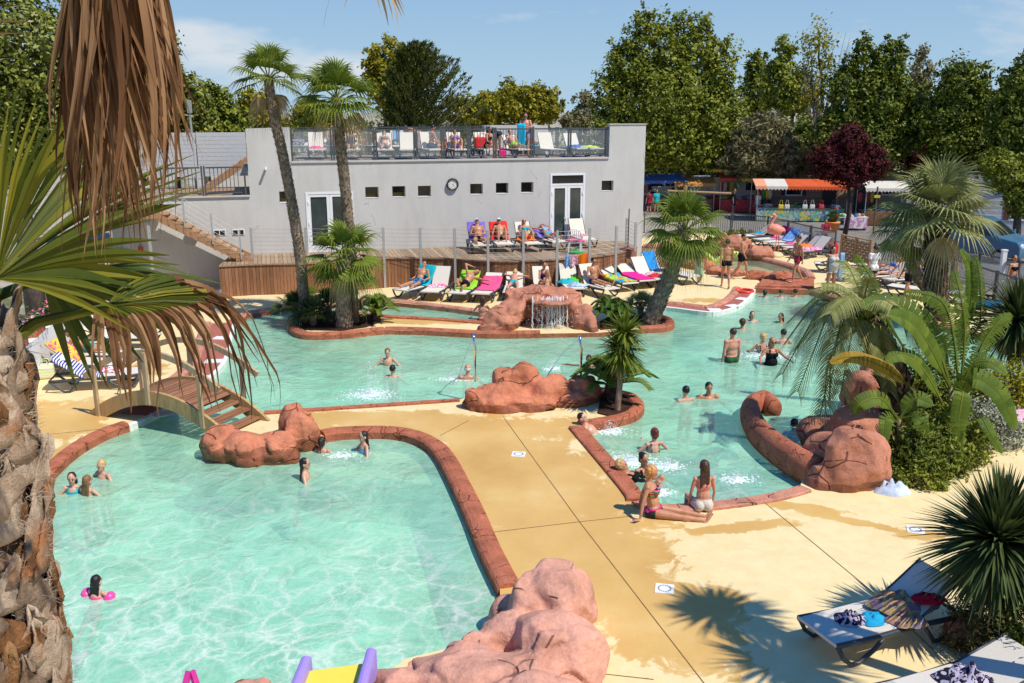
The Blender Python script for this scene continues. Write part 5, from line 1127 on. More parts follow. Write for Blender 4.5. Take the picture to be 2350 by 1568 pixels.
def body(label, loc, rz, pose, h=1.75, ph=None, sex='m', g=1.0, skin='fair', hair=('short', 'brown'), clothes=(), face=None, near=False, mods=None, vox=None, group=None, extras=(), name='person', tight=True):
    p = dict(POSES[pose]); p.update(mods or {}); k = h / 1.75; hk = 1.05 * k * (1 + .28 * max(0, (1.6 - h) / .7)); b = MB()
    sp, fw, hd = nrm(p['sp']), nrm(p['fw']), nrm(p['hd']); fw = (fw - sp * fw.dot(sp)).normalized(); X = sp.cross(fw)
    fc = V(face).normalized() if face else (fw - hd * fw.dot(hd)).normalized(); fc = (fc - hd * fc.dot(hd)).normalized(); HX = hd.cross(fc)
    RT = Matrix((X, -fw, sp)).transposed(); RH = Matrix((HX, -fc, hd)).transposed()
    if ph is None: ph = {'stand': .93, 'walk': .92, 'wade': .9, 'lean': .92, 'sit': .13, 'recline': .13, 'kneesup': .13, 'supine': .12, 'prone': .12, 'elbows': .12, 'swim': -.25}[pose] * k
    O = V((0, 0, ph)); G = g * k; f = sex == 'f'
    sw, hw = (.155 if f else .178), (.10 if f else .088)
    T = lambda x, y, z: O + X * (x * k) + fw * (y * k) + sp * (z * k)
    b.ell(T(0, 0, 0), (.158 * G, .112 * G, .125 * k), RT); 
    for s in (-1, 1): b.ell(T(s * .072, -.055 * g, -.05), (.088 * G, .085 * G, .095 * k), RT)
    b.ell(T(0, .005 * g, .13), (.132 * G, .098 * G, .16 * k), RT); b.ell(T(0, .004, .31), ((.142 if f else .158) * G, .108 * G, .165 * k), RT); b.ell(T(0, -.012, .425), (sw * .93 * k, .07 * G, .075 * k), RT)
    if f and h > 1.45:
        for s in (-1, 1): b.ell(T(s * .072, .085 * g, .31), (.062 * G, .06 * G, .06 * k), RT)
    if g > 1.15: b.ell(T(0, .06 * g, .1), (.13 * G, .1 * G, .13 * k), RT)
    nb = T(0, -.01, .50); hc = nb + hd * (.105 * k + .045 * hk); caps(b, T(0, -.01, .44), nb + hd * .07 * k, .056 * G, .052 * G)
    HP = lambda x, y, z: hc + HX * (x * hk) + fc * (y * hk) + hd * (z * hk)
    b.ell(HP(0, -.008, .018), (.076 * hk, .094 * hk, .1 * hk), RH, 16, 12); b.ell(HP(0, .022, -.05), (.056 * hk, .066 * hk, .062 * hk), RH)
    b.ell(HP(0, .088, -.018), (.013 * hk, .02 * hk, .024 * hk), RH); b.ell(HP(0, .07, -.092), (.024 * hk, .02 * hk, .018 * hk), RH)
    for s in (-1, 1): b.ell(HP(s * .078, -.012, -.012), (.012 * hk, .02 * hk, .032 * hk), RH)
    segs = [('torso', T(0, 0, -.04), T(0, 0, .5), .15)]; hands = []
    for i, s in enumerate((1, -1)):
        S = T(s * sw, -.01, .435); ua, fa = nrm(p['ua'][i]), nrm(p['fa'][i]); E_ = S + ua * .28 * k; Wr = E_ + fa * .25 * k; am = (.82 if f else 1) * G
        b.ell(S, .058 * am); caps(b, S, E_, .05 * am, .039 * am); caps(b, E_, Wr, .041 * am, .026 * am)
        segs += [('arm', S, E_, .05), ('fore', E_, Wr, .04)]
        hp = nrm(p['hp'][i]) if 'hp' in p else None
        hdv = nrm(p['hand'][i]) if 'hand' in p else fa
        side = (hp.cross(hdv) if hp is not None else (hdv.cross(X) if abs(hdv.dot(X)) < .9 else hdv.cross(sp))).normalized(); pn = side.cross(hdv).normalized()
        HR = Matrix((side, hdv, pn)).transposed(); hz_ = k * .96
        b.ell(Wr + hdv * .05 * hz_, (.038 * hz_, .052 * hz_, .015 * hz_), HR)
        for q in range(4):
            a = Wr + (hdv * (.085 - abs(q - 1.4) * .004) + side * (q - 1.5) * .0195) * hz_; L = (.062, .074, .07, .054)[q] * hz_; m_ = a + hdv * L * .5 + pn * -.004; e2 = a + (hdv * .92 + side * (q - 1.5) * .07) * L + pn * (-.014 if q else -.01)
            caps(b, a, m_, .0092 * k, .0085 * k, 6); caps(b, m_, e2, .0085 * k, .0072 * k, 6)
        ts = 1 if i == 0 else -1; a = Wr + (hdv * .03 + side * .03 * ts) * hz_; caps(b, a, a + (hdv * .45 + side * .75 * ts) * .05 * hz_, .0105 * k, .0085 * k, 6)
        hands.append(Wr + hdv * .09 * k)
        Hj = T(s * hw, 0, -.045); th, sh, ft = nrm(p['th'][i]), nrm(p['sh'][i]), nrm(p['ft'][i]); Kn = Hj + th * .42 * k; An = Kn + sh * .41 * k
        caps(b, Hj, Kn, .086 * G, .053 * G); caps(b, Kn, An, .053 * G, .033 * G); back = (sh.cross(X)).normalized(); back = back if back.dot(ft) < 0 else -back
        b.ell(Kn + sh * .12 * k + back * .018 * k, (.05 * G, .05 * G, .11 * k), Matrix((X, sh.cross(X).normalized(), sh)).transposed() if abs(sh.dot(X)) < .9 else None)
        fx_ = ft.cross(sh).normalized() if abs(ft.dot(sh)) < .95 else X; fz = fx_.cross(ft).normalized()
        fz = fz if fz.dot(sh) < 0 else -fz
        b.ell(An + ft * .075 * k - fz * .035 * k, (.042 * k, .115 * k, .03 * k), Matrix((fx_, ft, fz)).transposed()); b.ell(An - ft * .03 * k - fz * .03 * k, .036 * k)
        for q in range(5): b.ell(An + ft * (.175 - q * .008) * k + fx_ * (q - 2) * .017 * k * (1 if i else -1) - fz * .045 * k, (.010 * k, .016 * k, .010 * k) if q else (.013 * k, .02 * k, .013 * k), Matrix((fx_, ft, fz)).transposed(), 6, 5)
        segs += [('thigh', Hj, Kn, .08), ('shin', Kn, An, .05)]
    segs.append(('head', nb + hd * .03 * k, hc + hd * .02, .10))
    vx = vox or (.0105 if near else .017); co, fs, nr = remesh(b, vx, 2 if near else 2, .4)
    t = thing(name, loc, rz, label, 'person', group); m2 = MB(); m2.v = [tuple(map(float, q)) for q in co]; m2.f = fs; m2.build('body', SK[skin], t, True)
    # which limb each vertex belongs to
    best = np.full(len(co), 1e9); own = np.zeros(len(co), int); par = np.zeros(len(co))
    for i, (nm, a, e, r) in enumerate(segs):
        a_, e_ = np.array(a), np.array(e); d = e_ - a_; L2 = d @ d; tt = ((co - a_) @ d) / L2; tc_ = np.clip(tt, 0, 1); ds = np.linalg.norm(co - (a_ + tc_[:, None] * d), axis=1) / r
        m = ds < best; best[m] = ds[m]; own[m] = i; par[m] = tt[m]
    O_ = np.array(O); rel = (co - O_) / k; zt = rel @ np.array(sp); yt = rel @ np.array(fw); xt = rel @ np.array(X); names = np.array([s[0] for s in segs])[own]
    tor = names == 'torso'; thg = names == 'thigh'; arm = names == 'arm'; fac = np.array(fs, dtype=object)
    def cloth(mask, mat, nm, off=.008):
        sel = [f_ for f_ in fs if all(mask[q] for q in f_)]
        if not sel: return
        idx = sorted({q for f_ in sel for q in f_}); mp_ = {q: i for i, q in enumerate(idx)}; c = MB(); c.v = [tuple(map(float, co[q] + nr[q] * off)) for q in idx]; c.f = [tuple(mp_[q] for q in f_) for f_ in sel]
        c.build(nm, mat, t, True)
    for cl_ in clothes:
        kd, mt = cl_[0], cl_[1]
        if kd == 'shorts': cloth((tor & (zt < .07)) | (thg & (par < .5)), mt, 'swim_shorts', .014)
        elif kd == 'trunks': cloth((tor & (zt < .05)) | (thg & (par < .26)), mt, 'swim_trunks')
        elif kd == 'brief': cloth((tor & (zt < .03)) | (thg & (par < .09)), mt, 'swim_bottom')
        elif kd == 'shortpants': cloth((tor & (zt < .06)) | (thg & (par < .3)), mt, 'short_trousers', .014)
        elif kd == 'waist': cloth(tor & (zt > -.01) & (zt < .04), mt, 'waistband', .013)
        elif kd == 'band': cloth(tor & (zt > .255) & (zt < .345) | (tor & (zt > .2) & (zt < .37) & (yt > .06)), mt, 'swim_top')
        elif kd == 'string': cloth(tor & (zt > .27) & (zt < .30) | (tor & (zt > .25) & (zt < .36) & (yt > .08)), mt, 'swim_top')
        elif kd == 'onepiece': cloth((tor & (zt < .27)) | (tor & (zt < .37) & (yt > .03)) | (thg & (par < .08)) | (tor & (zt < .46) & (np.abs(np.abs(xt) - .085) < .022)), mt, 'swimsuit')
        elif kd == 'dress': cloth((tor & (zt < .40)) | (thg & (par < .36)) | (tor & (zt < .47) & (np.abs(np.abs(xt) - .1) < .03)), mt, 'swim_dress', .02)
        elif kd == 'tshirt': cloth((tor & (zt < .49)) | (arm & (par < .62)) | (thg & (par < .06)), mt, 'shirt', .018)
    # hair
    st_, hcx = hair[0], hair[1]; hb = MB(); hm = HM.get(hcx, HM['brown']); dn = V((0, 0, -1)); r_ = random.Random(len(label))
    if st_ in ('short', 'long', 'bun', 'pony', 'bob', 'cap', 'curly'):
        hb.ell(HP(0, -.022, .036 if st_ == 'short' else .028), (.083 * hk, .094 * hk, .096 * hk), RH, 16, 12)
        if st_ != 'short': hb.ell(HP(0, -.045, -.02), (.078 * hk, .064 * hk, .085 * hk), RH)
        ln = {'long': .30, 'bob': .12, 'pony': .24}.get(st_, 0) * hk
        if st_ in ('long', 'bob'):
            for s in (-.055, -.03, 0, .03, .055): caps(hb, HP(s, -.055, -.02), HP(s * 1.25, -.075, -.05) + dn * ln * r_.uniform(.8, 1.1) - fw * .02, .034 * hk, .013 * hk, 6)
        if st_ == 'pony': hb.ell(HP(0, -.1, .03), .032 * hk); caps(hb, HP(0, -.105, .02), HP(0, -.12, -.0) + dn * ln, .026 * hk, .01 * hk, 6)
        if st_ == 'bun': hb.ell(HP(0, -.09, .055), .05 * hk)
        if st_ == 'curly':
            for q in range(70):
                v_ = V((r_.gauss(0, 1), r_.gauss(-.3, 1), r_.gauss(.35, 1))).normalized(); hb.ell(HP(v_.x * .088, v_.y * .092 - .02, v_.z * .095 + .03), .022 * hk, None, 6, 5)
        if st_ != 'cap' or True:
            co2, fs2, nr2 = remesh(hb, .012 if near else .016, 1, .4); c = MB()
            c.v = [tuple(V(map(float, q)) + V(map(float, n_)) * (noise.noise(V(map(float, q)) * 60) * .006)) for q, n_ in zip(co2, nr2)]; c.f = fs2
            if st_ == 'cap':
                c = MB(); c.ell(HP(0, -.045, -.015), (.07 * hk, .05 * hk, .06 * hk), RH)
            c.build('hair', hm, t, True)
    if st_ == 'fringe': MB().ell(HP(0, -.03, -.005), (.081 * hk, .082 * hk, .055 * hk), RH).build('hair', hm, t, True)
    if st_ == 'cap':
        c = MB().ell(HP(0, -.006, .045), (.087 * hk, .104 * hk, .08 * hk), RH, 16, 10).ell(HP(0, .115, .045), (.07 * hk, .075 * hk, .01 * hk), RH); c.build('cap', hair[2], t, True)
    # face
    if face is not None or near or True:
        MB().ell(HP(-.03, .0835, .004), (.014 * hk, .008 * hk, .0065 * hk), RH, 8, 6).ell(HP(.03, .0835, .004), (.014 * hk, .008 * hk, .0065 * hk), RH, 8, 6).build('eyes', EYEM, t)
        MB().ell(HP(0, .086, -.06), (.023 * hk, .008 * hk, .007 * hk), RH, 8, 6).build('mouth', LIPM, t)
        MB().ell(HP(-.031, .086, .023), (.019 * hk, .006 * hk, .0035 * hk), RH, 8, 6).ell(HP(.031, .086, .023), (.019 * hk, .006 * hk, .0035 * hk), RH, 8, 6).build('eyebrows', hm, t)
    if 'glasses' in extras: MB().ell(HP(-.034, .088, .006), (.028 * hk, .014 * hk, .02 * hk), RH, 10, 6).ell(HP(.034, .088, .006), (.028 * hk, .014 * hk, .02 * hk), RH, 10, 6).bar(HP(-.08, .03, .01), HP(-.06, .085, .01), .008).bar(HP(.08, .03, .01), HP(.06, .085, .01), .008).build('sunglasses', LENS, t)
    for ex in extras:
        if ex == 'armbands':
            for nm, a, e, r in segs:
                if nm == 'arm': MB().tube([a + (e - a) * .25, a + (e - a) * .4, a + (e - a) * .7, a + (e - a) * .9], [.05, .085, .085, .05], 12).build('armband', M('pink_vinyl', (.85, .08, .35), .3), t, True)
    t['_h'] = 1; del t['_h']
    return t, hands, HP, segs
def onb(L, s=0.0, x=0.0): q = lpt(L, x, 0, .0) ; return (L[0] + Matrix.Rotation(L[1], 3, 'Z') @ V((x, s, .36)))
def wat(x, y, h, d=.62, z=None):
    """stands in the water with its head top at the pixel: `d` of head and chest above the surface"""
    q = P(x, y, WZ + d); return V((q.x, q.y, WZ + d - h))
def swimmer(label, x, y, rz, h=1.7, d=.45, pose='wade', **kw):
    k = h / 1.75; base = wat(x, y, h, d); return body(label, base, rz, pose, h, **kw)
c_black, c_floral = cl('black', (.012, .012, .015)), stripemat('floral_swimsuit', [(.03, .05, .08), (.35, .4, .4), (.05, .06, .1), (.25, .12, .1)], 1, blot=26)
c_stripes = stripemat('striped_bikini', [(.02, .02, .025), (.75, .18, .05), (.03, .02, .03), (.1, .35, .08), (.7, .05, .35)], .075, 2)
c_bshort = stripemat('blue_shorts', [(.01, .01, .03), (.05, .35, .75), (.02, .02, .06), (.1, .55, .8)], 1, blot=14); c_rshort = stripemat('red_print_trunks', [(.03, .02, .03), (.5, .03, .07), (.04, .02, .04), (.6, .3, .3)], 1, blot=22); c_check = stripemat('striped_shorts', [(.6, .2, .15), (.55, .55, .6), (.2, .25, .45)], .09, 0)
def dn(z): return V((0, 0, z))
# --- the pool
swimmer('girl in a light blue swimsuit facing the camera at the left edge of the water', 163, 1078, R(15), 1.35, .42, sex='f', skin='fair', hair=('bob', 'dark'), clothes=[('onepiece', TURQ)], near=True)
swimmer('girl with streaked long wet hair seen from behind, beside the girl in light blue', 196, 1086, R(160), 1.35, .40, sex='f', skin='fair', hair=('long', 'lightbrown'), clothes=[('string', TURQ)], near=True)
swimmer('blond boy with short hair swimming behind the two girls at the left', 233, 1050, R(-25), 1.35, .38, skin='fair', hair=('short', 'blonde'), clothes=[('shorts', GREEN)], near=True)
swimmer('small dark-haired girl with pink armbands next to the palm trunk', 205, 1322, R(165), 1.15, .36, pose='wade', sex='f', skin='fair', hair=('long', 'black'), clothes=[('brief', PINK), ('band', PINK)], extras=('armbands',), near=True, mods=dict(th=((.1, .7, -.7), (-.1, .7, -.7)), sh=((.05, .8, -.6), (-.05, .8, -.6)), ft=((0, .8, -.5), (0, .8, -.5)), sp=(0, -.35, .93)))
swimmer('girl with long black hair and a purple bikini bottom below the red rock', 695, 1045, R(95), 1.45, .45, sex='f', skin='fair', hair=('long', 'black'), clothes=[('brief', cl('violet', (.5, .08, .45)))], near=True, mods=dict(th=((.1, .5, -.9), (-.1, .5, -.9))))
swimmer('girl with a ponytail seen from behind beside the red rock', 737, 998, R(170), 1.4, .36, sex='f', skin='pink', hair=('pony', 'dark'), near=True)
swimmer('laughing girl with long wet hair and a pale blue bikini in the shallow corner', 836, 984, R(-60), 1.4, .48, sex='f', skin='fair', hair=('long', 'dark'), clothes=[('band', LBLUE), ('brief', TURQ)], near=True)
swimmer('boy with short fair hair standing chest deep, facing the camera', 889, 795, R(0), 1.45, .5, skin='fair', hair=('short', 'lightbrown'))
swimmer('dark-haired swimmer seen from behind in front of the fair-haired boy', 900, 833, R(170), 1.6, .36, skin='fair', hair=('short', 'black'))
swimmer('diving swimmer with only the dark head out of the splash', 848, 880, R(200), 1.6, .25, pose='swim', skin='fair', hair=('short', 'black'), ph=None)
swimmer('balding grey-haired man with his back to us under the left water jet', 1073, 830, R(180), 1.7, .46, skin='pink', hair=('fringe', 'white'))
swimmer('brown-skinned boy holding his nose with one arm stretched out by the right spout', 1352, 810, R(-15), 1.5, .36, skin='brown', hair=('short', 'black'), mods=dict(ua=((.4, -.5, -.8), (-1, -.1, .02)), fa=((-.75, -.4, .9), (-1, .05, .05))))
swimmer('dark-haired boy floating on his back in the jacuzzi corner with his feet out', 1377, 964, R(60), 1.6, .30, pose='recline', skin='fair', hair=('short', 'black'), clothes=[('shorts', NAVY)], near=True, ph=1.13, mods=dict(th=((.12, -1, .12), (-.12, -1, .3)), sh=((.05, -1, .16), (-.05, -1, -.45))))
swimmer('woman with a dark red bun and a patterned swimsuit seen from behind in the jacuzzi', 1504, 975, R(195), 1.65, .55, sex='f', skin='fair', hair=('bun', 'red'), clothes=[('onepiece', c_floral)], near=True)
swimmer('dark-haired woman in a black swimsuit sitting against the jacuzzi edge', 1476, 1030, R(35), 1.65, .50, sex='f', skin='tan', hair=('bun', 'black'), clothes=[('onepiece', c_black)], near=True)
swimmer('woman with blond clipped-up curls leaning back in the bubbles with raised knees', 1478, 1053, R(75), 1.65, .42, pose='kneesup', sex='f', g=1.2, skin='tan', hair=('curly', 'blonde'), clothes=[('onepiece', c_black)], near=True, ph=1.02)
cw = P(1500, 1182); body('curly-haired woman in a striped bikini sitting on the deck with stretched legs', cw, R(76), 'sit', 1.66, .12, 'f', 1.08, 'tan', ('curly', 'strawberry'), [('band', c_stripes), ('brief', cl('charcoal', (.04, .04, .045))), ('waist', HOT)], near=True, vox=.009,
     mods=dict(sp=(0, .22, 1), fw=(0, -1, .2), hd=(.05, -.35, .95), ua=((.28, .45, -1), (-.38, .25, -1)), fa=((.1, .2, -1), (-.25, .1, -1)), hand=((.3, .9, -.15), (-.7, .7, -.1)), hp=((0, 0, 1), (0, 0, 1)), th=((.06, -1, -.06), (-.02, -1, -.05)), sh=((0, -1, -.11), (.08, -1, -.08)), ft=((.45, -.6, .75), (.4, -.6, .8))), face=(.4, -1, -.5))
cg = P(1612, 1171); body('girl in a pink bikini top and white shorts sitting on the pool edge', cg + dn(.03), R(183), 'sit', 1.6, .12, 'f', .95, 'pink', ('long', 'brown'), [('string', cl('neon_pink', (.90, .15, .18))), ('shortpants', cl('offwhite', (.62, .56, .48)))], near=True, vox=.009,
     mods=dict(sp=(0, -.05, 1), hd=(0, -.15, 1), ua=((.2, -.12, -1), (-.2, -.1, -1)), fa=((.05, -.3, -1), (.05, -.3, -1)), th=((.2, -1, -.02), (-.12, -1, -.02)), sh=((0, -.1, -1), (0, -.1, -1))))
swimmer('swimmer below the surface with a pink striped top and fair hair spread out', 1660, 1100, R(115), 1.4, .12, pose='swim', sex='f', skin='fair', hair=('long', 'lightbrown'), clothes=[('tshirt', STRP)], ph=1.02, near=True, mods=dict(sp=(0, -.97, .2), hd=(0, -1, -.2)))
swimmer('dark-haired man seen from behind talking in mid pool, left of the pair', 1576, 880, R(200), 1.7, .42, skin='fair', hair=('short', 'black'))
swimmer('broad dark-haired man facing the camera in mid pool, right of the pair', 1627, 870, R(5), 1.75, .45, g=1.12, skin='tan', hair=('short', 'black'))
swimmer('big man standing waist deep with his back turned, green and black trunks', 1682, 749, R(200), 1.8, .95, pose='stand', g=1.12, skin='pink', hair=('short', 'brown'), clothes=[('trunks', cl('green_black', (.03, .1, .04)))])
swimmer('woman with short blond hair seen from behind beside the woman in sunglasses', 1753, 760, R(190), 1.65, .6, sex='f', g=1.12, skin='tan', hair=('curly', 'blonde'), clothes=[('onepiece', c_black)])
swimmer('red-haired woman in sunglasses and a black swimsuit in the splash', 1773, 768, R(10), 1.65, .8, sex='f', g=1.22, skin='tan', hair=('bob', 'ginger'), clothes=[('onepiece', c_black)], extras=('glasses',))
swimmer('dark-haired man seen from behind right of the red-haired woman', 1800, 750, R(180), 1.75, .5, skin='fair', hair=('short', 'black'))
swimmer('person with dark curly hair and bare shoulders seen from behind, nearest the tall man', 1705, 727, R(170), 1.65, .38, sex='f', skin='tan', hair=('curly', 'brown'))
swimmer('smiling woman with dark hair facing the camera, farther back in mid pool', 1727, 709, R(0), 1.65, .38, sex='f', skin='fair', hair=('bob', 'black'))
swimmer('woman with wet long dark hair looking left near the feather palm', 1794, 713, R(-50), 1.65, .38, sex='f', skin='tan', hair=('long', 'black'))
swimmer('girl with a turquoise hair tie seen from behind at the pool steps', 1756, 662, R(180), 1.45, .32, sex='f', skin='fair', hair=('pony', 'dark'))
swimmer('bather with short brown hair seen from behind at the pool steps', 1793, 660, R(170), 1.6, .36, skin='pink', hair=('short', 'brown'))
swimmer('rightmost dark-haired bather at the pool steps', 1826, 660, R(175), 1.55, .34, skin='tan', hair=('short', 'black'))
swimmer('red-shouldered bather half hidden behind the feather palm fronds', 1948, 843, R(160), 1.7, .45, skin='pink', hair=('short', 'brown'))
swimmer('dark head of a bather behind the hook-shaped wall', 1825, 955, R(180), 1.6, .22, skin='brown', hair=('short', 'black'))
swimmer('dark-haired bather sitting with the shoulders out behind the big rock', 1941, 920, R(190), 1.65, .42, skin='brown', hair=('short', 'black'))
body('woman standing in the narrow channel with her back turned, brown hair and a bikini', wat(1107, 676, 1.65, .82), R(185), 'stand', 1.65, sex='f', skin='pink', hair=('bob', 'brown'), clothes=[('string', cl('bordeaux', (.3, .04, .04))), ('brief', cl('bordeaux', (.3, .04, .04)))], mods=dict(ua=((.45, -.6, -.7), (-.45, -.6, -.7)), fa=((-.3, -1, .0), (.3, -1, 0))))
# --- walking on the deck
body('tall man in black trunks walking away, seen from behind', P(1664, 660), R(172), 'walk', 1.82, skin='tan', hair=('short', 'dark'), clothes=[('trunks', c_black)])
body('man in black trunks striding right beside the low red rock, bearded', P(1700, 641), R(60), 'walk', 1.8, skin='tan', hair=('short', 'black'), clothes=[('shorts', c_black)])
body('young man in red patterned trunks walking left on the pool steps', P(1826, 648, .1), R(-75), 'walk', 1.78, skin='tan', hair=('short', 'dark'), clothes=[('shorts', c_rshort)])
t, hands, HP, _ = body('small child in a blue cap wrapped in a pale green towel', P(1603, 648), R(95), 'stand', 1.08, skin='fair', hair=('cap', 'blonde', BLUE), clothes=[('trunks', RED_)])
GT = cl('pale_green', (.35, .58, .33))
b = MB(); b.lathe([(.17, 0), (.19, -.2), (.2, -.42)], n=18); vs = []
for i in range(13):
    for j in range(20):
        a = -2.3 + 4.6 * j / 19; z = .86 - i * .048; r_ = .12 + .07 * (i / 12) ** .6 + .014 * math.sin(j * 1.9 + i * .2); vs.append((r_ * math.sin(a) * 1.05, r_ * math.cos(a) * .95, z - (.32 * max(0, (i - 7) / 5) if j > 15 else 0)))
o = MB().add(vs, [(i * 20 + j, i * 20 + j + 1, (i + 1) * 20 + j + 1, (i + 1) * 20 + j) for i in range(12) for j in range(19)]).build('child_towel', GT, smooth=True, loc=P(1603, 648), rz=R(95)); tag(o, 'pale green towel round the small child', 'towel')
body('stout woman in a white swim dress carrying a blue towel', P(1905, 671), R(15), 'stand', 1.68, sex='f', g=1.32, skin='tan', hair=('bob', 'dark'), clothes=[('dress', cl('white_dress', (.55, .55, .54)))])
def hang(loc, w_, h_, mat, label, rz=0, seed=0):
    vs = []; n, m = 12, 6
    for i in range(n + 1):
        for j in range(m + 1): u, v_ = j / m - .5, i / n; vs.append((u * w_ * (1 + .15 * v_) + .02 * math.sin(v_ * 5 + seed), .035 * math.sin(u * 14 + v_ * 2 + seed) * (.4 + v_), -v_ * h_ * (1 + .08 * math.sin(u * 6 + seed))))
    o = MB().add(vs, [(i * (m + 1) + j, i * (m + 1) + j + 1, (i + 1) * (m + 1) + j + 1, (i + 1) * (m + 1) + j) for i in range(n) for j in range(m)]).build('carried_towel', mat, smooth=True, loc=loc, rz=rz); md = o.modifiers.new('s', 'SOLIDIFY'); md.thickness = .012; bake(o); return tag(o, label, 'towel')
hang(P(1905, 671) + V((.30, -.05, 1.42)), .17, .95, LBLUE, 'light blue towel hanging over the shoulder of the stout woman', .3)
body('boy in a white T-shirt and dark shorts seen from behind by the loungers', P(1999, 668), R(195), 'stand', 1.68, skin='tan', hair=('short', 'dark'), clothes=[('tshirt', WHT), ('shorts', NAVY)])
body('person in black trunks walking left, upper body behind the bent palm', P(2080, 690), R(-70), 'walk', 1.7, skin='tan', hair=('short', 'dark'), clothes=[('shorts', c_black)])
# --- front row of loungers
def lie(L, s, label, pose='recline', **kw):
    q = onb(L, s); m = kw.pop('mods', {}); a = L[2]
    if pose in ('recline', 'kneesup'): ca, sa = math.cos(a), math.sin(a); m = {**dict(sp=(0, ca, sa), fw=(0, -sa, ca)), **m}
    return body(label, q, L[1] + kw.pop('turn', 0), pose, mods=m, **kw)
lie(L1, -.12, 'man in blue patterned shorts sunbathing on the turquoise towel', skin='tan', hair=('short', 'black'), clothes=[('shorts', c_bshort)], mods=dict(th=((.3, -1, .05), (-.12, -1, .02)), ft=((.6, -.5, .8), (-.6, -.5, .8))))
lie(L3, -.1, 'man in black trunks lying on his side on the lime towel with an elbow raised', 'supine', skin='tan', hair=('short', 'brown'), clothes=[('shorts', c_black)], mods=dict(sp=(.25, .8, .55), fw=(.6, -.5, .6), hd=(.75, .6, .3), ua=((.9, -.3, -.1), (-.3, .3, .95)), fa=((.9, -.2, -.05), (.85, .3, -.35)), th=((-.1, -.9, .1), (-.2, -.8, .35)), sh=((.2, -.9, -.1), (.3, -.8, -.25))))
lie(L5, -.2, 'woman in a turquoise bikini lying face down', 'prone', sex='f', h=1.62, skin='pink', hair=('bun', 'blonde'), clothes=[('brief', TURQ)], mods=dict(sp=(0, .9, .42), fw=(0, .42, -.9)))
lie(L6, -.25, 'woman in a purple swimsuit sitting and looking down', 'sit', sex='f', h=1.66, skin='tan', hair=('bun', 'brown'), clothes=[('onepiece', cl('dark_purple', (.05, .02, .10)))], turn=R(15), mods=dict(sp=(0, -.1, 1), sh=((0, -.9, -.3), (0, -.9, -.3))))
body('small girl with long brown hair sitting with her back turned beside the purple swimsuit', onb(L6, -.85, .05), R(200), 'sit', 1.15, sex='f', skin='fair', hair=('long', 'lightbrown'), clothes=[('brief', cl('lilac', (.6, .3, .5)))])
lie(L8, -.15, 'young man with sunglasses and dark trunks sitting upright with stretched legs', skin='tan', hair=('short', 'black'), clothes=[('trunks', NAVY)], extras=('glasses',), mods=dict(sp=(0, .15, 1), fw=(0, -1, .1), hd=(0, -.25, 1)))
lie(U1, -.2, 'older tanned man in a white cap with folded hands on the violet towel', g=1.12, skin='tan', hair=('cap', 'white', WHT), clothes=[('brief', c_black)], extras=('glasses',), mods=dict(fa=((-.8, -.7, .1), (.8, -.7, .1)), th=((.3, -1, .05), (-.3, -1, .05)), sh=((-.1, -.9, -.2), (.1, -.9, -.2))))
lie(U2, -.15, 'tanned man in a white cap with raised knees on the red towel', 'kneesup', skin='tan', hair=('cap', 'white', WHT), clothes=[('brief', c_black)], extras=('glasses',))
lie(U3, -.2, 'blond woman in sunglasses with raised knees on the orange towel', 'kneesup', sex='f', h=1.65, skin='tan', hair=('bob', 'blonde'), clothes=[('band', TURQ), ('brief', ORG)], extras=('glasses',))
lie(U4, -.1, 'woman in a turquoise bikini lying back with both arms over her head', 'supine', sex='f', h=1.68, skin='tan', hair=('bun', 'white'), clothes=[('band', LBLUE), ('brief', TURQ)], mods=dict(sp=(0, .88, .45), fw=(0, -.45, .88)))
lie(E3, -.05, 'woman lying on her front propped on her elbows by the white wall', 'elbows', sex='f', h=1.65, skin='tan', hair=('bun', 'brown'), clothes=[('brief', TURQ), ('string', c_black)])
lie(E5, -.1, 'person lying in the shade beside the stairs', 'kneesup', skin='tan', hair=('short', 'dark'), clothes=[('shorts', TURQ)], mods=dict(sp=(0, 1, .1), fw=(0, -.1, 1)))
# --- right loungers
lie(R8, -.1, 'person lying back with bent legs behind the boy in the white shirt', 'supine', sex='f', h=1.65, skin='pink', hair=('bun', 'brown'), clothes=[('brief', c_black)])
lie(R9, -.2, 'woman in a blue bikini reclining left of the bent palm trunk', sex='f', h=1.65, skin='fair', hair=('bun', 'ginger'), clothes=[('band', BLUE), ('brief', BLUE)], extras=('glasses',))
lie(R10, -.1, 'dark-haired person in sunglasses reclining right of the bent palm trunk', sex='f', h=1.68, skin='fair', hair=('bob', 'dark'), clothes=[('band', c_black)], extras=('glasses',))
body('woman standing behind the tall white post at the far right', P(2315, 694), R(20), 'stand', 1.65, sex='f', skin='tan', hair=('bun', 'brown'), clothes=[('band', c_black), ('shorts', NAVY)])
body('boy in a maroon T-shirt leaning on the far side of the glass fence', P(1890, 572, 0), R(10), 'stand', 1.42, skin='tan', hair=('short', 'black'), clothes=[('tshirt', cl('maroon', (.28, .02, .05))), ('shorts', c_black)], mods=dict(ua=((.3, -.5, -.8), (-.3, -.5, -.8)), fa=((-.5, -.9, .0), (.5, -.9, 0))))
body('small figure with an orange shirt behind the van bonnet', P(2180, 600), R(-20), 'sit', 1.3, skin='tan', hair=('short', 'dark'), clothes=[('tshirt', ORG)], ph=.35)
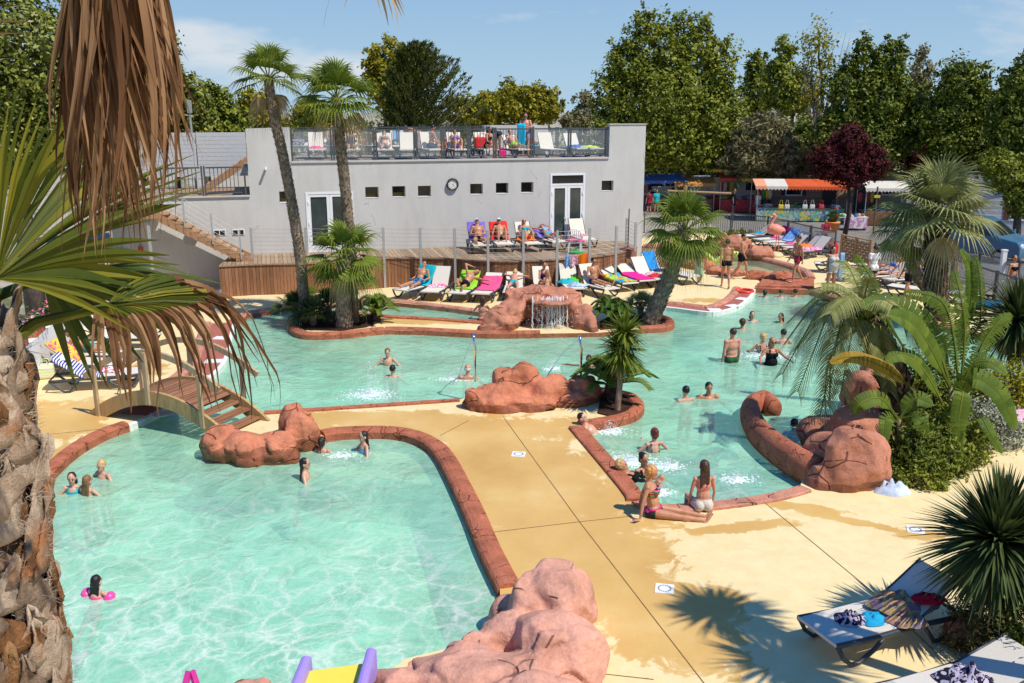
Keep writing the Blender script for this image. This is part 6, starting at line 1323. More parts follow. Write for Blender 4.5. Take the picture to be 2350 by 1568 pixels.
# --- roof terrace
tz = lambda x, y: P(x, y, ZL - .04)
t, hands, HP, _ = body('man in sunglasses standing on the roof terrace holding up a turquoise towel', tz(1206, 358), R(-8), 'stand', 1.84, skin='pink', hair=('short', 'brown'), clothes=[('shorts', c_check)], extras=('glasses',), mods=dict(hd=(0, -.3, 1), ua=((.3, -.4, -.9), (-.25, -.45, -.9)), fa=((-.65, -.9, .25), (-.25, -.9, .45))))
hang(tz(1206, 358) + V((-.2, -.42, 1.35)), .34, 1.05, cl('bright_turquoise', (.02, .45, .68)), 'turquoise towel held up by the standing man on the terrace', 0)
body('bending man in a dark T-shirt packing things on the roof terrace', tz(1142, 359), R(-40), 'lean', 1.75, skin='tan', hair=('cap', 'brown', M('grey_cap', (.2, .2, .2))), clothes=[('tshirt', cl('dark_grey', (.035, .04, .045)))])
lie(T2, -.2, 'terrace woman in a cap and dark top with one arm behind her head', sex='f', g=1.15, h=1.65, skin='fair', hair=('cap', 'brown', M('beige_cap', (.5, .45, .38))), clothes=[('onepiece', NAVY)], extras=('glasses',), mods=dict(ua=((.9, .1, .35), (-.3, -.2, -.8)), fa=((-.7, .1, .55), (0, -1, 0))))
lie(T3, -.2, 'terrace woman in sunglasses with long brown hair lying on her back', sex='f', h=1.65, skin='fair', hair=('long', 'brown'), clothes=[('band', c_floral), ('brief', c_floral)], extras=('glasses',))
lie(T7, -.1, 'terrace sunbather sitting up left of the palm trunk', 'sit', skin='tan', hair=('short', 'dark'), clothes=[('shorts', c_black)], mods=dict(sh=((0, -.9, -.3), (0, -.9, -.3))))
lie(T8, -.1, 'terrace sunbather lying flat with raised and crossed knees', 'kneesup', skin='fair', hair=('short', 'brown'), clothes=[('shorts', ORG)], mods=dict(sp=(0, 1, .05), fw=(0, 0, 1), sh=((.0, -.6, -.5), (0, -.9, .35))))
body('terrace sunbather with dark hair leaning forward behind the empty lounger', tz(960, 350), R(-70), 'lean', 1.65, sex='f', skin='tan', hair=('bob', 'dark'), clothes=[('band', ORG), ('brief', ORG)])
body('bare-backed terrace man sitting sideways behind the bars', onb(T15, -.3), R(120), 'sit', 1.8, .14, skin='tan', hair=('short', 'black'), clothes=[('shorts', NAVY)])
body('terrace child sitting beside the bare-backed man', tz(1026, 357) + dn(.36), R(20), 'sit', 1.35, skin='pink', hair=('short', 'dark'), clothes=[('shorts', RED_)])
lie(T14, -.2, 'terrace woman in a violet bikini behind the bars', 'kneesup', sex='f', h=1.62, skin='tan', hair=('bun', 'dark'), clothes=[('band', PURP), ('brief', PURP)], extras=('glasses',))
lie(T16, -.1, 'terrace sunbather lying behind the standing man', 'recline', skin='tan', hair=('short', 'brown'), clothes=[('shorts', ORG)])

lie(T13, -.1, 'terrace sunbather lying beside the bending man', 'recline', skin='fair', hair=('short', 'brown'), clothes=[('shorts', GREEN)])
body('terrace sunbather seated with a turned head behind the pink bag', onb(T9, -.7), R(60), 'sit', 1.65, .14, sex='f', skin='tan', hair=('bob', 'dark'), clothes=[('onepiece', c_black)])
# ================================================================== PLANTS
GRN = leafmat('palm_green', [(0, (.06, .095, .012)), (.5, (.15, .20, .025)), (1, (.27, .31, .05))], .42, .22)
GRNY = leafmat('palm_yellow_green', [(0, (.09, .13, .02)), (.5, (.17, .21, .03)), (1, (.30, .30, .06))], .42, .25)
BLUG = leafmat('palm_blue_green', [(0, (.12, .14, .05)), (.5, (.27, .28, .105)), (1, (.48, .46, .21))], .45, .15)
DARKP = leafmat('palm_dark_green', [(0, (.03, .05, .015)), (.5, (.065, .095, .03)), (1, (.13, .16, .06))], .45, .12)
DRY = leafmat('dry_frond', [(0, (.09, .04, .02)), (.5, (.21, .105, .05)), (1, (.50, .31, .17))], .8, .15, .15, 6)
DRYL = leafmat('dry_frond_pale', [(0, (.30, .20, .10)), (1, (.58, .44, .27))], .8, .2, .15, 6)
CYC = leafmat('cycad_green', [(0, (.04, .08, .01)), (.5, (.10, .16, .02)), (1, (.26, .28, .04))], .4, .15)
BAN = leafmat('banana_green', [(0, (.05, .095, .012)), (1, (.18, .25, .03))], .4, .3)
def barkmat(name, c, c2, patch=None):
    s = N(name); v = s.coord(); a = s.noise(v, 6, 6, .75); b_ = s.noise(s.coord(scale=(30, 30, 5)), 1, 5, .7)
    g = s.n('ShaderNodeNewGeometry')
    x = s.math('ADD', s.math('MULTIPLY', a, .6), s.math('MULTIPLY', g.outputs['Random Per Island'], .4))
    base = s.ramp(x, [(.2, sc3(c, .5)), (.5, c), (.8, c2)]); base = s.mix(.7, base, s.ramp(b_, [(.3, (.45, .42, .4)), (.65, (1.1, 1.1, 1.1))]), 'MULTIPLY')
    if patch: base = s.mix(s.ramp(s.noise(v, 4.5, 4, .6), [(.52, (0, 0, 0)), (.62, (.85, .85, .85))]), base, patch)
    s.color(base); s.rough(.9); s.b.inputs['Specular IOR Level'].default_value = .12; s.bump(s.math('ADD', a, s.math('MULTIPLY', b_, .7)), .8, .03); return s.m
BARK = barkmat('palm_bark', (.30, .215, .15), (.56, .46, .36)); BARKD = barkmat('dark_palm_bark', (.10, .065, .045), (.27, .21, .16)); BARKG = barkmat('grey_boot_bark', (.42, .30, .21), (.68, .56, .44), (.36, .15, .06)); TRK = barkmat('tree_bark', (.16, .12, .09), (.3, .25, .2)); BFIB = barkmat('rusty_fibre', (.26, .12, .05), (.45, .27, .13))
def arr_obj(name, vs, nper, mat, parent, smooth=False):
    """vs: (n*nper,3) array of separate small polygons"""
    vs = np.asarray(vs, 'f').reshape(-1, 3); n = len(vs) // nper; me = bpy.data.meshes.new(name)
    me.vertices.add(len(vs)); me.vertices.foreach_set('co', vs.ravel()); me.loops.add(len(vs)); me.loops.foreach_set('vertex_index', np.arange(len(vs), dtype='i')); me.polygons.add(n)
    me.polygons.foreach_set('loop_start', np.arange(0, len(vs), nper, dtype='i'))
    try: me.polygons.foreach_set('loop_total', np.full(n, nper, 'i'))
    except Exception: pass
    me.update(calc_edges=True); me.validate(); me.materials.append(mat); o = bpy.data.objects.new(name, me); col.objects.link(o); o.parent = parent; return o
def frame(d, up=V((0, 0, 1))):
    d = d.normalized(); s_ = d.cross(up); s_ = s_.normalized() if s_.length > .05 else V((1, 0, 0)); return d, s_, s_.cross(d).normalized()
def strip(mb, pts, side, wd, fold=.3, nrmv=None):
    """leaf strip folded along its middle: pts centre line, wd half widths"""
    o = len(mb.v); k = len(pts)
    for i, p in enumerate(pts):
        w_ = wd[i]; sd = side[i] if isinstance(side, list) else side; n_ = nrmv
        mb.v += [tuple(p - sd * w_ + n_ * (w_ * fold)), tuple(p), tuple(p + sd * w_ + n_ * (w_ * fold))]
    for i in range(k - 1):
        a = o + i * 3; mb.f += [(a, a + 1, a + 4, a + 3), (a + 1, a + 2, a + 5, a + 4)]
def fan_leaf(mb, mbp, base, d, pet, size, r_, nseg=24, spread=115, droop=.25, tip=.35, twist=0, dead=None, deadfrac=0, up=V((0, 0, 1)), pw=.02, div=.42, arch=.06):
    d, s_, n_ = frame(d, up); s_, n_ = (s_ * math.cos(twist) + n_ * math.sin(twist)), (n_ * math.cos(twist) - s_ * math.sin(twist))
    hub = base + d * pet + V((0, 0, -arch * pet)); mid = base + d * pet * .5 + V((0, 0, arch * pet * .25))
    if mbp is not None: mbp.tube([base, mid, hub], [pw, pw * .8, pw * .6], 5)
    d2 = (hub - mid).normalized(); d2, s2, n2 = d2, s_, s_.cross(d2).normalized()
    for i in range(nseg):
        a = R(spread) * ((i + .5) / nseg * 2 - 1); L = size * (1 - .22 * (abs(a) / R(spread)) ** 2) * r_.uniform(.92, 1.05)
        dr = (d2 * math.cos(a) + s2 * math.sin(a)).normalized(); sd = (s2 * math.cos(a) - d2 * math.sin(a)).normalized()
        g = V((0, 0, -1)); mode_dead = dead is not None and r_.random() < deadfrac
        pts, wd = [], []
        wmax = size * div * R(spread) * 2 / nseg * .52
        tp = tip * r_.uniform(.5, 1.6)
        if mode_dead: tp += r_.uniform(.5, 1.3)
        for q, w_ in ((0, .04), (.28, .6), (.5, 1.0), (.66, .55), (.85, .28), (1.0, .03)):
            dz = droop * q * q + tp * max(0, q - .5) ** 2 * 2.2
            p = hub + dr * (L * q * (1 - .18 * max(0, q - .5) * tp)) + n2 * (L * .07 * math.sin(q * 3.1)) + g * (L * dz)
            p += sd * (L * .03 * r_.uniform(-1, 1) * max(0, q - .5)); pts.append(p); wd.append(wmax * w_)
        if mode_dead:
            k = 3; strip(mb, pts[:k + 1], sd, wd[:k + 1], .35, n2); strip(dead, pts[k:], sd, wd[k:], .5, n2)
        else: strip(mb, pts, sd, wd, .35, n2)
    return hub
def trunk(mb, pts, r0, r1, seed=0, boots=None, bsize=.09, rows=None):
    q = smooth_path(pts, 6); n = len(q); rr = [r0 + (r1 - r0) * i / (n - 1) for i in range(n)]
    r_ = random.Random(seed); mb.tube(q, [r * (1 + .05 * math.sin(i * 2.3)) for i, r in enumerate(rr)], 14)
    if boots is None: return
    L = sum((q[i + 1] - q[i]).length for i in range(n - 1)); rows = rows or int(L / (bsize * .62)); per = 7
    for k in range(rows):
        t = (k + .3) / rows * (n - 1); i = min(n - 2, int(t)); c = q[i].lerp(q[i + 1], t - i); ax = (q[i + 1] - q[i]).normalized(); r = rr[i]; _, x, y = frame(ax, V((0, 1, .1)))
        for j in range(per):
            a = (j + (k % 2) * .5) * 2 * math.pi / per + r_.uniform(-.15, .15) + k * .13; o = x * math.cos(a) + y * math.sin(a); tg = ax.cross(o)
            w_ = bsize * r_.uniform(.7, 1.1); h = bsize * r_.uniform(1.0, 1.7); lift = bsize * r_.uniform(.3, .75); b0 = c + o * (r * .9)
            vs = [b0 - tg * w_ * .7, b0 + tg * w_ * .7, b0 + ax * h * .6 + tg * w_ * .42 + o * lift * .6, b0 + ax * h + o * lift + tg * w_ * .1, b0 + ax * h - tg * w_ * .12 + o * lift, b0 + ax * h * .6 - tg * w_ * .42 + o * lift * .6, b0 + ax * h * .45 - o * .01]
            o_ = len(boots.v); boots.v += [tuple(v_) for v_ in vs]; boots.f += [(o_, o_ + 1, o_ + 2, o_ + 3, o_ + 4, o_ + 5), (o_ + 6, o_ + 5, o_ + 4), (o_ + 6, o_ + 4, o_ + 3), (o_ + 6, o_ + 3, o_ + 2)]
def fan_palm(label, path, rad, r0, r1, n=26, mat=None, seed=0, dead=4, elo=-30, ehi=80, droop=.22, pet=.45, nseg=24, group=None, bark=None, bs=.08, name='fan_palm', spread=115, tipd=.35, lean=None):
    pts = [P(*p[:3]) if not isinstance(p, V) else p for p in path]; root = pts[0].copy(); t = thing(name, root, 0, label, 'palm tree', group); pts = [p - root for p in pts]
    a, bt = MB(), MB(); trunk(a, pts, r0, r1, seed, bt, bs); a.build('trunk', bark or BARK, t, True); bt.build('leaf_bases', bark or BARK, t)
    r_ = random.Random(seed); top = pts[-1]; g, pt_, dd = MB(), MB(), MB()
    for i in range(n):
        az = i * 2.39996 + seed; f = i / (n - 1); el = R(ehi + (elo - ehi) * f ** .85 + r_.uniform(-8, 8)); d = V((math.cos(az) * math.cos(el), math.sin(az) * math.cos(el), math.sin(el)))
        if lean: d = (d + lean * .35).normalized()
        fan_leaf(g, pt_, top, d, rad * pet * r_.uniform(.85, 1.1), rad * (1 - pet) * r_.uniform(.95, 1.15), r_, nseg, spread * r_.uniform(.85, 1), droop * (1.0 + f * .6), tipd, r_.uniform(-.4, .4))
    g.build('crown', mat or GRN, t); pt_.build('petioles', GRNY, t)
    for i in range(dead):
        az = r_.uniform(0, 6.28) if dead > 2 else (0.2 + i * 2.6); el = R(r_.uniform(-65, -25)); d = V((math.cos(az) * math.cos(el), math.sin(az) * math.cos(el) * .6 - .2, math.sin(el)))
        fan_leaf(dd, dd, top, d, rad * pet * .8, rad * .5, r_, 20, 70, .5, .9, r_.uniform(-.6, .6), pw=.012)
    if dead: dd.build('dry_fronds', DRYL, t)
    return t
def PZ(base, x, y, dy=0): return PY(x, y, base.y + dy)
b0 = P(700, 738); fan_palm('tall slender fan palm with a scarred trunk, left of the pair before the building', [b0, PZ(b0, 690, 600), PZ(b0, 672, 480), PZ(b0, 650, 360), PZ(b0, 627, 260), PZ(b0, 616, 182)], 1.35, .165, .12, 18, GRN, 3, 4, -18, group='tall fan palms before the building', droop=.07)
b0 = P(812, 742); fan_palm('tall slender fan palm with a straighter trunk, right of the pair before the building', [b0, PZ(b0, 803, 560), PZ(b0, 792, 430), PZ(b0, 780, 320), PZ(b0, 772, 228)], 1.5, .165, .125, 20, GRN, 8, 4, -25, group='tall fan palms before the building', droop=.08)
b0 = P(790, 752); fan_palm('short fan palm with a thick trunk in the left planter', [b0, PZ(b0, 789, 680), PZ(b0, 790, 592)], 1.45, .25, .19, 22, GRN, 21, 3, -35, ehi=78, droop=.10, bs=.1)
b0 = P(1492, 742); fan_palm('leaning fan palm with a rough grey trunk in the right planter', [b0, PZ(b0, 1512, 690), PZ(b0, 1540, 628), PZ(b0, 1558, 570), PZ(b0, 1572, 528)], 1.5, .27, .16, 23, GRN, 33, 5, -35, ehi=80, droop=.10, bs=.11)
b0 = P(2150, 735); fan_palm('big blue-grey fan palm behind the banana plants', [b0, PZ(b0, 2148, 640), PZ(b0, 2150, 560), PZ(b0, 2150, 490)], 2.05, .34, .3, 26, BLUG, 44, 3, -22, ehi=85, droop=.08, bark=BARKD, bs=.17, nseg=34, spread=150, pet=.45, tipd=.2)
b0 = P(2150, 716); fan_palm('palm with a thin bent trunk in front of the parked van', [b0, PZ(b0, 2122, 660), PZ(b0, 2092, 612), PZ(b0, 2085, 570), PZ(b0, 2080, 535)], 1.25, .16, .13, 15, GRNY, 55, 3, -50, ehi=60, droop=.25, bs=.09)
for k, (x, y, r_d, m_) in enumerate([(680, 735, .95, DARKP), (720, 748, .85, DARKP), (755, 728, .9, DARKP), (1470, 728, .8, BLUG), (700, 715, .8, GRN)]):
    b0 = P(x, y); fan_palm(['stemless dark fan palm at the left tip of the left planter', 'stemless dark fan palm low at the edge of the left planter', 'stemless dark fan palm behind the short palm', 'small blue-green fan palm in the right planter', 'stemless green fan palm behind the dark ones in the left planter'][k], [b0, b0 + V((0, 0, .12)), b0 + V((0, 0, .25))], r_d, .1, .08, 20, m_, 60 + k, 0, 5, ehi=85, droop=.12, nseg=18, bs=.05, name='dwarf_palm', spread=85)
def sword_head(mb, c, rad, n, r_, w_=.028, lo=-75, hi=88, droop=.25, stretch=1.0):
    for i in range(n):
        az = r_.uniform(0, 6.283); f = r_.random(); el = R(lo + (hi - lo) * f); d = V((math.cos(az) * math.cos(el), math.sin(az) * math.cos(el), math.sin(el) * stretch)); L = rad * r_.uniform(.75, 1.08) * (1 if el > 0 else .92)
        _, s_, n_ = frame(d); pts = [c + d * (L * q) + V((0, 0, -droop * L * q * q * (1 - abs(math.sin(el)) * .5))) for q in (.02, .3, .65, 1.0)]
        strip(mb, pts, s_, [w_ * .6, w_, w_ * .8, .001], .35, n_)
def yucca(label, base, top, rad, n, mat, seed, tr=.07, w_=.028, heads=None, drymat=True, cat='yucca', lo=-75, name='yucca'):
    t = thing(name, base, 0, label, cat); r_ = random.Random(seed); b = MB(); bb = MB(); trunk(b, [V((0, 0, 0)), (top - base) * .5 + V((.02, 0, 0)), top - base], tr * 1.25, tr, seed, None); b.build('trunk', BARK, t, True)
    g = MB()
    for (o, r_d, k) in heads or [(V((0, 0, 0)), rad, n)]: sword_head(g, top - base + o, r_d, k, r_, w_, lo)
    g.build('crown', mat, t)
    if drymat: d = MB(); sword_head(d, top - base - V((0, 0, .08)), rad * .8, n // 7, r_, w_, -88, -45, .1); d.build('dry_leaves', DRYL, t)
    return t
b0 = P(1416, 945); yucca('slim-stemmed yucca with a dense head of sword leaves in the front planter', b0, PZ(b0, 1426, 808), .62, 420, GRN, 5, .055, .021, [(V((0, 0, .05)), .68, 380), (V((.05, 0, .42)), .62, 230)])
b0 = P(2300, 1470); yucca('dark dense yucca at the right edge above the foreground lounger', b0, PZ(b0, 2290, 1245), 1.05, 900, DARKP, 6, .1, .024, drymat=True)
b0 = P(2380, 920); yucca('yucca with a shaggy head at the right edge behind the banana plants', b0, PZ(b0, 2335, 735), 1.15, 700, DARKP, 7, .1, .03)
b0 = V((5.8, 8.3, 0)); yucca('tall yucca just outside the frame that throws the spiky shadow on the deck', b0, b0 + V((0, 0, 5.3)), .9, 420, GRN, 70, .09, .022, [(V((0, .1, .25)), .85, 330), (V((.1, -.75, -.5)), .95, 300)], cat='yucca')
def feather(mb, rib, pts, ll, n, r_, w_=.02, vfold=.35, droop=.4, side_up=V((0, 0, 1))):
    q = smooth_path(pts, 8); m = len(q); rib.tube(q, [.022 * (1 - .8 * i / m) + .004 for i in range(m)], 5)
    for i in range(n):
        t = (.14 + .86 * i / n) * (m - 1); k = min(m - 2, int(t)); c = q[k].lerp(q[k + 1], t - k); ax = (q[k + 1] - q[k]).normalized(); _, s_, n_ = frame(ax, side_up); L = ll * math.sin(max(.15, min(1, i / n * 1.15 + .12)) * math.pi * .86) ** .6 * r_.uniform(.85, 1.1)
        for sg in (-1, 1):
            d = (s_ * sg * .85 + ax * .6 + n_ * vfold).normalized(); pp = [c + d * (L * u) + V((0, 0, -droop * L * u * u)) for u in (0, .35, .7, 1)]
            sd = ax.cross(d).cross(d).normalized(); strip(mb, pp, sd, [w_ * .5, w_, w_ * .7, .001], .2, d.cross(sd).normalized())
def cycad(label, base, rad, n, mat, seed, ht=.25, trk=True):
    t = thing('sago_palm', base, 0, label, 'sago palm'); r_ = random.Random(seed); g, rb = MB(), MB(); b = MB(); trunk(b, [V((0, 0, 0)), V((0, 0, ht * .5)), V((0, 0, ht))], .16, .14, seed, b, .06); b.build('trunk', BARKD, t)
    for i in range(n):
        az = i * 2.4 + seed; el = R(78 - 62 * (i / n) + r_.uniform(-6, 6)); h = V((math.cos(az), math.sin(az), 0)); L = rad * r_.uniform(.9, 1.1); c = V((0, 0, ht))
        feather(g, rb, [c, c + h * (L * .4 * math.cos(el)) + V((0, 0, L * .42 * math.sin(el))), c + h * (L * .78 * max(.45, math.cos(el))) + V((0, 0, L * .62 * math.sin(el))), c + h * (L * 1.05 * max(.55, math.cos(el))) + V((0, 0, L * .55 * math.sin(el) - L * .1))], rad * .24, 34, r_, .0085 * rad / .8 + .003, .45, .15)
    g.build('crown', mat, t); rb.build('ribs', GRNY, t); return t
cycad('yellow-green sago palm at the right end of the left planter', P(862, 738), .82, 26, CYC, 1)
cycad('dark sago palm in the right planter beside the waterfall rock', P(1402, 745), .82, 30, leafmat('cycad_dark', [(0, (.02, .06, .01)), (1, (.10, .17, .02))], .4, .12), 2)
cycad('wide sago palm under the yucca in the front planter', P(1403, 918), .98, 26, CYC, 3, .35)
# leaning feather palm
base = P(2085, 1010); hubp = PZ(base, 1992, 742); t = thing('feather_palm', base, 0, 'leaning feather palm with grey-green arching fronds and a rough trunk', 'palm tree'); b, bt = MB(), MB()
trunk(b, [V((0, 0, -.1)), PZ(base, 2062, 905) - base, PZ(base, 2030, 820) - base, hubp - base], .33, .2, 9, bt, .17); b.build('trunk', BARKD, t, True); bt.build('leaf_bases', BARKD, t)
FEA = leafmat('feather_green', [(0, (.13, .15, .045)), (.5, (.27, .28, .09)), (1, (.46, .45, .19))], .45, .18); r_ = random.Random(3); g, rb = MB(), MB(); c = hubp - base
for (mx_p, my_p, ex, ey, dy) in [(1900, 668, 1806, 742, .3), (1890, 700, 1795, 860, -.3), (1905, 720, 1830, 900, -.6), (1935, 735, 1880, 960, -.7), (1930, 665, 1855, 665, .8), (1965, 650, 1935, 600, .6), (2035, 690, 2080, 690, .6), (2060, 720, 2110, 800, -.5),
                             (1960, 745, 1930, 900, -.9), (1915, 690, 1830, 800, 0), (1880, 690, 1800, 790, .6), (1945, 665, 1885, 650, -.3), (2020, 760, 2040, 900, -.8), (1925, 760, 1900, 930, -.3), (1955, 680, 1905, 720, -.9), (2010, 690, 2050, 700, -.9), (1985, 680, 1995, 640, -.3)]:
    m_ = PZ(base, mx_p, my_p, dy * .5) - base; e = PZ(base, ex, ey, dy) - base
    feather(g, rb, [c, (c * .45 + m_ * .55) + V((0, 0, .08)), m_, (m_ + e) / 2 + V((0, 0, .05)), e], .46, 50, r_, .010, .15, .6)
g.build('crown', FEA, t); rb.build('ribs', GRNY, t); d_ = MB(); rb2 = MB()
for (ex, ey) in ((1895, 950), (1905, 935)): feather(d_, rb2, [c, PZ(base, 1915, 800) - base, PZ(base, ex, 880) - base, PZ(base, ex, ey) - base], .12, 30, r_, .008, .1, .9)
d_.build('dry_fronds', DRYL, t); rb2.build('dry_ribs', DRY, t)
# banana plants
def banana(label, base, leaves, stems, mat=None, torn=.3, seed=0, cat='banana plant'):
    t = thing('banana_plant', base, 0, label, cat); r_ = random.Random(seed); b = MB()
    for (x, y, dy) in stems: e = PZ(base, x, y, dy) - base; b.tube([V((r_.uniform(-.15, .15), dy * .4, 0)), e * .5 + V((.03, 0, 0)), e], [.1, .08, .05], 8)
    b.build('stem', M('banana_stem', (.20, .17, .06), .6, .3, 8), t, True); rib = MB()
    for (pts, w_, mt, tear) in leaves:
        w_ *= .8
        q = smooth_path([PZ(base, x, y, dy) - base for x, y, dy in pts], 7); m = len(q); g = MB(); rib.tube(q, [.028 * (1 - .85 * i / m) for i in range(m)], 5)
        d0 = (q[-1] - q[0]); ps = None
        for i in range(m - 1):
            f0, f1 = i / (m - 1), (i + 1) / (m - 1); ax = (q[i + 1] - q[i]).normalized(); _, s_, n_ = frame(ax, V((0, -.75, .65)))
            wf = lambda f: w_ * (max(0, math.sin(math.pi * min(1, f * .93 + .05))) ** .55) * (0 if f < .12 else min(1, (f - .12) * 8))
            for sg in (-1, 1):
                if tear:
                    for k in range(3):
                        u0, u1 = k / 3, (k + .82) / 3; a = q[i].lerp(q[i + 1], u0); e = q[i].lerp(q[i + 1], u1); w1 = wf(f0 + (f1 - f0) * u0) * r_.uniform(.75, 1.05); dd_ = (s_ * sg + ax * .35 - n_ * .25).normalized()
                        p2 = e + dd_ * w1 * .55; p3 = a + dd_ * w1 * .55; dr = V((0, 0, -w1 * r_.uniform(.1, .5))); g.add([a, e, p2, p3], [(0, 1, 2, 3)]); g.add([p3, p2, p2 + dd_ * w1 * .5 + dr, p3 + dd_ * w1 * .45 + dr], [(0, 1, 2, 3)])
                else:
                    w0, w1 = wf(f0), wf(f1); dn0 = n_ * -.3; a, e = q[i], q[i + 1]; d_ = s_ * sg
                    g.add([a, e, e + (d_ + n_ * .28) * w1 * .5, a + (d_ + n_ * .28) * w0 * .5, e + d_ * w1 + n_ * w1 * .0, a + d_ * w0 + n_ * w0 * .0], [(0, 1, 2, 3), (3, 2, 4, 5)])
        g.build('leaf', mt or mat or BAN, t, True)
    rib.build('midribs', GRNY, t); return t
YB = leafmat('yellow_banana', [(0, (.30, .17, .02)), (1, (.55, .36, .05))], .5, .3)
base = P(2200, 1050)
banana('large banana plant with broad arching leaves in the middle of the right planting', base, [([(2180, 880, 0), (2135, 760, .2), (2060, 702, .3), (1975, 700, .2)], .33, None, False), ([(2185, 900, 0), (2130, 790, -.3), (2090, 740, -.5), (2040, 720, -.6)], .28, None, False), ([(2200, 900, 0), (2190, 780, .3), (2160, 690, .5), (2075, 668, .6)], .25, None, True),
    ([(2205, 890, 0), (2215, 760, 0), (2205, 680, 0), (2190, 620, .1)], .22, None, True), ([(2190, 960, 0), (2225, 870, -.3), (2290, 900, -.5), (2330, 985, -.7)], .27, None, False), ([(2180, 960, 0), (2120, 850, -.4), (2070, 815, -.5), (2035, 830, -.6)], .2, None, False), ([(2190, 970, 0), (2210, 900, -.6), (2200, 970, -.8), (2205, 1030, -.8)], .2, None, False),
    ([(2230, 880, .2), (2250, 800, .3), (2290, 740, .4), (2320, 720, .5)], .24, None, True), ([(2200, 900, 0), (2230, 840, 0), (2270, 830, -.1), (2310, 860, -.3)], .2, None, False), ([(2100, 900, .2), (2040, 850, 0), (1960, 820, -.1), (1905, 832, -.1)], .17, YB, False)], [(2180, 890, 0), (2215, 890, .3), (2190, 960, -.2)], seed=1)
base = P(2165, 900)
banana('torn upright banana leaf on a long stalk behind the broad-leaved banana plant', base, [([(2150, 800, 0), (2240, 760, 0), (2250, 660, 0), (2240, 590, .1)], .24, None, True), ([(2170, 800, 0), (2222, 720, 0), (2228, 620, .1), (2205, 572, .2)], .18, None, False)], [(2170, 800, 0)], seed=2)
base = P(2060, 930)
banana('feathery torn banana leaf left of the big fan palm trunk', base, [([(2075, 800, 0), (2030, 720, 0), (2000, 640, 0), (1965, 585, .1)], .26, None, True)], [(2075, 800, 0)], seed=3)
base = P(2075, 1075)
banana('low banana plant with small leaves at the foot of the feather palm', base, [([(2060, 960, 0), (2020, 915, 0), (1975, 925, -.1), (1960, 950, -.1)], .2, None, False), ([(2065, 960, 0), (2100, 915, 0), (2140, 930, -.1)], .2, None, False), ([(2060, 970, 0), (2035, 960, -.2), (2030, 1020, -.4)], .16, None, False), ([(2070, 960, 0), (2110, 960, -.3), (2120, 1010, -.4)], .18, None, False), ([(2230, 1010, 0), (2250, 960, 0), (2270, 990, -.2), (2300, 1040, -.3)], .14, None, False)], [(2062, 960, 0)], seed=4)
# ------------------------------------------------------------------ leafy crowns
def leaves(blobs, n, size, seed, clump=.22, per=26, flat=.0, upb=.35, aspect=1.0, shell=.55):
    """blobs: [(centre, radii)] -> (n*4,3) quads gathered in clumps through the volume"""
    rg = np.random.default_rng(seed); vol = np.array([b_[1][0] * b_[1][1] * b_[1][2] for b_ in blobs]) ** .67; pr = vol / vol.sum(); nc = max(1, n // per)
    bi = rg.choice(len(blobs), nc, p=pr); C_ = np.array([list(b_[0]) for b_ in blobs]); R_ = np.array([list(b_[1]) for b_ in blobs])
    d = rg.normal(size=(nc, 3)); d /= np.linalg.norm(d, axis=1)[:, None]; q = (shell + (1 - shell) * rg.random(nc))[:, None] * (1 + rg.normal(0, .07, (nc, 1)))
    cc_ = C_[bi] + d * R_[bi] * q; sz = (R_[bi].mean(axis=1) * clump)[:, None] * rg.uniform(.5, 1.3, (nc, 1))
    ci = rg.integers(0, nc, n); off = rg.normal(size=(n, 3)) * sz[ci] * .55; c = cc_[ci] + off
    nn = d[ci] * .8 + rg.normal(0, .7, (n, 3)); nn[:, 2] += upb; nn /= np.linalg.norm(nn, axis=1)[:, None]
    a = np.cross(nn, rg.normal(size=(n, 3))); a /= np.linalg.norm(a, axis=1)[:, None]; b = np.cross(nn, a); s = size * rg.uniform(.6, 1.25, (n, 1))
    a = a * s * aspect; b = b * s * .62
    return np.stack([c - a, c - b * .9 + a * .15, c + a, c + b * .9 + a * .15], 1).reshape(-1, 3)
def branch(mb, a, d, L, r, depth, r_, spread=.6):
    e = a + d * L; mid = (a + e) / 2 + V((r_.uniform(-.05, .05), r_.uniform(-.05, .05), 0)) * L; mb.tube([a, mid, e], [r, r * .8, r * .55], 6)
    if depth: 
        for _ in range(3): branch(mb, a + d * L * r_.uniform(.6, 1), (d + V((r_.gauss(0, spread), r_.gauss(0, spread), r_.uniform(0, .5)))).normalized(), L * r_.uniform(.55, .8), r * .5, depth - 1, r_, spread)
def tree(label, Y, bl, base_x, n, size, mat, seed, cat='tree', name='leafy_tree', trunk_r=.22, group=None, upb=.35, clump=.25, aspect=1.0, shell=.5, extra=None, depthr=.8, tb=None):
    k = Y / F_; root = V(((base_x - 1175) * k, Y, 0)); t = thing(name, root, 0, label, cat, group); r_ = random.Random(seed); B = []
    for (x, y, rx_, ry_) in bl: c = PY(x, y, Y) - root; B.append((c, (rx_ * k * 1.02, rx_ * k * depthr, ry_ * k * 1.02)))
    zmid = min(c.z for c, _ in B); b = MB(); h = max(.8, zmid * .9 if zmid > 1.2 else .8); branch(b, V((0, 0, -.1)), V((0, 0, 1)), max(h, .8), trunk_r, 0, r_)
    for c, rr in B:
        e = c - V((0, 0, rr[2] * .3)); s_ = V((0, 0, max(h, .8) * .9)); b.tube([s_, s_.lerp(e, .5) + V((r_.uniform(-.2, .2), 0, .2)), e, c + V((0, 0, rr[2] * .5))], [trunk_r * .6, trunk_r * .45, trunk_r * .3, trunk_r * .12], 6)
    b.build('trunk', tb or TRK, t, True); arr_obj('crown', leaves(B, n, size, seed, clump, 26, 0, upb, aspect, shell), 4, mat, t); return t
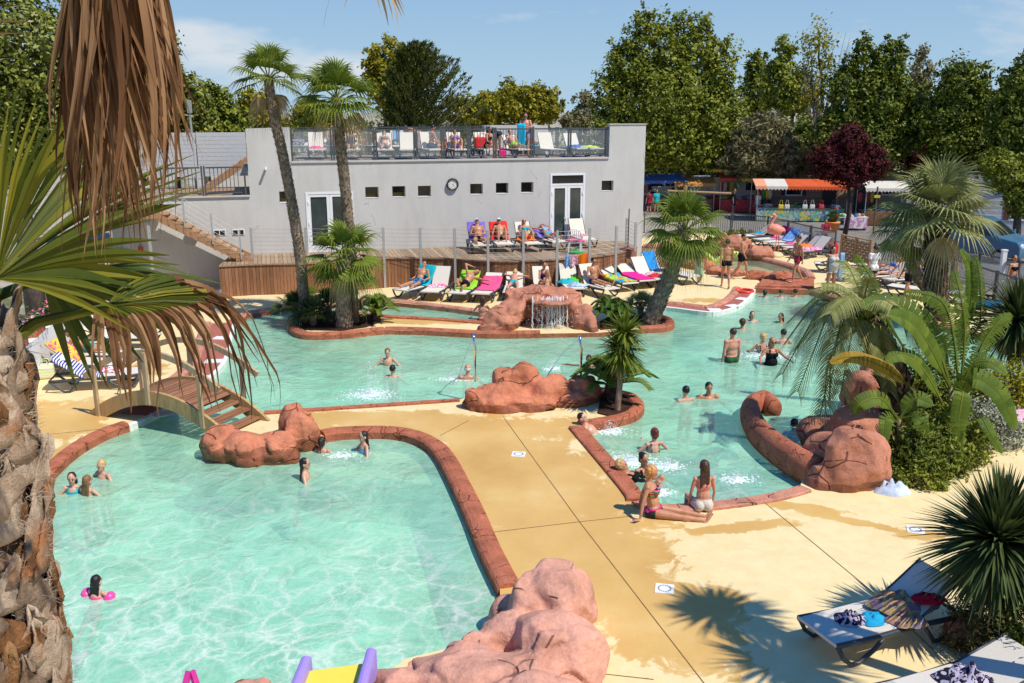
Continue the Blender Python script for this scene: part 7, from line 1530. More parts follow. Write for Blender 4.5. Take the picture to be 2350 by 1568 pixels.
TA = leafmat('poplar_leaf', [(0, (0.046, 0.064, 0.008)), (.45, (0.185, 0.221, 0.023)), (.8, (0.324, 0.335, 0.045)), (1, (0.552, 0.528, 0.167))], .38, .22, .5, .6)
TB = leafmat('bright_leaf', [(0, (0.075, 0.077, 0.009)), (.5, (0.304, 0.282, 0.023)), (.85, (0.495, 0.422, 0.041)), (1, (0.495, 0.495, 0.069))], .45, .28, .4, .5)
TD = leafmat('dark_leaf', [(0, (0.027, 0.043, 0.005)), (.5, (0.127, 0.160, 0.018)), (1, (0.309, 0.337, 0.046))], .38, .2, .5, .6)
TO = leafmat('olive_leaf', [(0, (0.073, 0.068, 0.028)), (.5, (0.265, 0.230, 0.110)), (1, (0.396, 0.379, 0.212))], .55, .15, .3, .6)
TP = leafmat('plum_leaf', [(0, (.02, .004, .006)), (.5, (.07, .011, .014)), (1, (.17, .032, .032))], .45, .15, .4, .6)
TC = leafmat('cedar_needles', [(0, (0.019, 0.027, 0.005)), (.5, (0.078, 0.099, 0.018)), (1, (0.185, 0.197, 0.036))], .6, .08, .3, .6)
TL = leafmat('silvery_poplar_leaf', [(0, (0.040, 0.054, 0.008)), (.5, (0.181, 0.208, 0.028)), (.8, (0.345, 0.361, 0.087)), (1, (0.538, 0.538, 0.400))], .4, .2, .5, .7)
tree('huge poplar filling the top left corner behind the dead fronds', 24, [(40, 120, 140, 170), (130, 260, 110, 120), (20, 300, 120, 130), (220, 170, 80, 150)], 60, 30000, .075, TL, 101, trunk_r=.3, clump=.16)
tree('dense silvery poplar right of the dead fronds', 43, [(340, 150, 75, 110), (320, 260, 95, 110), (420, 250, 65, 80), (250, 300, 90, 90)], 330, 30000, .12, TL, 102, trunk_r=.3, clump=.16)
tree('rounded poplar behind the slatted screen', 46, [(480, 270, 62, 75), (530, 300, 45, 55), (430, 310, 70, 60)], 480, 18000, .12, TA, 103, clump=.17)
tree('low yellow-green tree between the slatted screen and the left pier', 52, [(590, 265, 50, 60), (545, 300, 50, 50), (620, 300, 40, 35)], 590, 10000, .13, TB, 104, clump=.17)
tree('small yellow-green tree between the two tall palms', 62, [(720, 275, 55, 45), (680, 300, 40, 30)], 720, 8000, .14, TB, 105, clump=.18)
tree('dense hedge tree directly behind the slatted screen', 41, [(400, 345, 90, 32), (500, 335, 80, 28), (300, 360, 90, 50)], 420, 12000, .09, TB, 121, clump=.2, name='hedge_tree')
# cedar: tiers of upswept branches
Yc = 58; k = Yc / F_; root = V(((955 - 1175) * k, Yc, 0)); t = thing('cedar', root, 0, 'dark wide cedar with upswept spiky branches behind the roof terrace', 'tree'); r_ = random.Random(5); tb_ = MB(); tb_.tube([(0, 0, 0), (0, 0, 7), (.2, 0, 9.2)], [.4, .25, .06], 8); Q = []
for i in range(190):
    f = (i / 190) ** .85; z = 2.2 + 7.6 * f; az = i * 2.4; L = (4.3 * (1 - f ** 2.2 * .78)) * r_.uniform(.7, 1.15) * (.75 + .25 * math.cos(az)); h = V((math.cos(az), math.sin(az), 0)); p0 = V((0, 0, z)); e = p0 + h * L + V((0, 0, L * (.35 + .25 * f) * r_.uniform(.7, 1.3))); m_ = p0 + h * L * .55 + V((0, 0, L * .08)); pts = smooth_path([p0, m_, e], 7); tb_.tube([p0, m_, e], [.06, .04, .015], 4)
    for j in range(150):
        u = r_.uniform(.2, 1) ** .8 * (len(pts) - 1); a = pts[min(len(pts) - 2, int(u))].lerp(pts[min(len(pts) - 1, int(u) + 1)], u % 1); d = (e - m_).normalized(); wd_ = .32 * (1.15 - u / len(pts)); a = a + V((r_.gauss(0, wd_), r_.gauss(0, wd_), r_.gauss(-.04, wd_ * .4))); dd_ = (d + V((r_.gauss(0, .4), r_.gauss(0, .4), r_.gauss(.1, .3)))).normalized(); sd = dd_.cross(V((r_.gauss(0, 1), r_.gauss(0, 1), r_.gauss(0, 1)))).normalized(); l_ = r_.uniform(.1, .26)
        Q += [a - sd * .035, a + sd * .035, a + dd_ * l_ + sd * .012, a + dd_ * l_ - sd * .012]
arr_obj('crown', [tuple(q) for q in Q], 4, TC, t); tb_.build('trunk', TRK, t, True)
tree('round light green tree behind the cedar', 66, [(885, 140, 52, 52), (900, 200, 60, 60)], 890, 9000, .14, TB, 106, clump=.17)
tree('broad yellow-green tree behind the standing man on the terrace', 70, [(1190, 235, 62, 52), (1250, 245, 45, 45), (1130, 250, 50, 45), (1075, 262, 45, 40)], 1190, 16000, .15, TB, 107, clump=.16)
tree('small grey-green tree left of the great poplar', 80, [(1340, 245, 26, 38), (1320, 280, 40, 20)], 1340, 3500, .15, TO, 108)
tree('great poplar with several vertical tops right of the building', 58, [(1430, 150, 38, 75), (1405, 240, 50, 90), (1480, 110, 42, 85), (1540, 120, 45, 92), (1600, 115, 45, 85), (1655, 170, 45, 80), (1520, 240, 110, 100), (1640, 270, 75, 80), (1500, 320, 100, 60), (1600, 340, 80, 55), (1420, 310, 60, 60)], 1565, 56000, .13, TA, 109, trunk_r=.3, clump=.2, shell=.45)
tree('grey-green pepper tree in front of the great poplar', 57, [(1750, 335, 72, 62), (1715, 365, 65, 45), (1800, 368, 62, 42), (1755, 295, 48, 35)], 1750, 28000, .12, TO, 110, upb=-.4, aspect=1.5, clump=.16)
tree('slender dark pine rising behind the pepper tree', 78, [(1735, 160, 25, 40), (1740, 220, 40, 50)], 1740, 6000, .16, TA, 111, name='pine_tree')
tree('tallest loose pine behind the bare branches', 74, [(1800, 130, 25, 45), (1790, 190, 45, 60), (1830, 220, 50, 50)], 1800, 9000, .15, TA, 112, name='pine_tree')
tree('thin tree with nearly bare upright branches', 60, [(1880, 110, 35, 60), (1860, 200, 35, 50)], 1865, 1500, .12, TB, 113, clump=.5, name='sparse_tree')
bt_ = bpy.data.objects['sparse_tree']; b = MB(); r_ = random.Random(4)
for i in range(26): a0_ = V((r_.uniform(-.3, .3), 0, 4.5)); e = a0_ + V((r_.uniform(-1.6, 1.8), r_.uniform(-.5, .5), r_.uniform(3.5, 6.5))); b.tube([a0_, a0_.lerp(e, .5) + V((r_.uniform(-.3, .3), 0, -.2)), e], [.04, .028, .008], 4)
b.build('bare_branches', M('pale_twig', (.36, .29, .22), .9, .1), bt_)
tree('tall dark green tree with two pointed tops', 54, [(1985, 150, 32, 70), (2045, 150, 38, 60), (1950, 220, 60, 80), (2030, 240, 75, 90), (2085, 270, 50, 80), (1990, 330, 100, 70), (1910, 320, 60, 60)], 2000, 40000, .125, TD, 114, clump=.18, trunk_r=.3)
tree('thin grey pine between the two dark trees', 78, [(2118, 160, 25, 50), (2110, 210, 25, 40)], 2118, 3500, .15, TO, 115, name='pine_tree')
tree('round dark green tree right of the two pointed tops', 52, [(2210, 210, 62, 75), (2180, 280, 70, 70), (2250, 290, 70, 70), (2215, 340, 90, 50)], 2210, 30000, .12, TD, 116, clump=.18)
tree('dark tree at the top right edge', 48, [(2345, 200, 50, 70), (2320, 280, 55, 80), (2360, 340, 60, 80)], 2345, 22000, .115, TD, 117, clump=.18)
tree('low bright tree right of the blue-grey palm', 40, [(2320, 400, 50, 50), (2360, 450, 50, 50), (2280, 380, 40, 35)], 2330, 12000, .09, TA, 118, clump=.2)
tree('purple-leaved plum tree with a bare forked trunk', 44, [(1945, 340, 50, 52), (1900, 370, 45, 40), (1990, 372, 48, 40), (1945, 390, 60, 35)], 1938, 22000, .075, TP, 119, name='plum_tree', trunk_r=.13, tb=M('dark_trunk', (.06, .04, .035), .9), clump=.2)
tree('second purple-leaved tree behind the blue-grey palm', 56, [(2120, 350, 60, 40), (2060, 345, 40, 28), (2180, 380, 40, 35)], 2120, 12000, .09, TP, 120, name='plum_tree', trunk_r=.13)
tree('leafy mass under the great poplar behind the market', 64, [(1480, 370, 60, 40), (1560, 375, 60, 30), (1640, 375, 70, 40), (1700, 390, 60, 25)], 1600, 14000, .11, TD, 122, clump=.2, name='shrub_tree')
tree('leafy mass between the pepper tree and the plum tree', 66, [(1850, 330, 60, 60), (1880, 365, 60, 40)], 1850, 12000, .12, TD, 123, clump=.2, name='shrub_tree')
tree('dark shrub mass behind the caravans', 66, [(2050, 385, 80, 45), (2180, 420, 90, 45), (2290, 440, 80, 50)], 2150, 14000, .12, TD, 124, clump=.2, name='shrub_tree')
# distant wood
t_ = []; rg = random.Random(2)
for i in range(90): x = -300 + i * 33; Y_ = 95 + rg.uniform(-10, 25); k = Y_ / F_; hgt = rg.uniform(24, 62); c = PY(x, 275, Y_); t_.append((V((c.x, Y_, 2.2)), (2.6, 2, 2.5 + hgt * k * .45)))
o = arr_obj('distant_wood', leaves(t_, 26000, .3, 9, .3, 26), 4, TD, None); tag(o, 'dark green wood along the horizon', 'trees', None, 'stuff')
# shrubs of the right planting
def shrub(label, c, r, n, size, mat, seed, name='shrub', cat='shrub', asp=1.0, dots=None):
    t = thing(name, c, 0, label, cat); arr_obj('foliage', leaves([(V((0, 0, r[2] * .55)), r), (V((r[0] * .5, -.1, r[2] * .3)), (r[0] * .6, r[1] * .6, r[2] * .6)), (V((-r[0] * .5, .1, r[2] * .35)), (r[0] * .6, r[1] * .6, r[2] * .6))], n, size, seed, .3, 26, 0, .5, asp), 4, mat, t)
    b = MB(); rr = random.Random(seed)
    for i in range(9): b.tube([(0, 0, 0), (rr.uniform(-.4, .4) * r[0], rr.uniform(-.4, .4) * r[1], r[2] * .5), (rr.uniform(-.8, .8) * r[0], rr.uniform(-.8, .8) * r[1], r[2] * .9)], [.018, .012, .004], 4)
    b.build('stems', TRK, t); return t
shrub('dark green needle shrub at the foot of the banana plants', P(2110, 1082), (.75, .6, .6), 9000, .035, TD, 1, asp=1.6)
shrub('bright green shrub in the shade between rock and banana stems', P(2180, 1060), (.6, .5, .75), 7000, .04, TA, 2)
shrub('silvery-leaved shrub at the right side of the planting', P(2265, 1020), (.6, .5, .6), 7000, .032, leafmat('silver_leaf', [(0, (.2, .22, .15)), (1, (.5, .52, .42))], .6, .1), 3)
shrub('low creeping green shrub spilling on the deck beside the white towel', P(2105, 1115), (.45, .3, .2), 2600, .035, TA, 4)
shrub('tall mixed shrub behind the banana stems', P(2120, 960), (.9, .6, .9), 9000, .045, TD, 5)
shrub('mixed yellowing shrub right of the banana plants', P(2300, 955), (.7, .6, .8), 8000, .045, TB, 6)
shrub('wispy shrub under the dark yucca at the right edge', P(2290, 1500), (.55, .6, .6), 7000, .016, leafmat('wispy', [(0, (.05, .045, .015)), (1, (.16, .14, .05))], .6, .1), 7, asp=2.2)
shrub('dark shrub in the bottom right corner', P(2360, 1540), (.4, .6, .7), 5000, .025, TD, 8, asp=1.5)
shrub('low leafy plant at the far side of the paddling pool', P(1700, 548), (.9, .4, .35), 1500, .06, TA, 9); 
rock('small_rock', 'small reddish rock half in shadow under the wispy shrub', [(2235, 1470, .12, (.42, .36, .3))], BROWNROCK, .04, .04, 2.0, 77)
# grass verge beyond the white wall
vg = P(200, 560); t_ = [(V((P(x, y).x, P(x, y).y, .05)), (2.2, 1.2, .1)) for x, y in ((60, 560), (140, 545), (220, 548), (300, 540), (40, 530), (180, 525))]
# ------------------------------------------------------------------ foreground palm
fx0 = V((-1.665, 2.55, 0)); fp_ = thing('foreground_palm', fx0, 0, 'near fan palm at the left edge with a rough grey trunk of old leaf bases', 'palm tree'); r_ = random.Random(12)
b = MB(); trunk(b, [V((0, 0, 0)), V((-.02, 0, 2.8)), V((-.03, 0, 4.6)), V((-.03, 0, 5.62))], .235, .20, 1, None); b.build('trunk', BFIB, fp_, True)
b = MB(); b2 = MB()
for k in range(30):
    z = 3.55 + k * .072
    for j in range(6):
        a = (j + (k % 2) * .5) * math.pi / 3 + r_.uniform(-.12, .12) + k * .21; o = V((math.cos(a), math.sin(a), 0)); tg = V((-math.sin(a), math.cos(a), 0)); up = V((0, 0, 1)); w_ = r_.uniform(.07, .10); h = r_.uniform(.18, .32); lf = r_.uniform(.008, .04) * (2.2 if r_.random() < .12 else 1); c = V((-.02, 0, z)) + o * .208
        # a split, curled leaf base: two horns around a rusty hollow
        n_ = 7; vs = []
        for i in range(n_ + 1):
            u = i / n_; ww = w_ * (1.1 - 1.0 * u ** 1.5) * (1 + .15 * math.sin(u * 7 + k + j)); ll = lf * u ** 1.4 * 1.4; bend = .035 * math.sin(u * 3 + j * 2.1 + k)
            for m_ in (-1, -.5, 0, .5, 1): vs.append(c + up * (h * u * (1 - .25 * abs(m_)) + (-.02 if m_ == 0 else 0) * u) + tg * (ww * m_ + bend) + o * (ll + .028 * (1 - m_ * m_) * (1 - u) + (.0 if m_ else -.012 * u) + noise.noise(V((k, j, u * 4 + m_))) * .016 * (.3 + u)))
        (b if r_.random() < .8 else b2).add(vs, [(i * 5 + q, i * 5 + q + 1, (i + 1) * 5 + q + 1, (i + 1) * 5 + q) for i in range(n_) for q in range(4)])
bb_ = b.build('leaf_bases', BARKG, fp_, True); m_ = bb_.modifiers.new('s', 'SOLIDIFY'); m_.thickness = .006; bake(bb_)
if b2.v: bb_ = b2.build('rusty_leaf_bases', BFIB, fp_, True); m_ = bb_.modifiers.new('s', 'SOLIDIFY'); m_.thickness = .012; bake(bb_)
b = MB()
for i in range(8000):
    a = r_.uniform(-2.6, 1.0); z = r_.uniform(3.6, 5.7); o = V((math.cos(a), math.sin(a), 0)); c = V((-.02, 0, z)) + o * .225; e = c + o * r_.uniform(.0, .025) + V((r_.gauss(0, .02), r_.gauss(0, .02), r_.gauss(0, .035))); b.add([c, e, c + V((0, 0, .003))], [(0, 1, 2)])
b.build('fibres', M('pale_fibre', (.45, .36, .27), .9), fp_)
def hubpt(x, y, D): d = ray(x, y).normalized(); return V((0, 0, H)) + d * D
def near_fan(name, hub, base, tips, wseg, mat, deadmat, parent, org, seed, dead=.0, cz=.05, L0=.02):
    """a fan leaf given by the end points of its segments (world), each narrow strip folded; dead: share of drooping brown tips"""
    rr = random.Random(seed); t2 = []
    for i in range(len(tips) - 1):
        for q in range(2): f_ = q / 2; t2.append((tips[i][0].lerp(tips[i + 1][0], f_ + rr.uniform(-.08, .08)) + (tips[i][0] - hub) * rr.uniform(-.1, .06), tips[i][1] * rr.uniform(.7, 1.2) if tips[i][1] or not tips[i + 1][1] else 0))
    tips = t2 + [tips[-1]]
    g, dd = MB(), MB(); g.tube([base - org, (base + hub) / 2 - org + V((0, 0, cz)), hub - org], [.026, .018, .014], 8)
    for i, (tp, dr) in enumerate(tips):
        L = (tp - hub).length; ax = (tp - hub).normalized(); prev = tips[max(0, i - 1)][0]; nxt = tips[min(len(tips) - 1, i + 1)][0]; sd = (nxt - prev).normalized(); sd = (sd - ax * sd.dot(ax)).normalized(); n_ = ax.cross(sd).normalized()
        sp_ = (nxt - prev).length / 2 if 0 < i < len(tips) - 1 else (nxt - prev).length; W_ = min(wseg, sp_ * .40); n_ = n_ if n_.dot(V((0, 0, 1))) > 0 else -n_
        pts, wd = [], []; K_ = (0, .15, .32, .5, .62, .74, .86, 1.0)
        for q in K_:
            wq = W_ * (1.3 * q if q < .5 else .65 * (1 - (q - .5) / .5) ** .7 + .01) ; wd.append(max(.0012, wq)); p = hub + ax * (L * q) + V((0, 0, cz * math.sin(q * 3.14))) - n_ * 0
            pts.append(p - org)
        if dr > 0:
            kk = 3; end = []; p = pts[kk].copy(); d = ax.copy(); cur = [p.copy()]; lw = [wd[kk]]; n2 = 9
            for s_ in range(n2):
                d = (d + V((rr.gauss(0, .16), rr.gauss(0, .16), -dr * .5 - .12))).normalized(); p = p + d * ((.2 + L * .42) / n2 * rr.uniform(.7, 1.3)); cur.append(p.copy()); lw.append(wd[kk] * (1 - (s_ + 1) / n2) ** .8 + .001)
            strip(g, pts[:kk + 1], sd, wd[:kk + 1], .5, n_); strip(dd, cur, sd, [w__ * 1.5 for w__ in lw], .8, n_)
        else: strip(g, pts, sd, wd, .45, n_)
    o = g.build(name, mat, parent)
    if dd.v: dd.build('dry_tips', deadmat, o)
    return o
FGM = leafmat('near_palm_green', [(0, (.035, .06, .008)), (.5, (.12, .135, .014)), (1, (.38, .31, .03))], .38, .3, .45, 4)
c0 = fx0 + V((-.03, 0, 5.6))
# big fan behind: hub at the left edge, segments to the right and up
hub = hubpt(-10, 640, 2.9); tips = []
for i, (x, y) in enumerate([(-120, 260), (-60, 225), (-20, 205), (20, 198), (63, 214), (110, 230), (150, 248), (205, 262), (262, 290), (318, 325), (392, 372), (438, 360), (455, 400), (470, 440), (330, 512), (430, 576), (375, 640), (340, 700), (300, 760)]):
    tips.append((hubpt(x, y, 2.9 + .1 * math.sin(i * 1.7) + (.25 if x > 200 else 0)), 0))
near_fan('frond', hub, c0, tips, .075, FGM, DRY, fp_, fx0, 1, cz=.03)
# long frond with brown drooping ends
hub = hubpt(243, 704, 3.05); tips = []
for i, (x, y, dr) in enumerate([(215, 830, 1.6), (235, 850, 1.6), (262, 860, 1.4), (300, 880, 1.2), (345, 880, .9), (395, 870, .8), (440, 850, .7), (490, 830, .6), (540, 815, .7), (590, 800, .7), (630, 785, .65), (665, 770, .6), (690, 750, .55), (690, 722, .5), (650, 700, .45), (580, 668, .3), (505, 655, 0), (455, 640, 0), (420, 635, 0), (395, 642, 0), (365, 655, 0)]):
    f = (i / 20); tips.append((hubpt(243 + (x - 243) * 1.0, y if not dr else 704 + (y - 704) * .62, 3.05 + .35 * f), dr))
near_fan('frond', hub, c0 + V((.1, 0, -.05)), tips, .05, FGM, DRY, fp_, fx0, 2, cz=.05)
hub = hubpt(95, 640, 3.1); tips = [(hubpt(x, y, 3.3 + .04 * i), .0) for i, (x, y) in enumerate([(180, 900), (250, 880), (330, 840), (400, 780), (460, 735), (500, 700), (480, 660), (440, 625), (380, 600), (300, 575), (240, 560), (160, 850), (120, 820)][:11])]
near_fan('frond', hub, c0 + V((0, .1, 0)), tips, .05, leafmat('near_palm_dark', [(0, (.03, .06, .012)), (1, (.12, .15, .03))], .4, .25, .4, 4), DRY, fp_, fx0, 3)
hub = hubpt(40, 780, 2.6); tips = [(hubpt(x, y, 2.6), .6) for x, y in [(100, 880), (75, 900), (150, 800), (175, 830)]]
# taller palm outside the frame whose dead skirt hangs into it
fx1 = V((-1.75, 1.35, 0)); dp = thing('dead_skirt_palm', fx1, 0, 'near palm beyond the top left corner, its skirt of dead brown fronds hanging into view', 'palm tree'); b = MB(); trunk(b, [V((0, 0, 0)), V((0, 0, 4)), V((.05, 0, 7.6))], .2, .17, 4, None); b.build('trunk', BARKD, dp, True)
r_ = random.Random(8); b = MB()
def hang_strip(mb, x0, y0, x1, y1, D, w_, sway, r_):
    a, e = hubpt(x0, y0, D), hubpt(x1, y1, D * r_.uniform(.98, 1.04)); n_ = 9; pts = []; wd = []; ph_ = r_.uniform(0, 6)
    for i in range(n_ + 1):
        q = i / n_; p = a.lerp(e, q) + V((math.sin(q * 4 + ph_) * sway * q, math.cos(q * 3.3 + ph_) * sway * .6, 0)); pts.append(p - fx1); wd.append(w_ * (.55 + .45 * math.sin(min(1, q * 1.6) * 1.57)) * (1 - q ** 3 * .96))
    an = r_.uniform(-1.2, 1.2); strip(mb, pts, [V((math.cos(an + .8 * math.sin(i * .5 + ph_)), math.sin(an + .8 * math.sin(i * .5 + ph_)), 0)) for i in range(n_ + 1)], wd, r_.uniform(.1, .7), V((0, -1, 0)))
for k in range(3):
    b = MB(); hx = [(255, -330), (300, -300), (205, -310)][k]; D = [1.75, 1.9, 1.65][k]
    a = hubpt(*hx, D) - fx1; b.tube([V((.05, 0, 7.5)), (V((.05, 0, 7.5)) + a) / 2 + V((0, 0, .06)), a], [.02, .016, .012], 6)
    for i in range(165):
        f = r_.random(); xs = hx[0] + (f - .5) * 260; xe = [178 + f * 215, 190 + f * 215, 165 + f * 130][k] + r_.gauss(0, 20); ye = 470 - abs(f - .42) * 330 + r_.gauss(0, 90); hang_strip(b, hx[0] + (xs - hx[0]) * .2, hx[1] + 20, xe, min(600, ye), D * r_.uniform(.94, 1.08), r_.uniform(.003, .0085), .028, r_)
    b.build('dead_frond', DRY, dp)
b = MB(); 
for (x0, y0, x1, y1) in [(300, -40, 484, 362), (330, -200, 420, 500), (330, -200, 455, 440), (340, -200, 395, 330), (310, 100, 345, 480), (290, 150, 352, 488), (330, -100, 430, 250)]: hang_strip(b, x0, y0, x1, y1, 1.8, .005, .02, r_)
b.build('stray_strips', DRY, dp)
b = MB(); a = hubpt(830, -260, 1.9) - fx1; b.tube([V((.05, 0, 7.5)), (V((.05, 0, 7.5)) + a) / 2 + V((0, 0, .25)), a], [.02, .016, .012], 6)
for (x1, y1) in [(752, 62), (790, 20), (800, 38), (878, 60), (890, 50), (905, 62), (915, 35), (930, 40), (860, 30), (938, 22)]: hang_strip(b, 830, -250, x1, y1, 1.9, .006, .012, r_)
b.build('dead_frond', DRYL, dp)
b = MB()
for (x0, y0, x1, y1) in [(-140, 45, 85, 52), (-140, 90, 75, 75), (-150, 20, 60, 12), (-120, 150, 55, 130)]: hang_strip(b, x0, y0, x1, y1, 1.5, .028, .01, r_)
b.build('cut_leaf_bases', BARK, dp)
# ================================================================== MARKET, CABINS, CARS
TINT = N('car_glass'); TINT.color((.02, .025, .03)); TINT.rough(.06); TINT = TINT.m
TYRE = M('tyre', (.02, .02, .02), .8, .1)
def car(label, loc, rz, paint, prof, L, Wd, wins, name='parked_car', cat='car', wheels=(.2, .8), wr=.31, extra=None):
    """prof: (x 0..1, z) side outline; wins: side glass outlines"""
    t = thing(name, loc, rz, label, cat); n = len(prof); vs = []; S = [(-1, .86), (-.96, 1), (.96, 1), (1, .86)]
    zs = max(z for _, z in prof)
    b = MB()
    for y, k in ((-1, 0), (1, 0)):
        pass
    for (x, z) in prof:
        inn = Wd / 2 * (1 - .14 * max(0, (z - zs * .55)) / (zs * .45))
        vs += [(x * L, -inn, z), (x * L, inn, z)]
    b.v = vs; b.f = [(2 * i, 2 * ((i + 1) % n), 2 * ((i + 1) % n) + 1, 2 * i + 1) for i in range(n)] + [tuple(2 * i for i in reversed(range(n))), tuple(2 * i + 1 for i in range(n))]
    o = b.build('car_body', paint, t); bevel(o, .05, 3); bake(o); o.data.polygons.foreach_set('use_smooth', [True] * len(o.data.polygons))
    for poly_ in wins:
        for sg in (-1, 1):
            q = [(x * L, sg * (Wd / 2 * (1 - .14 * max(0, z - zs * .55) / (zs * .45)) + .012), z) for x, z in poly_]; MB().add(q, [tuple(range(len(q)))]).build('window', TINT, t)
    for x in wheels:
        for sg in (-1, 1):
            w_ = MB().lathe([(.001, -.09), (wr * .95, -.09), (wr, -.05), (wr, .05), (wr * .95, .09), (.001, .09)], n=18).xf(Matrix.Translation((x * L, sg * (Wd / 2 - .06), wr)) @ Matrix.Rotation(math.pi / 2, 4, 'X')).build('wheel', TYRE, t)
            MB().lathe([(.001, -.1), (wr * .6, -.1), (wr * .6, .1), (.001, .1)], n=12).xf(Matrix.Translation((x * L, sg * (Wd / 2 - .06), wr)) @ Matrix.Rotation(math.pi / 2, 4, 'X')).build('rim', M('rim_grey', (.4, .4, .42), .4), w_)
    return t
PV = M('blue_car_paint', (.06, .15, .24), .22, .05, spec=.6); PW = M('white_car_paint', (.72, .73, .74), .25, .03, spec=.6)
g0 = P(2190, 600); vprof = [(0, .3), (0, .75), (.03, .98), (.22, 1.12), (.40, 1.68), (.48, 1.8), (.97, 1.78), (1, 1.5), (1, .3)]
vn = car('blue high-roofed van parked facing us behind the far right fence', P(2345, 612) + V((.5, .5, 0)), R(128), PV, vprof, 4.1, 1.75, [[(.30, 1.14), (.43, 1.62), (.60, 1.62), (.60, 1.14)], [(.63, 1.14), (.63, 1.62), (.80, 1.62), (.80, 1.14)], [(.83, 1.16), (.83, 1.6), (.95, 1.58), (.96, 1.16)]], name='parked_van', cat='van')
MB().add([(.235 * 4.1 - .03, -.66, 1.16), (.235 * 4.1 - .03, .66, 1.16), (.39 * 4.1 - .04, .58, 1.64), (.39 * 4.1 - .04, -.58, 1.64)], [(0, 1, 2, 3)]).build('windscreen', TINT, vn)
for s_ in (-.62, .62): MB().ell((.05, s_, .78), (.08, .17, .13)).build('headlight', M('headlight', (.6, .62, .65), .1), vn, True); MB().box((1.1, s_ * 1.5, 1.22), (.1, .14, .16)).build('mirror', PV, vn)
MB().box((-.005, 0, .62), (.03, .9, .16)).build('grille', TYRE, vn); MB().box((-.012, 0, .42), (.03, .5, .11)).build('number_plate', WHITE, vn)
cp = [(0, .3), (0, .7), (.04, .85), (.25, .95), (.38, 1.4), (.5, 1.46), (.85, 1.42), (.96, .95), (1, .8), (1, .3)]
c1 = car('white estate car with a grey roof box parked under the trees', P(1610, 462) + V((0, 2, 0)), R(185), PW, cp, 4.3, 1.75, [[(.31, .98), (.40, 1.34), (.58, 1.36), (.58, .98)], [(.61, .98), (.61, 1.36), (.82, 1.32), (.88, .98)]])
rb_ = MB().box((2.3, 0, 1.66), (2.0, .8, .34)).build('roof_box', M('grey_box', (.25, .27, .28), .4), c1); bevel(rb_, .12, 3); bake(rb_)
for s_ in (-.7, .7): MB().box((.06, s_, .82), (.1, .2, .12)).build('tail_light', M('red_lens', (.6, .01, .01), .2), c1)
c2 = car('white delivery van standing in the shade behind the yellow awning', P(1790, 488) + V((0, 3, 0)), R(176), PW, [(0, .3), (0, 1.0), (.1, 1.15), (.2, 1.9), (.26, 2.0), (1, 2.0), (1, .3)], 4.8, 1.9, [[(.14, 1.2), (.2, 1.78), (.34, 1.78), (.34, 1.2)]], name='parked_van', cat='van')
# market stalls
OR = M('orange_canvas', (.58, .09, .02), .8, .15, 3); CV = M('white_canvas', (.62, .58, .50), .8, .06, 3); YL = M('yellow_canvas', (.62, .50, .05), .8, .15, 3); BL = M('blue_canvas', (.08, .15, .42), .8, .12, 3)
GD = [M('goods_' + n_, c, .8, .4, 9) for n_, c in (('red', (.5, .05, .05)), ('pink', (.6, .25, .3)), ('dark', (.03, .03, .06)), ('blue', (.06, .15, .4)), ('white', (.6, .58, .55)), ('green', (.06, .3, .1)), ('yellow', (.6, .45, .05)), ('brown', (.2, .1, .05)))]
def stall(label, c, rz, Wd, Dp, h, secs, cloth, seed, goods=16):
    t = thing('market_stall', c, rz, label, 'market stall'); r_ = random.Random(seed); x = -Wd / 2
    for (f, m_) in secs:
        b = MB(); n = max(2, int(f * Wd / .18)); w_ = f * Wd
        b.add([(x, -Dp / 2, h), (x + w_, -Dp / 2, h), (x + w_, 0, h + .32), (x, 0, h + .32), (x + w_, Dp / 2, h), (x, Dp / 2, h)], [(0, 1, 2, 3), (3, 2, 4, 5)])
        for i in range(n):
            a, e = x + w_ * i / n, x + w_ * (i + 1) / n; b.add([(a, -Dp / 2 - .01, h), (e, -Dp / 2 - .01, h), (e, -Dp / 2 - .03, h - .14), ((a + e) / 2, -Dp / 2 - .03, h - .22), (a, -Dp / 2 - .03, h - .14)], [(0, 1, 2, 3, 4)])
        b.build('awning', m_, t); x += w_
    for sx in (-1, 1):
        for sy in (-1, 1): MB().tube([(sx * Wd * .47, sy * Dp * .46, 0), (sx * Wd * .47, sy * Dp * .46, h)], .025, 6).build('pole', GALV, t)
    MB().box((0, -.1, .78), (Wd * .92, Dp * .62, .05)).build('table_top', M('table_wood', (.2, .12, .07), .7), t)
    MB().box((0, -Dp * .31 - .12, .42), (Wd * .92, .02, .72)).build('table_cloth', cloth, t)
    for k in range(goods):
        m_ = r_.choice(GD); o = MB().ell((r_.uniform(-.42, .42) * Wd, -.1 + r_.uniform(-.25, .25) * Dp, .84), (r_.uniform(.12, .3), r_.uniform(.1, .2), r_.uniform(.05, .14)), None, 8, 6).build('goods', m_, t)
    for k in range(5): MB().ell((-Wd * .42 + k * .2 + r_.uniform(-.05, .05), Dp * .3, h - .65), (.13, .06, .3), None, 8, 6).build('hanging_clothes', r_.choice(GD), t)
    return t
CLB = stripemat('stall_cloth', [(.08, .2, .45), (.5, .5, .5), (.15, .4, .35), (.6, .5, .1), (.5, .5, .55)], 1, blot=2.5)
sC = P(1830, 516); stall('market stall with a scalloped orange and white awning behind the fence', sC + V((.6, 2.2, 0)), R(-6), 5.3, 2.6, 2.05, [(.12, M('salmon_canvas', (.72, .32, .18), .8)), (.22, CV), (.66, OR)], CLB, 1, 26)
stall('market stall with a yellow and white awning in the shade of the pepper tree', P(1712, 492) + V((0, 2.5, 0)), R(-16), 3.9, 2.8, 2.65, [(.4, YL), (.3, CV), (.3, YL)], GD[0], 2, 22)
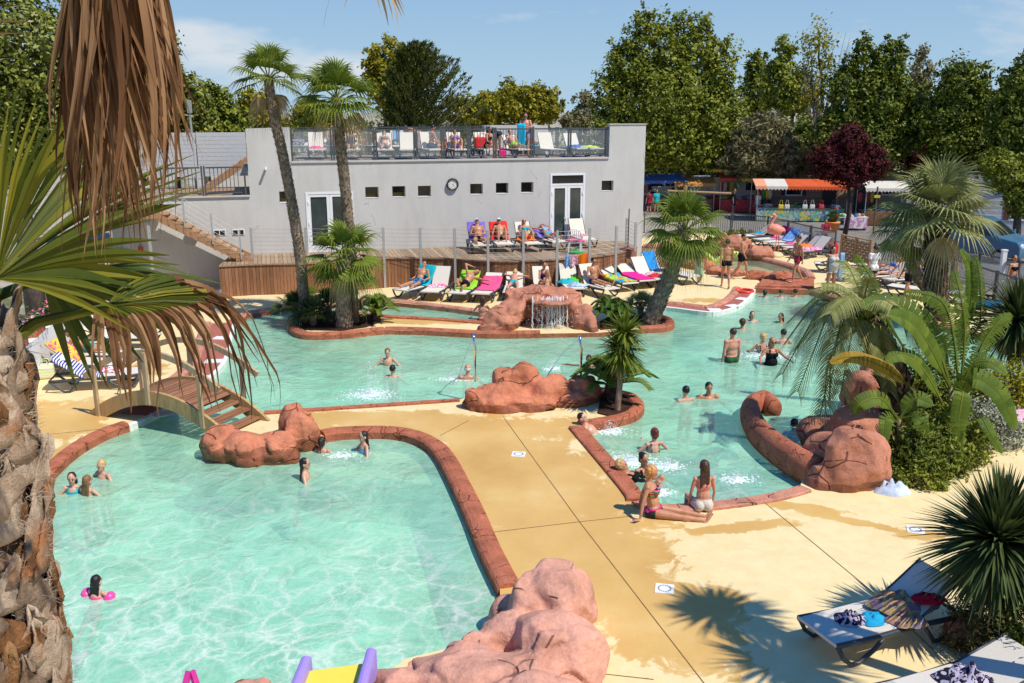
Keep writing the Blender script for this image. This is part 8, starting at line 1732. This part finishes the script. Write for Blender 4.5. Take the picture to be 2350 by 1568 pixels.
stall('market stall with a blue awning beside the end of the grey building', P(1520, 488) + V((0, 1.5, 0)), R(3), 3.0, 2.4, 1.95, [(1.0, BL)], GD[2], 3, 10)
stall('low market table under a short orange awning between the blue and yellow stalls', P(1600, 492) + V((0, 2, 0)), R(0), 2.6, 2, 1.8, [(1.0, M('orange_canvas_old', (.55, .25, .06), .8))], GD[7], 4, 10)
for k, (x, m_, l) in enumerate([(1792, YL, 'yellow handbag hanging left under the orange awning'), (1806, CV, 'cream handbag hanging under the orange awning'), (1847, M('silver_bag', (.6, .6, .62), .4), 'silver-white handbag hanging in the middle of the orange awning'), (1864, M('silver_bag', (.6, .6, .62), .4), 'small silver handbag with a long strap beside the bigger one'), (1885, GD[0], 'red patterned handbag hanging right under the orange awning'), (1912, GD[2], 'dark handbag hanging at the right end of the orange awning')]):
    c = sC + V((.6, 2.2, 0)); q = PY(x, 475, c.y - 1.35); t = thing('handbag', q, 0, l, 'handbag', 'handbags hanging under the orange awning'); b = MB().box((0, 0, 0), (.3, .1, .26)); o = b.build('bag_body', m_, t); bevel(o, .05, 2); bake(o); MB().tube([(-.1, 0, .12), (-.04, 0, .38), (.04, 0, .38), (.1, 0, .12)], .012, 5).build('strap', m_, t)
tb0 = P(1962, 531); t = thing('market_table', tb0 + V((0, .6, 0)), R(-5), 'small table with a white and pink cloth and trinkets right of the plum tree', 'table'); MB().box((0, 0, .7), (1.5, .8, .04)).build('table_top', CV, t); MB().box((.1, -.42, .42), (1.2, .02, .55)).build('table_cloth', stripemat('pink_print_cloth', [(.75, .7, .75), (.6, .3, .5), (.8, .75, .8)], 1, blot=3), t)
for sx in (-.7, .7): MB().box((sx, 0, .35), (.04, .6, .7)).build('leg', GALV, t)
r_ = random.Random(6)
for k in range(22): MB().ell((r_.uniform(-.7, .7), r_.uniform(-.3, .3), .78), r_.uniform(.05, .11), None, 8, 6).build('trinket', r_.choice(GD), t)
pt0 = P(1913, 536); t = thing('flower_pot', pt0 + V((0, .3, 0)), 0, 'large orange flower pot with red flowers by the glass fence', 'flower pot'); MB().lathe([(.25, 0), (.36, .5), (.39, .5), (.39, .58), (.001, .56)], n=20).build('pot', M('orange_pot', (.80, .25, .05), .6), t, True)
arr_obj('leaves', leaves([(V((0, 0, .85)), (.3, .3, .35))], 1200, .04, 3), 4, LEAF, t); arr_obj('flowers', leaves([(V((0, 0, .95)), (.3, .3, .3))], 90, .05, 4), 4, M('red_petal', (.7, .03, .03), .6), t)
# cabins
def cabin(label, c, rz, Wd, Dp, h, wallm, roofm, gable, wins, door_=None, awn=None):
    t = thing('cabin', c, rz, label, 'cabin'); b = MB(); g = gable
    b.add([(-Wd / 2, 0, 0), (Wd / 2, 0, 0), (Wd / 2, 0, h), (0, 0, h + g), (-Wd / 2, 0, h), (-Wd / 2, Dp, 0), (Wd / 2, Dp, 0), (Wd / 2, Dp, h), (0, Dp, h + g), (-Wd / 2, Dp, h)], [(0, 1, 2, 3, 4), (9, 8, 7, 6, 5), (0, 5, 6, 1), (1, 6, 7, 2), (0, 4, 9, 5)]); b.build('wall', wallm, t)
    e = .25; b = MB()
    for s_ in (-1, 1): b.add([(0, -e, h + g + .02), (s_ * (Wd / 2 + e), -e, h - .12), (s_ * (Wd / 2 + e), Dp + e, h - .12), (0, Dp + e, h + g + .02), (0, -e, h + g + .1), (s_ * (Wd / 2 + e), -e, h - .04), (s_ * (Wd / 2 + e), Dp + e, h - .04), (0, Dp + e, h + g + .1)], [(0, 1, 2, 3), (4, 5, 6, 7), (0, 1, 5, 4), (1, 2, 6, 5)])
    b.build('roof', roofm, t)
    for (x, z, w_, hh) in wins:
        f = MB()
        for dx in (-1, 1): f.box((x + dx * (w_ / 2 + .03), -.02, z), (.07, .05, hh + .14))
        for dz in (-1, 1): f.box((x, -.02, z + dz * (hh / 2 + .035)), (w_ - .01, .05, .07))
        f = f.build('window', WHITE, t); MB().box((x, .0, z), (w_, .02, hh)).build('pane', DARKG, f)
        for dx in (-1, 1): MB().box((x + dx * (w_ / 2 + .2), -.025, z), (.22, .03, hh + .1)).build('shutter', M('dark_red_shutter', (.12, .03, .03), .6), t)
    if door_: MB().box((door_, -.02, 1.0), (.85, .05, 2.0)).build('door', M('cabin_door', (.05, .04, .04), .5), t)
    return t
PKW = woodmat('pink_clapboard', (.50, .30, .20), .14, 2); CRW = woodmat('cream_clapboard', (.55, .46, .33), .14, 2); WHW = woodmat('white_clapboard', (.55, .60, .66), .12, 2); RF = M('grey_roof', (.12, .12, .13), .8, .2, 6, .4, 30)
cabin('pink-beige clapboard cabin with dark red shutters behind the orange awning', P(1905, 512) + V((.4, 5.5, 0)), R(-4), 4.6, 6, 2.35, PKW, RF, .85, [(-.9, 1.5, .9, .8)], 1.3)
cabin('cream clapboard cabin with a canopy right of the plum tree', P(2035, 512) + V((1.0, 6, 0)), R(-4), 5, 5, 2.3, CRW, RF, .5, [(1.4, 1.5, .8, .8)], -.3)
cabin('white clapboard cabin at the right edge behind the van', P(2420, 590) + V((2.2, 4, 0)), R(-12), 7, 5, 2.9, WHW, RF, .6, [(-1.6, 1.6, .8, .9)])
cabin('dark wooden cabin with a cross-braced balcony under the great poplar', P(1520, 440) + V((0, 3, 0)), R(0), 6, 5, 2.6, woodmat('dark_clapboard', (.12, .08, .05), .14, 2), RF, .6, [(1.4, 1.5, .7, .8)], -1)
b = MB(); q = P(1520, 440) + V((0, 1.6, 0)); t = thing('balcony_rail', q, 0, 'small cross-braced timber railing under the great poplar', 'railing')
for (a, e) in [((-.6, 0, 1.3), (.6, 0, 1.3)), ((-.6, 0, .5), (.6, 0, .5)), ((-.6, 0, .4), (-.6, 0, 1.4)), ((.6, 0, .4), (.6, 0, 1.4)), ((-.6, .03, .5), (.6, .03, 1.3)), ((.6, -.03, .5), (-.6, -.03, 1.3))]: MB().bar(a, e, .07).build('bar', LW, t)
# posts and signs
def post(name, label, c, h, r, m_, extra=None, cat='post'):
    t = thing(name, c, 0, label, cat); MB().tube([(0, 0, 0), (0, 0, h)], r, 8).build('pole', m_, t)
    if extra: extra(t)
    return t
q = PY(443, 345, 38); post('lamp_post', 'tall grey post with a slim lamp box behind the slatted screen', V((q.x, 38, 0)), PY(443, 235, 38).z, .05, GALV, lambda t: MB().box((0, 0, PY(443, 245, 38).z), (.16, .14, .5)).build('lamp_box', GALV, t), 'lamp post')
q = P(1830, 500); post('sign_post', 'small blank white sign board on a pole beside the pink cabin', V((q.x * 1.08, q.y + 4, 0)), 3.3, .03, GALV, lambda t: MB().box((0, -.03, 3.0), (.35, .03, .75)).build('sign_board', WHITE, t), 'sign')
q = P(2004, 535); post('wooden_post', 'thin grey wooden post with a yellow tag right of the trinket table', q, 2.4, .045, TRK, lambda t: MB().box((0, -.05, 1.9), (.3, .03, .14)).build('tag', YL, t))
q = P(1568, 545); t = thing('bamboo_frame', q, 0, 'wooden post with a horizontal beam behind the leaning palm crown', 'timber frame'); MB().tube([(0, 0, 0), (0, 0, PY(1566, 425, q.y).z)], .08, 8).build('upright', LW, t); a = PY(1532, 438, q.y) - q; e = PY(1678, 444, q.y) - q; MB().tube([a, e], .05, 8).build('beam', LW, t)
# gate posts behind the lower glass fence
seg4 = [P(x, y, 1.2) for x, y in [(2190, 566), (2250, 578), (2340, 596), (2430, 616)]]; seg4 = [V((p.x, p.y, 0)) for p in seg4]
railing('pool_fence', 'second grey glass fence close behind the low one at the far right', seg4, 1.15, 'ggg', 'fence', glass=GLASS2)
# shoppers
for (x, y, rz, l, cl_, h_) in [(1510, 497, 20, 'shopper in a bright blue top at the blue stall', TURQ, 1.6), (1493, 500, 200, 'shopper in dark red at the end of the grey building', cl('wine', (.2, .02, .04)), 1.6), (1690, 500, 60, 'shopper in a dark top in front of the yellow stall', c_black, 1.7), (1745, 505, -60, 'shopper in white between the yellow and orange stalls', WHT, 1.65)]:
    body(l, P(x, y) + V((0, .8, 0)), R(rz), 'stand', h_, skin='tan', hair=('short', 'dark'), clothes=[('tshirt', cl_), ('shorts', NAVY)], vox=.022)

stall('small red and yellow awning over clothes in the shade left of the big orange one', P(1700, 488) + V((0, .6, 0)), R(-10), 2.6, 2.0, 2.15, [(.5, M('red_canvas', (.55, .06, .03), .8)), (.5, YL)], GD[0], 7, 12)
stall('pale market awning over goods right of the plum tree', P(2030, 522) + V((.3, 1.2, 0)), R(-6), 2.6, 2.0, 2.1, [(1.0, CV)], GD[7], 8, 12)
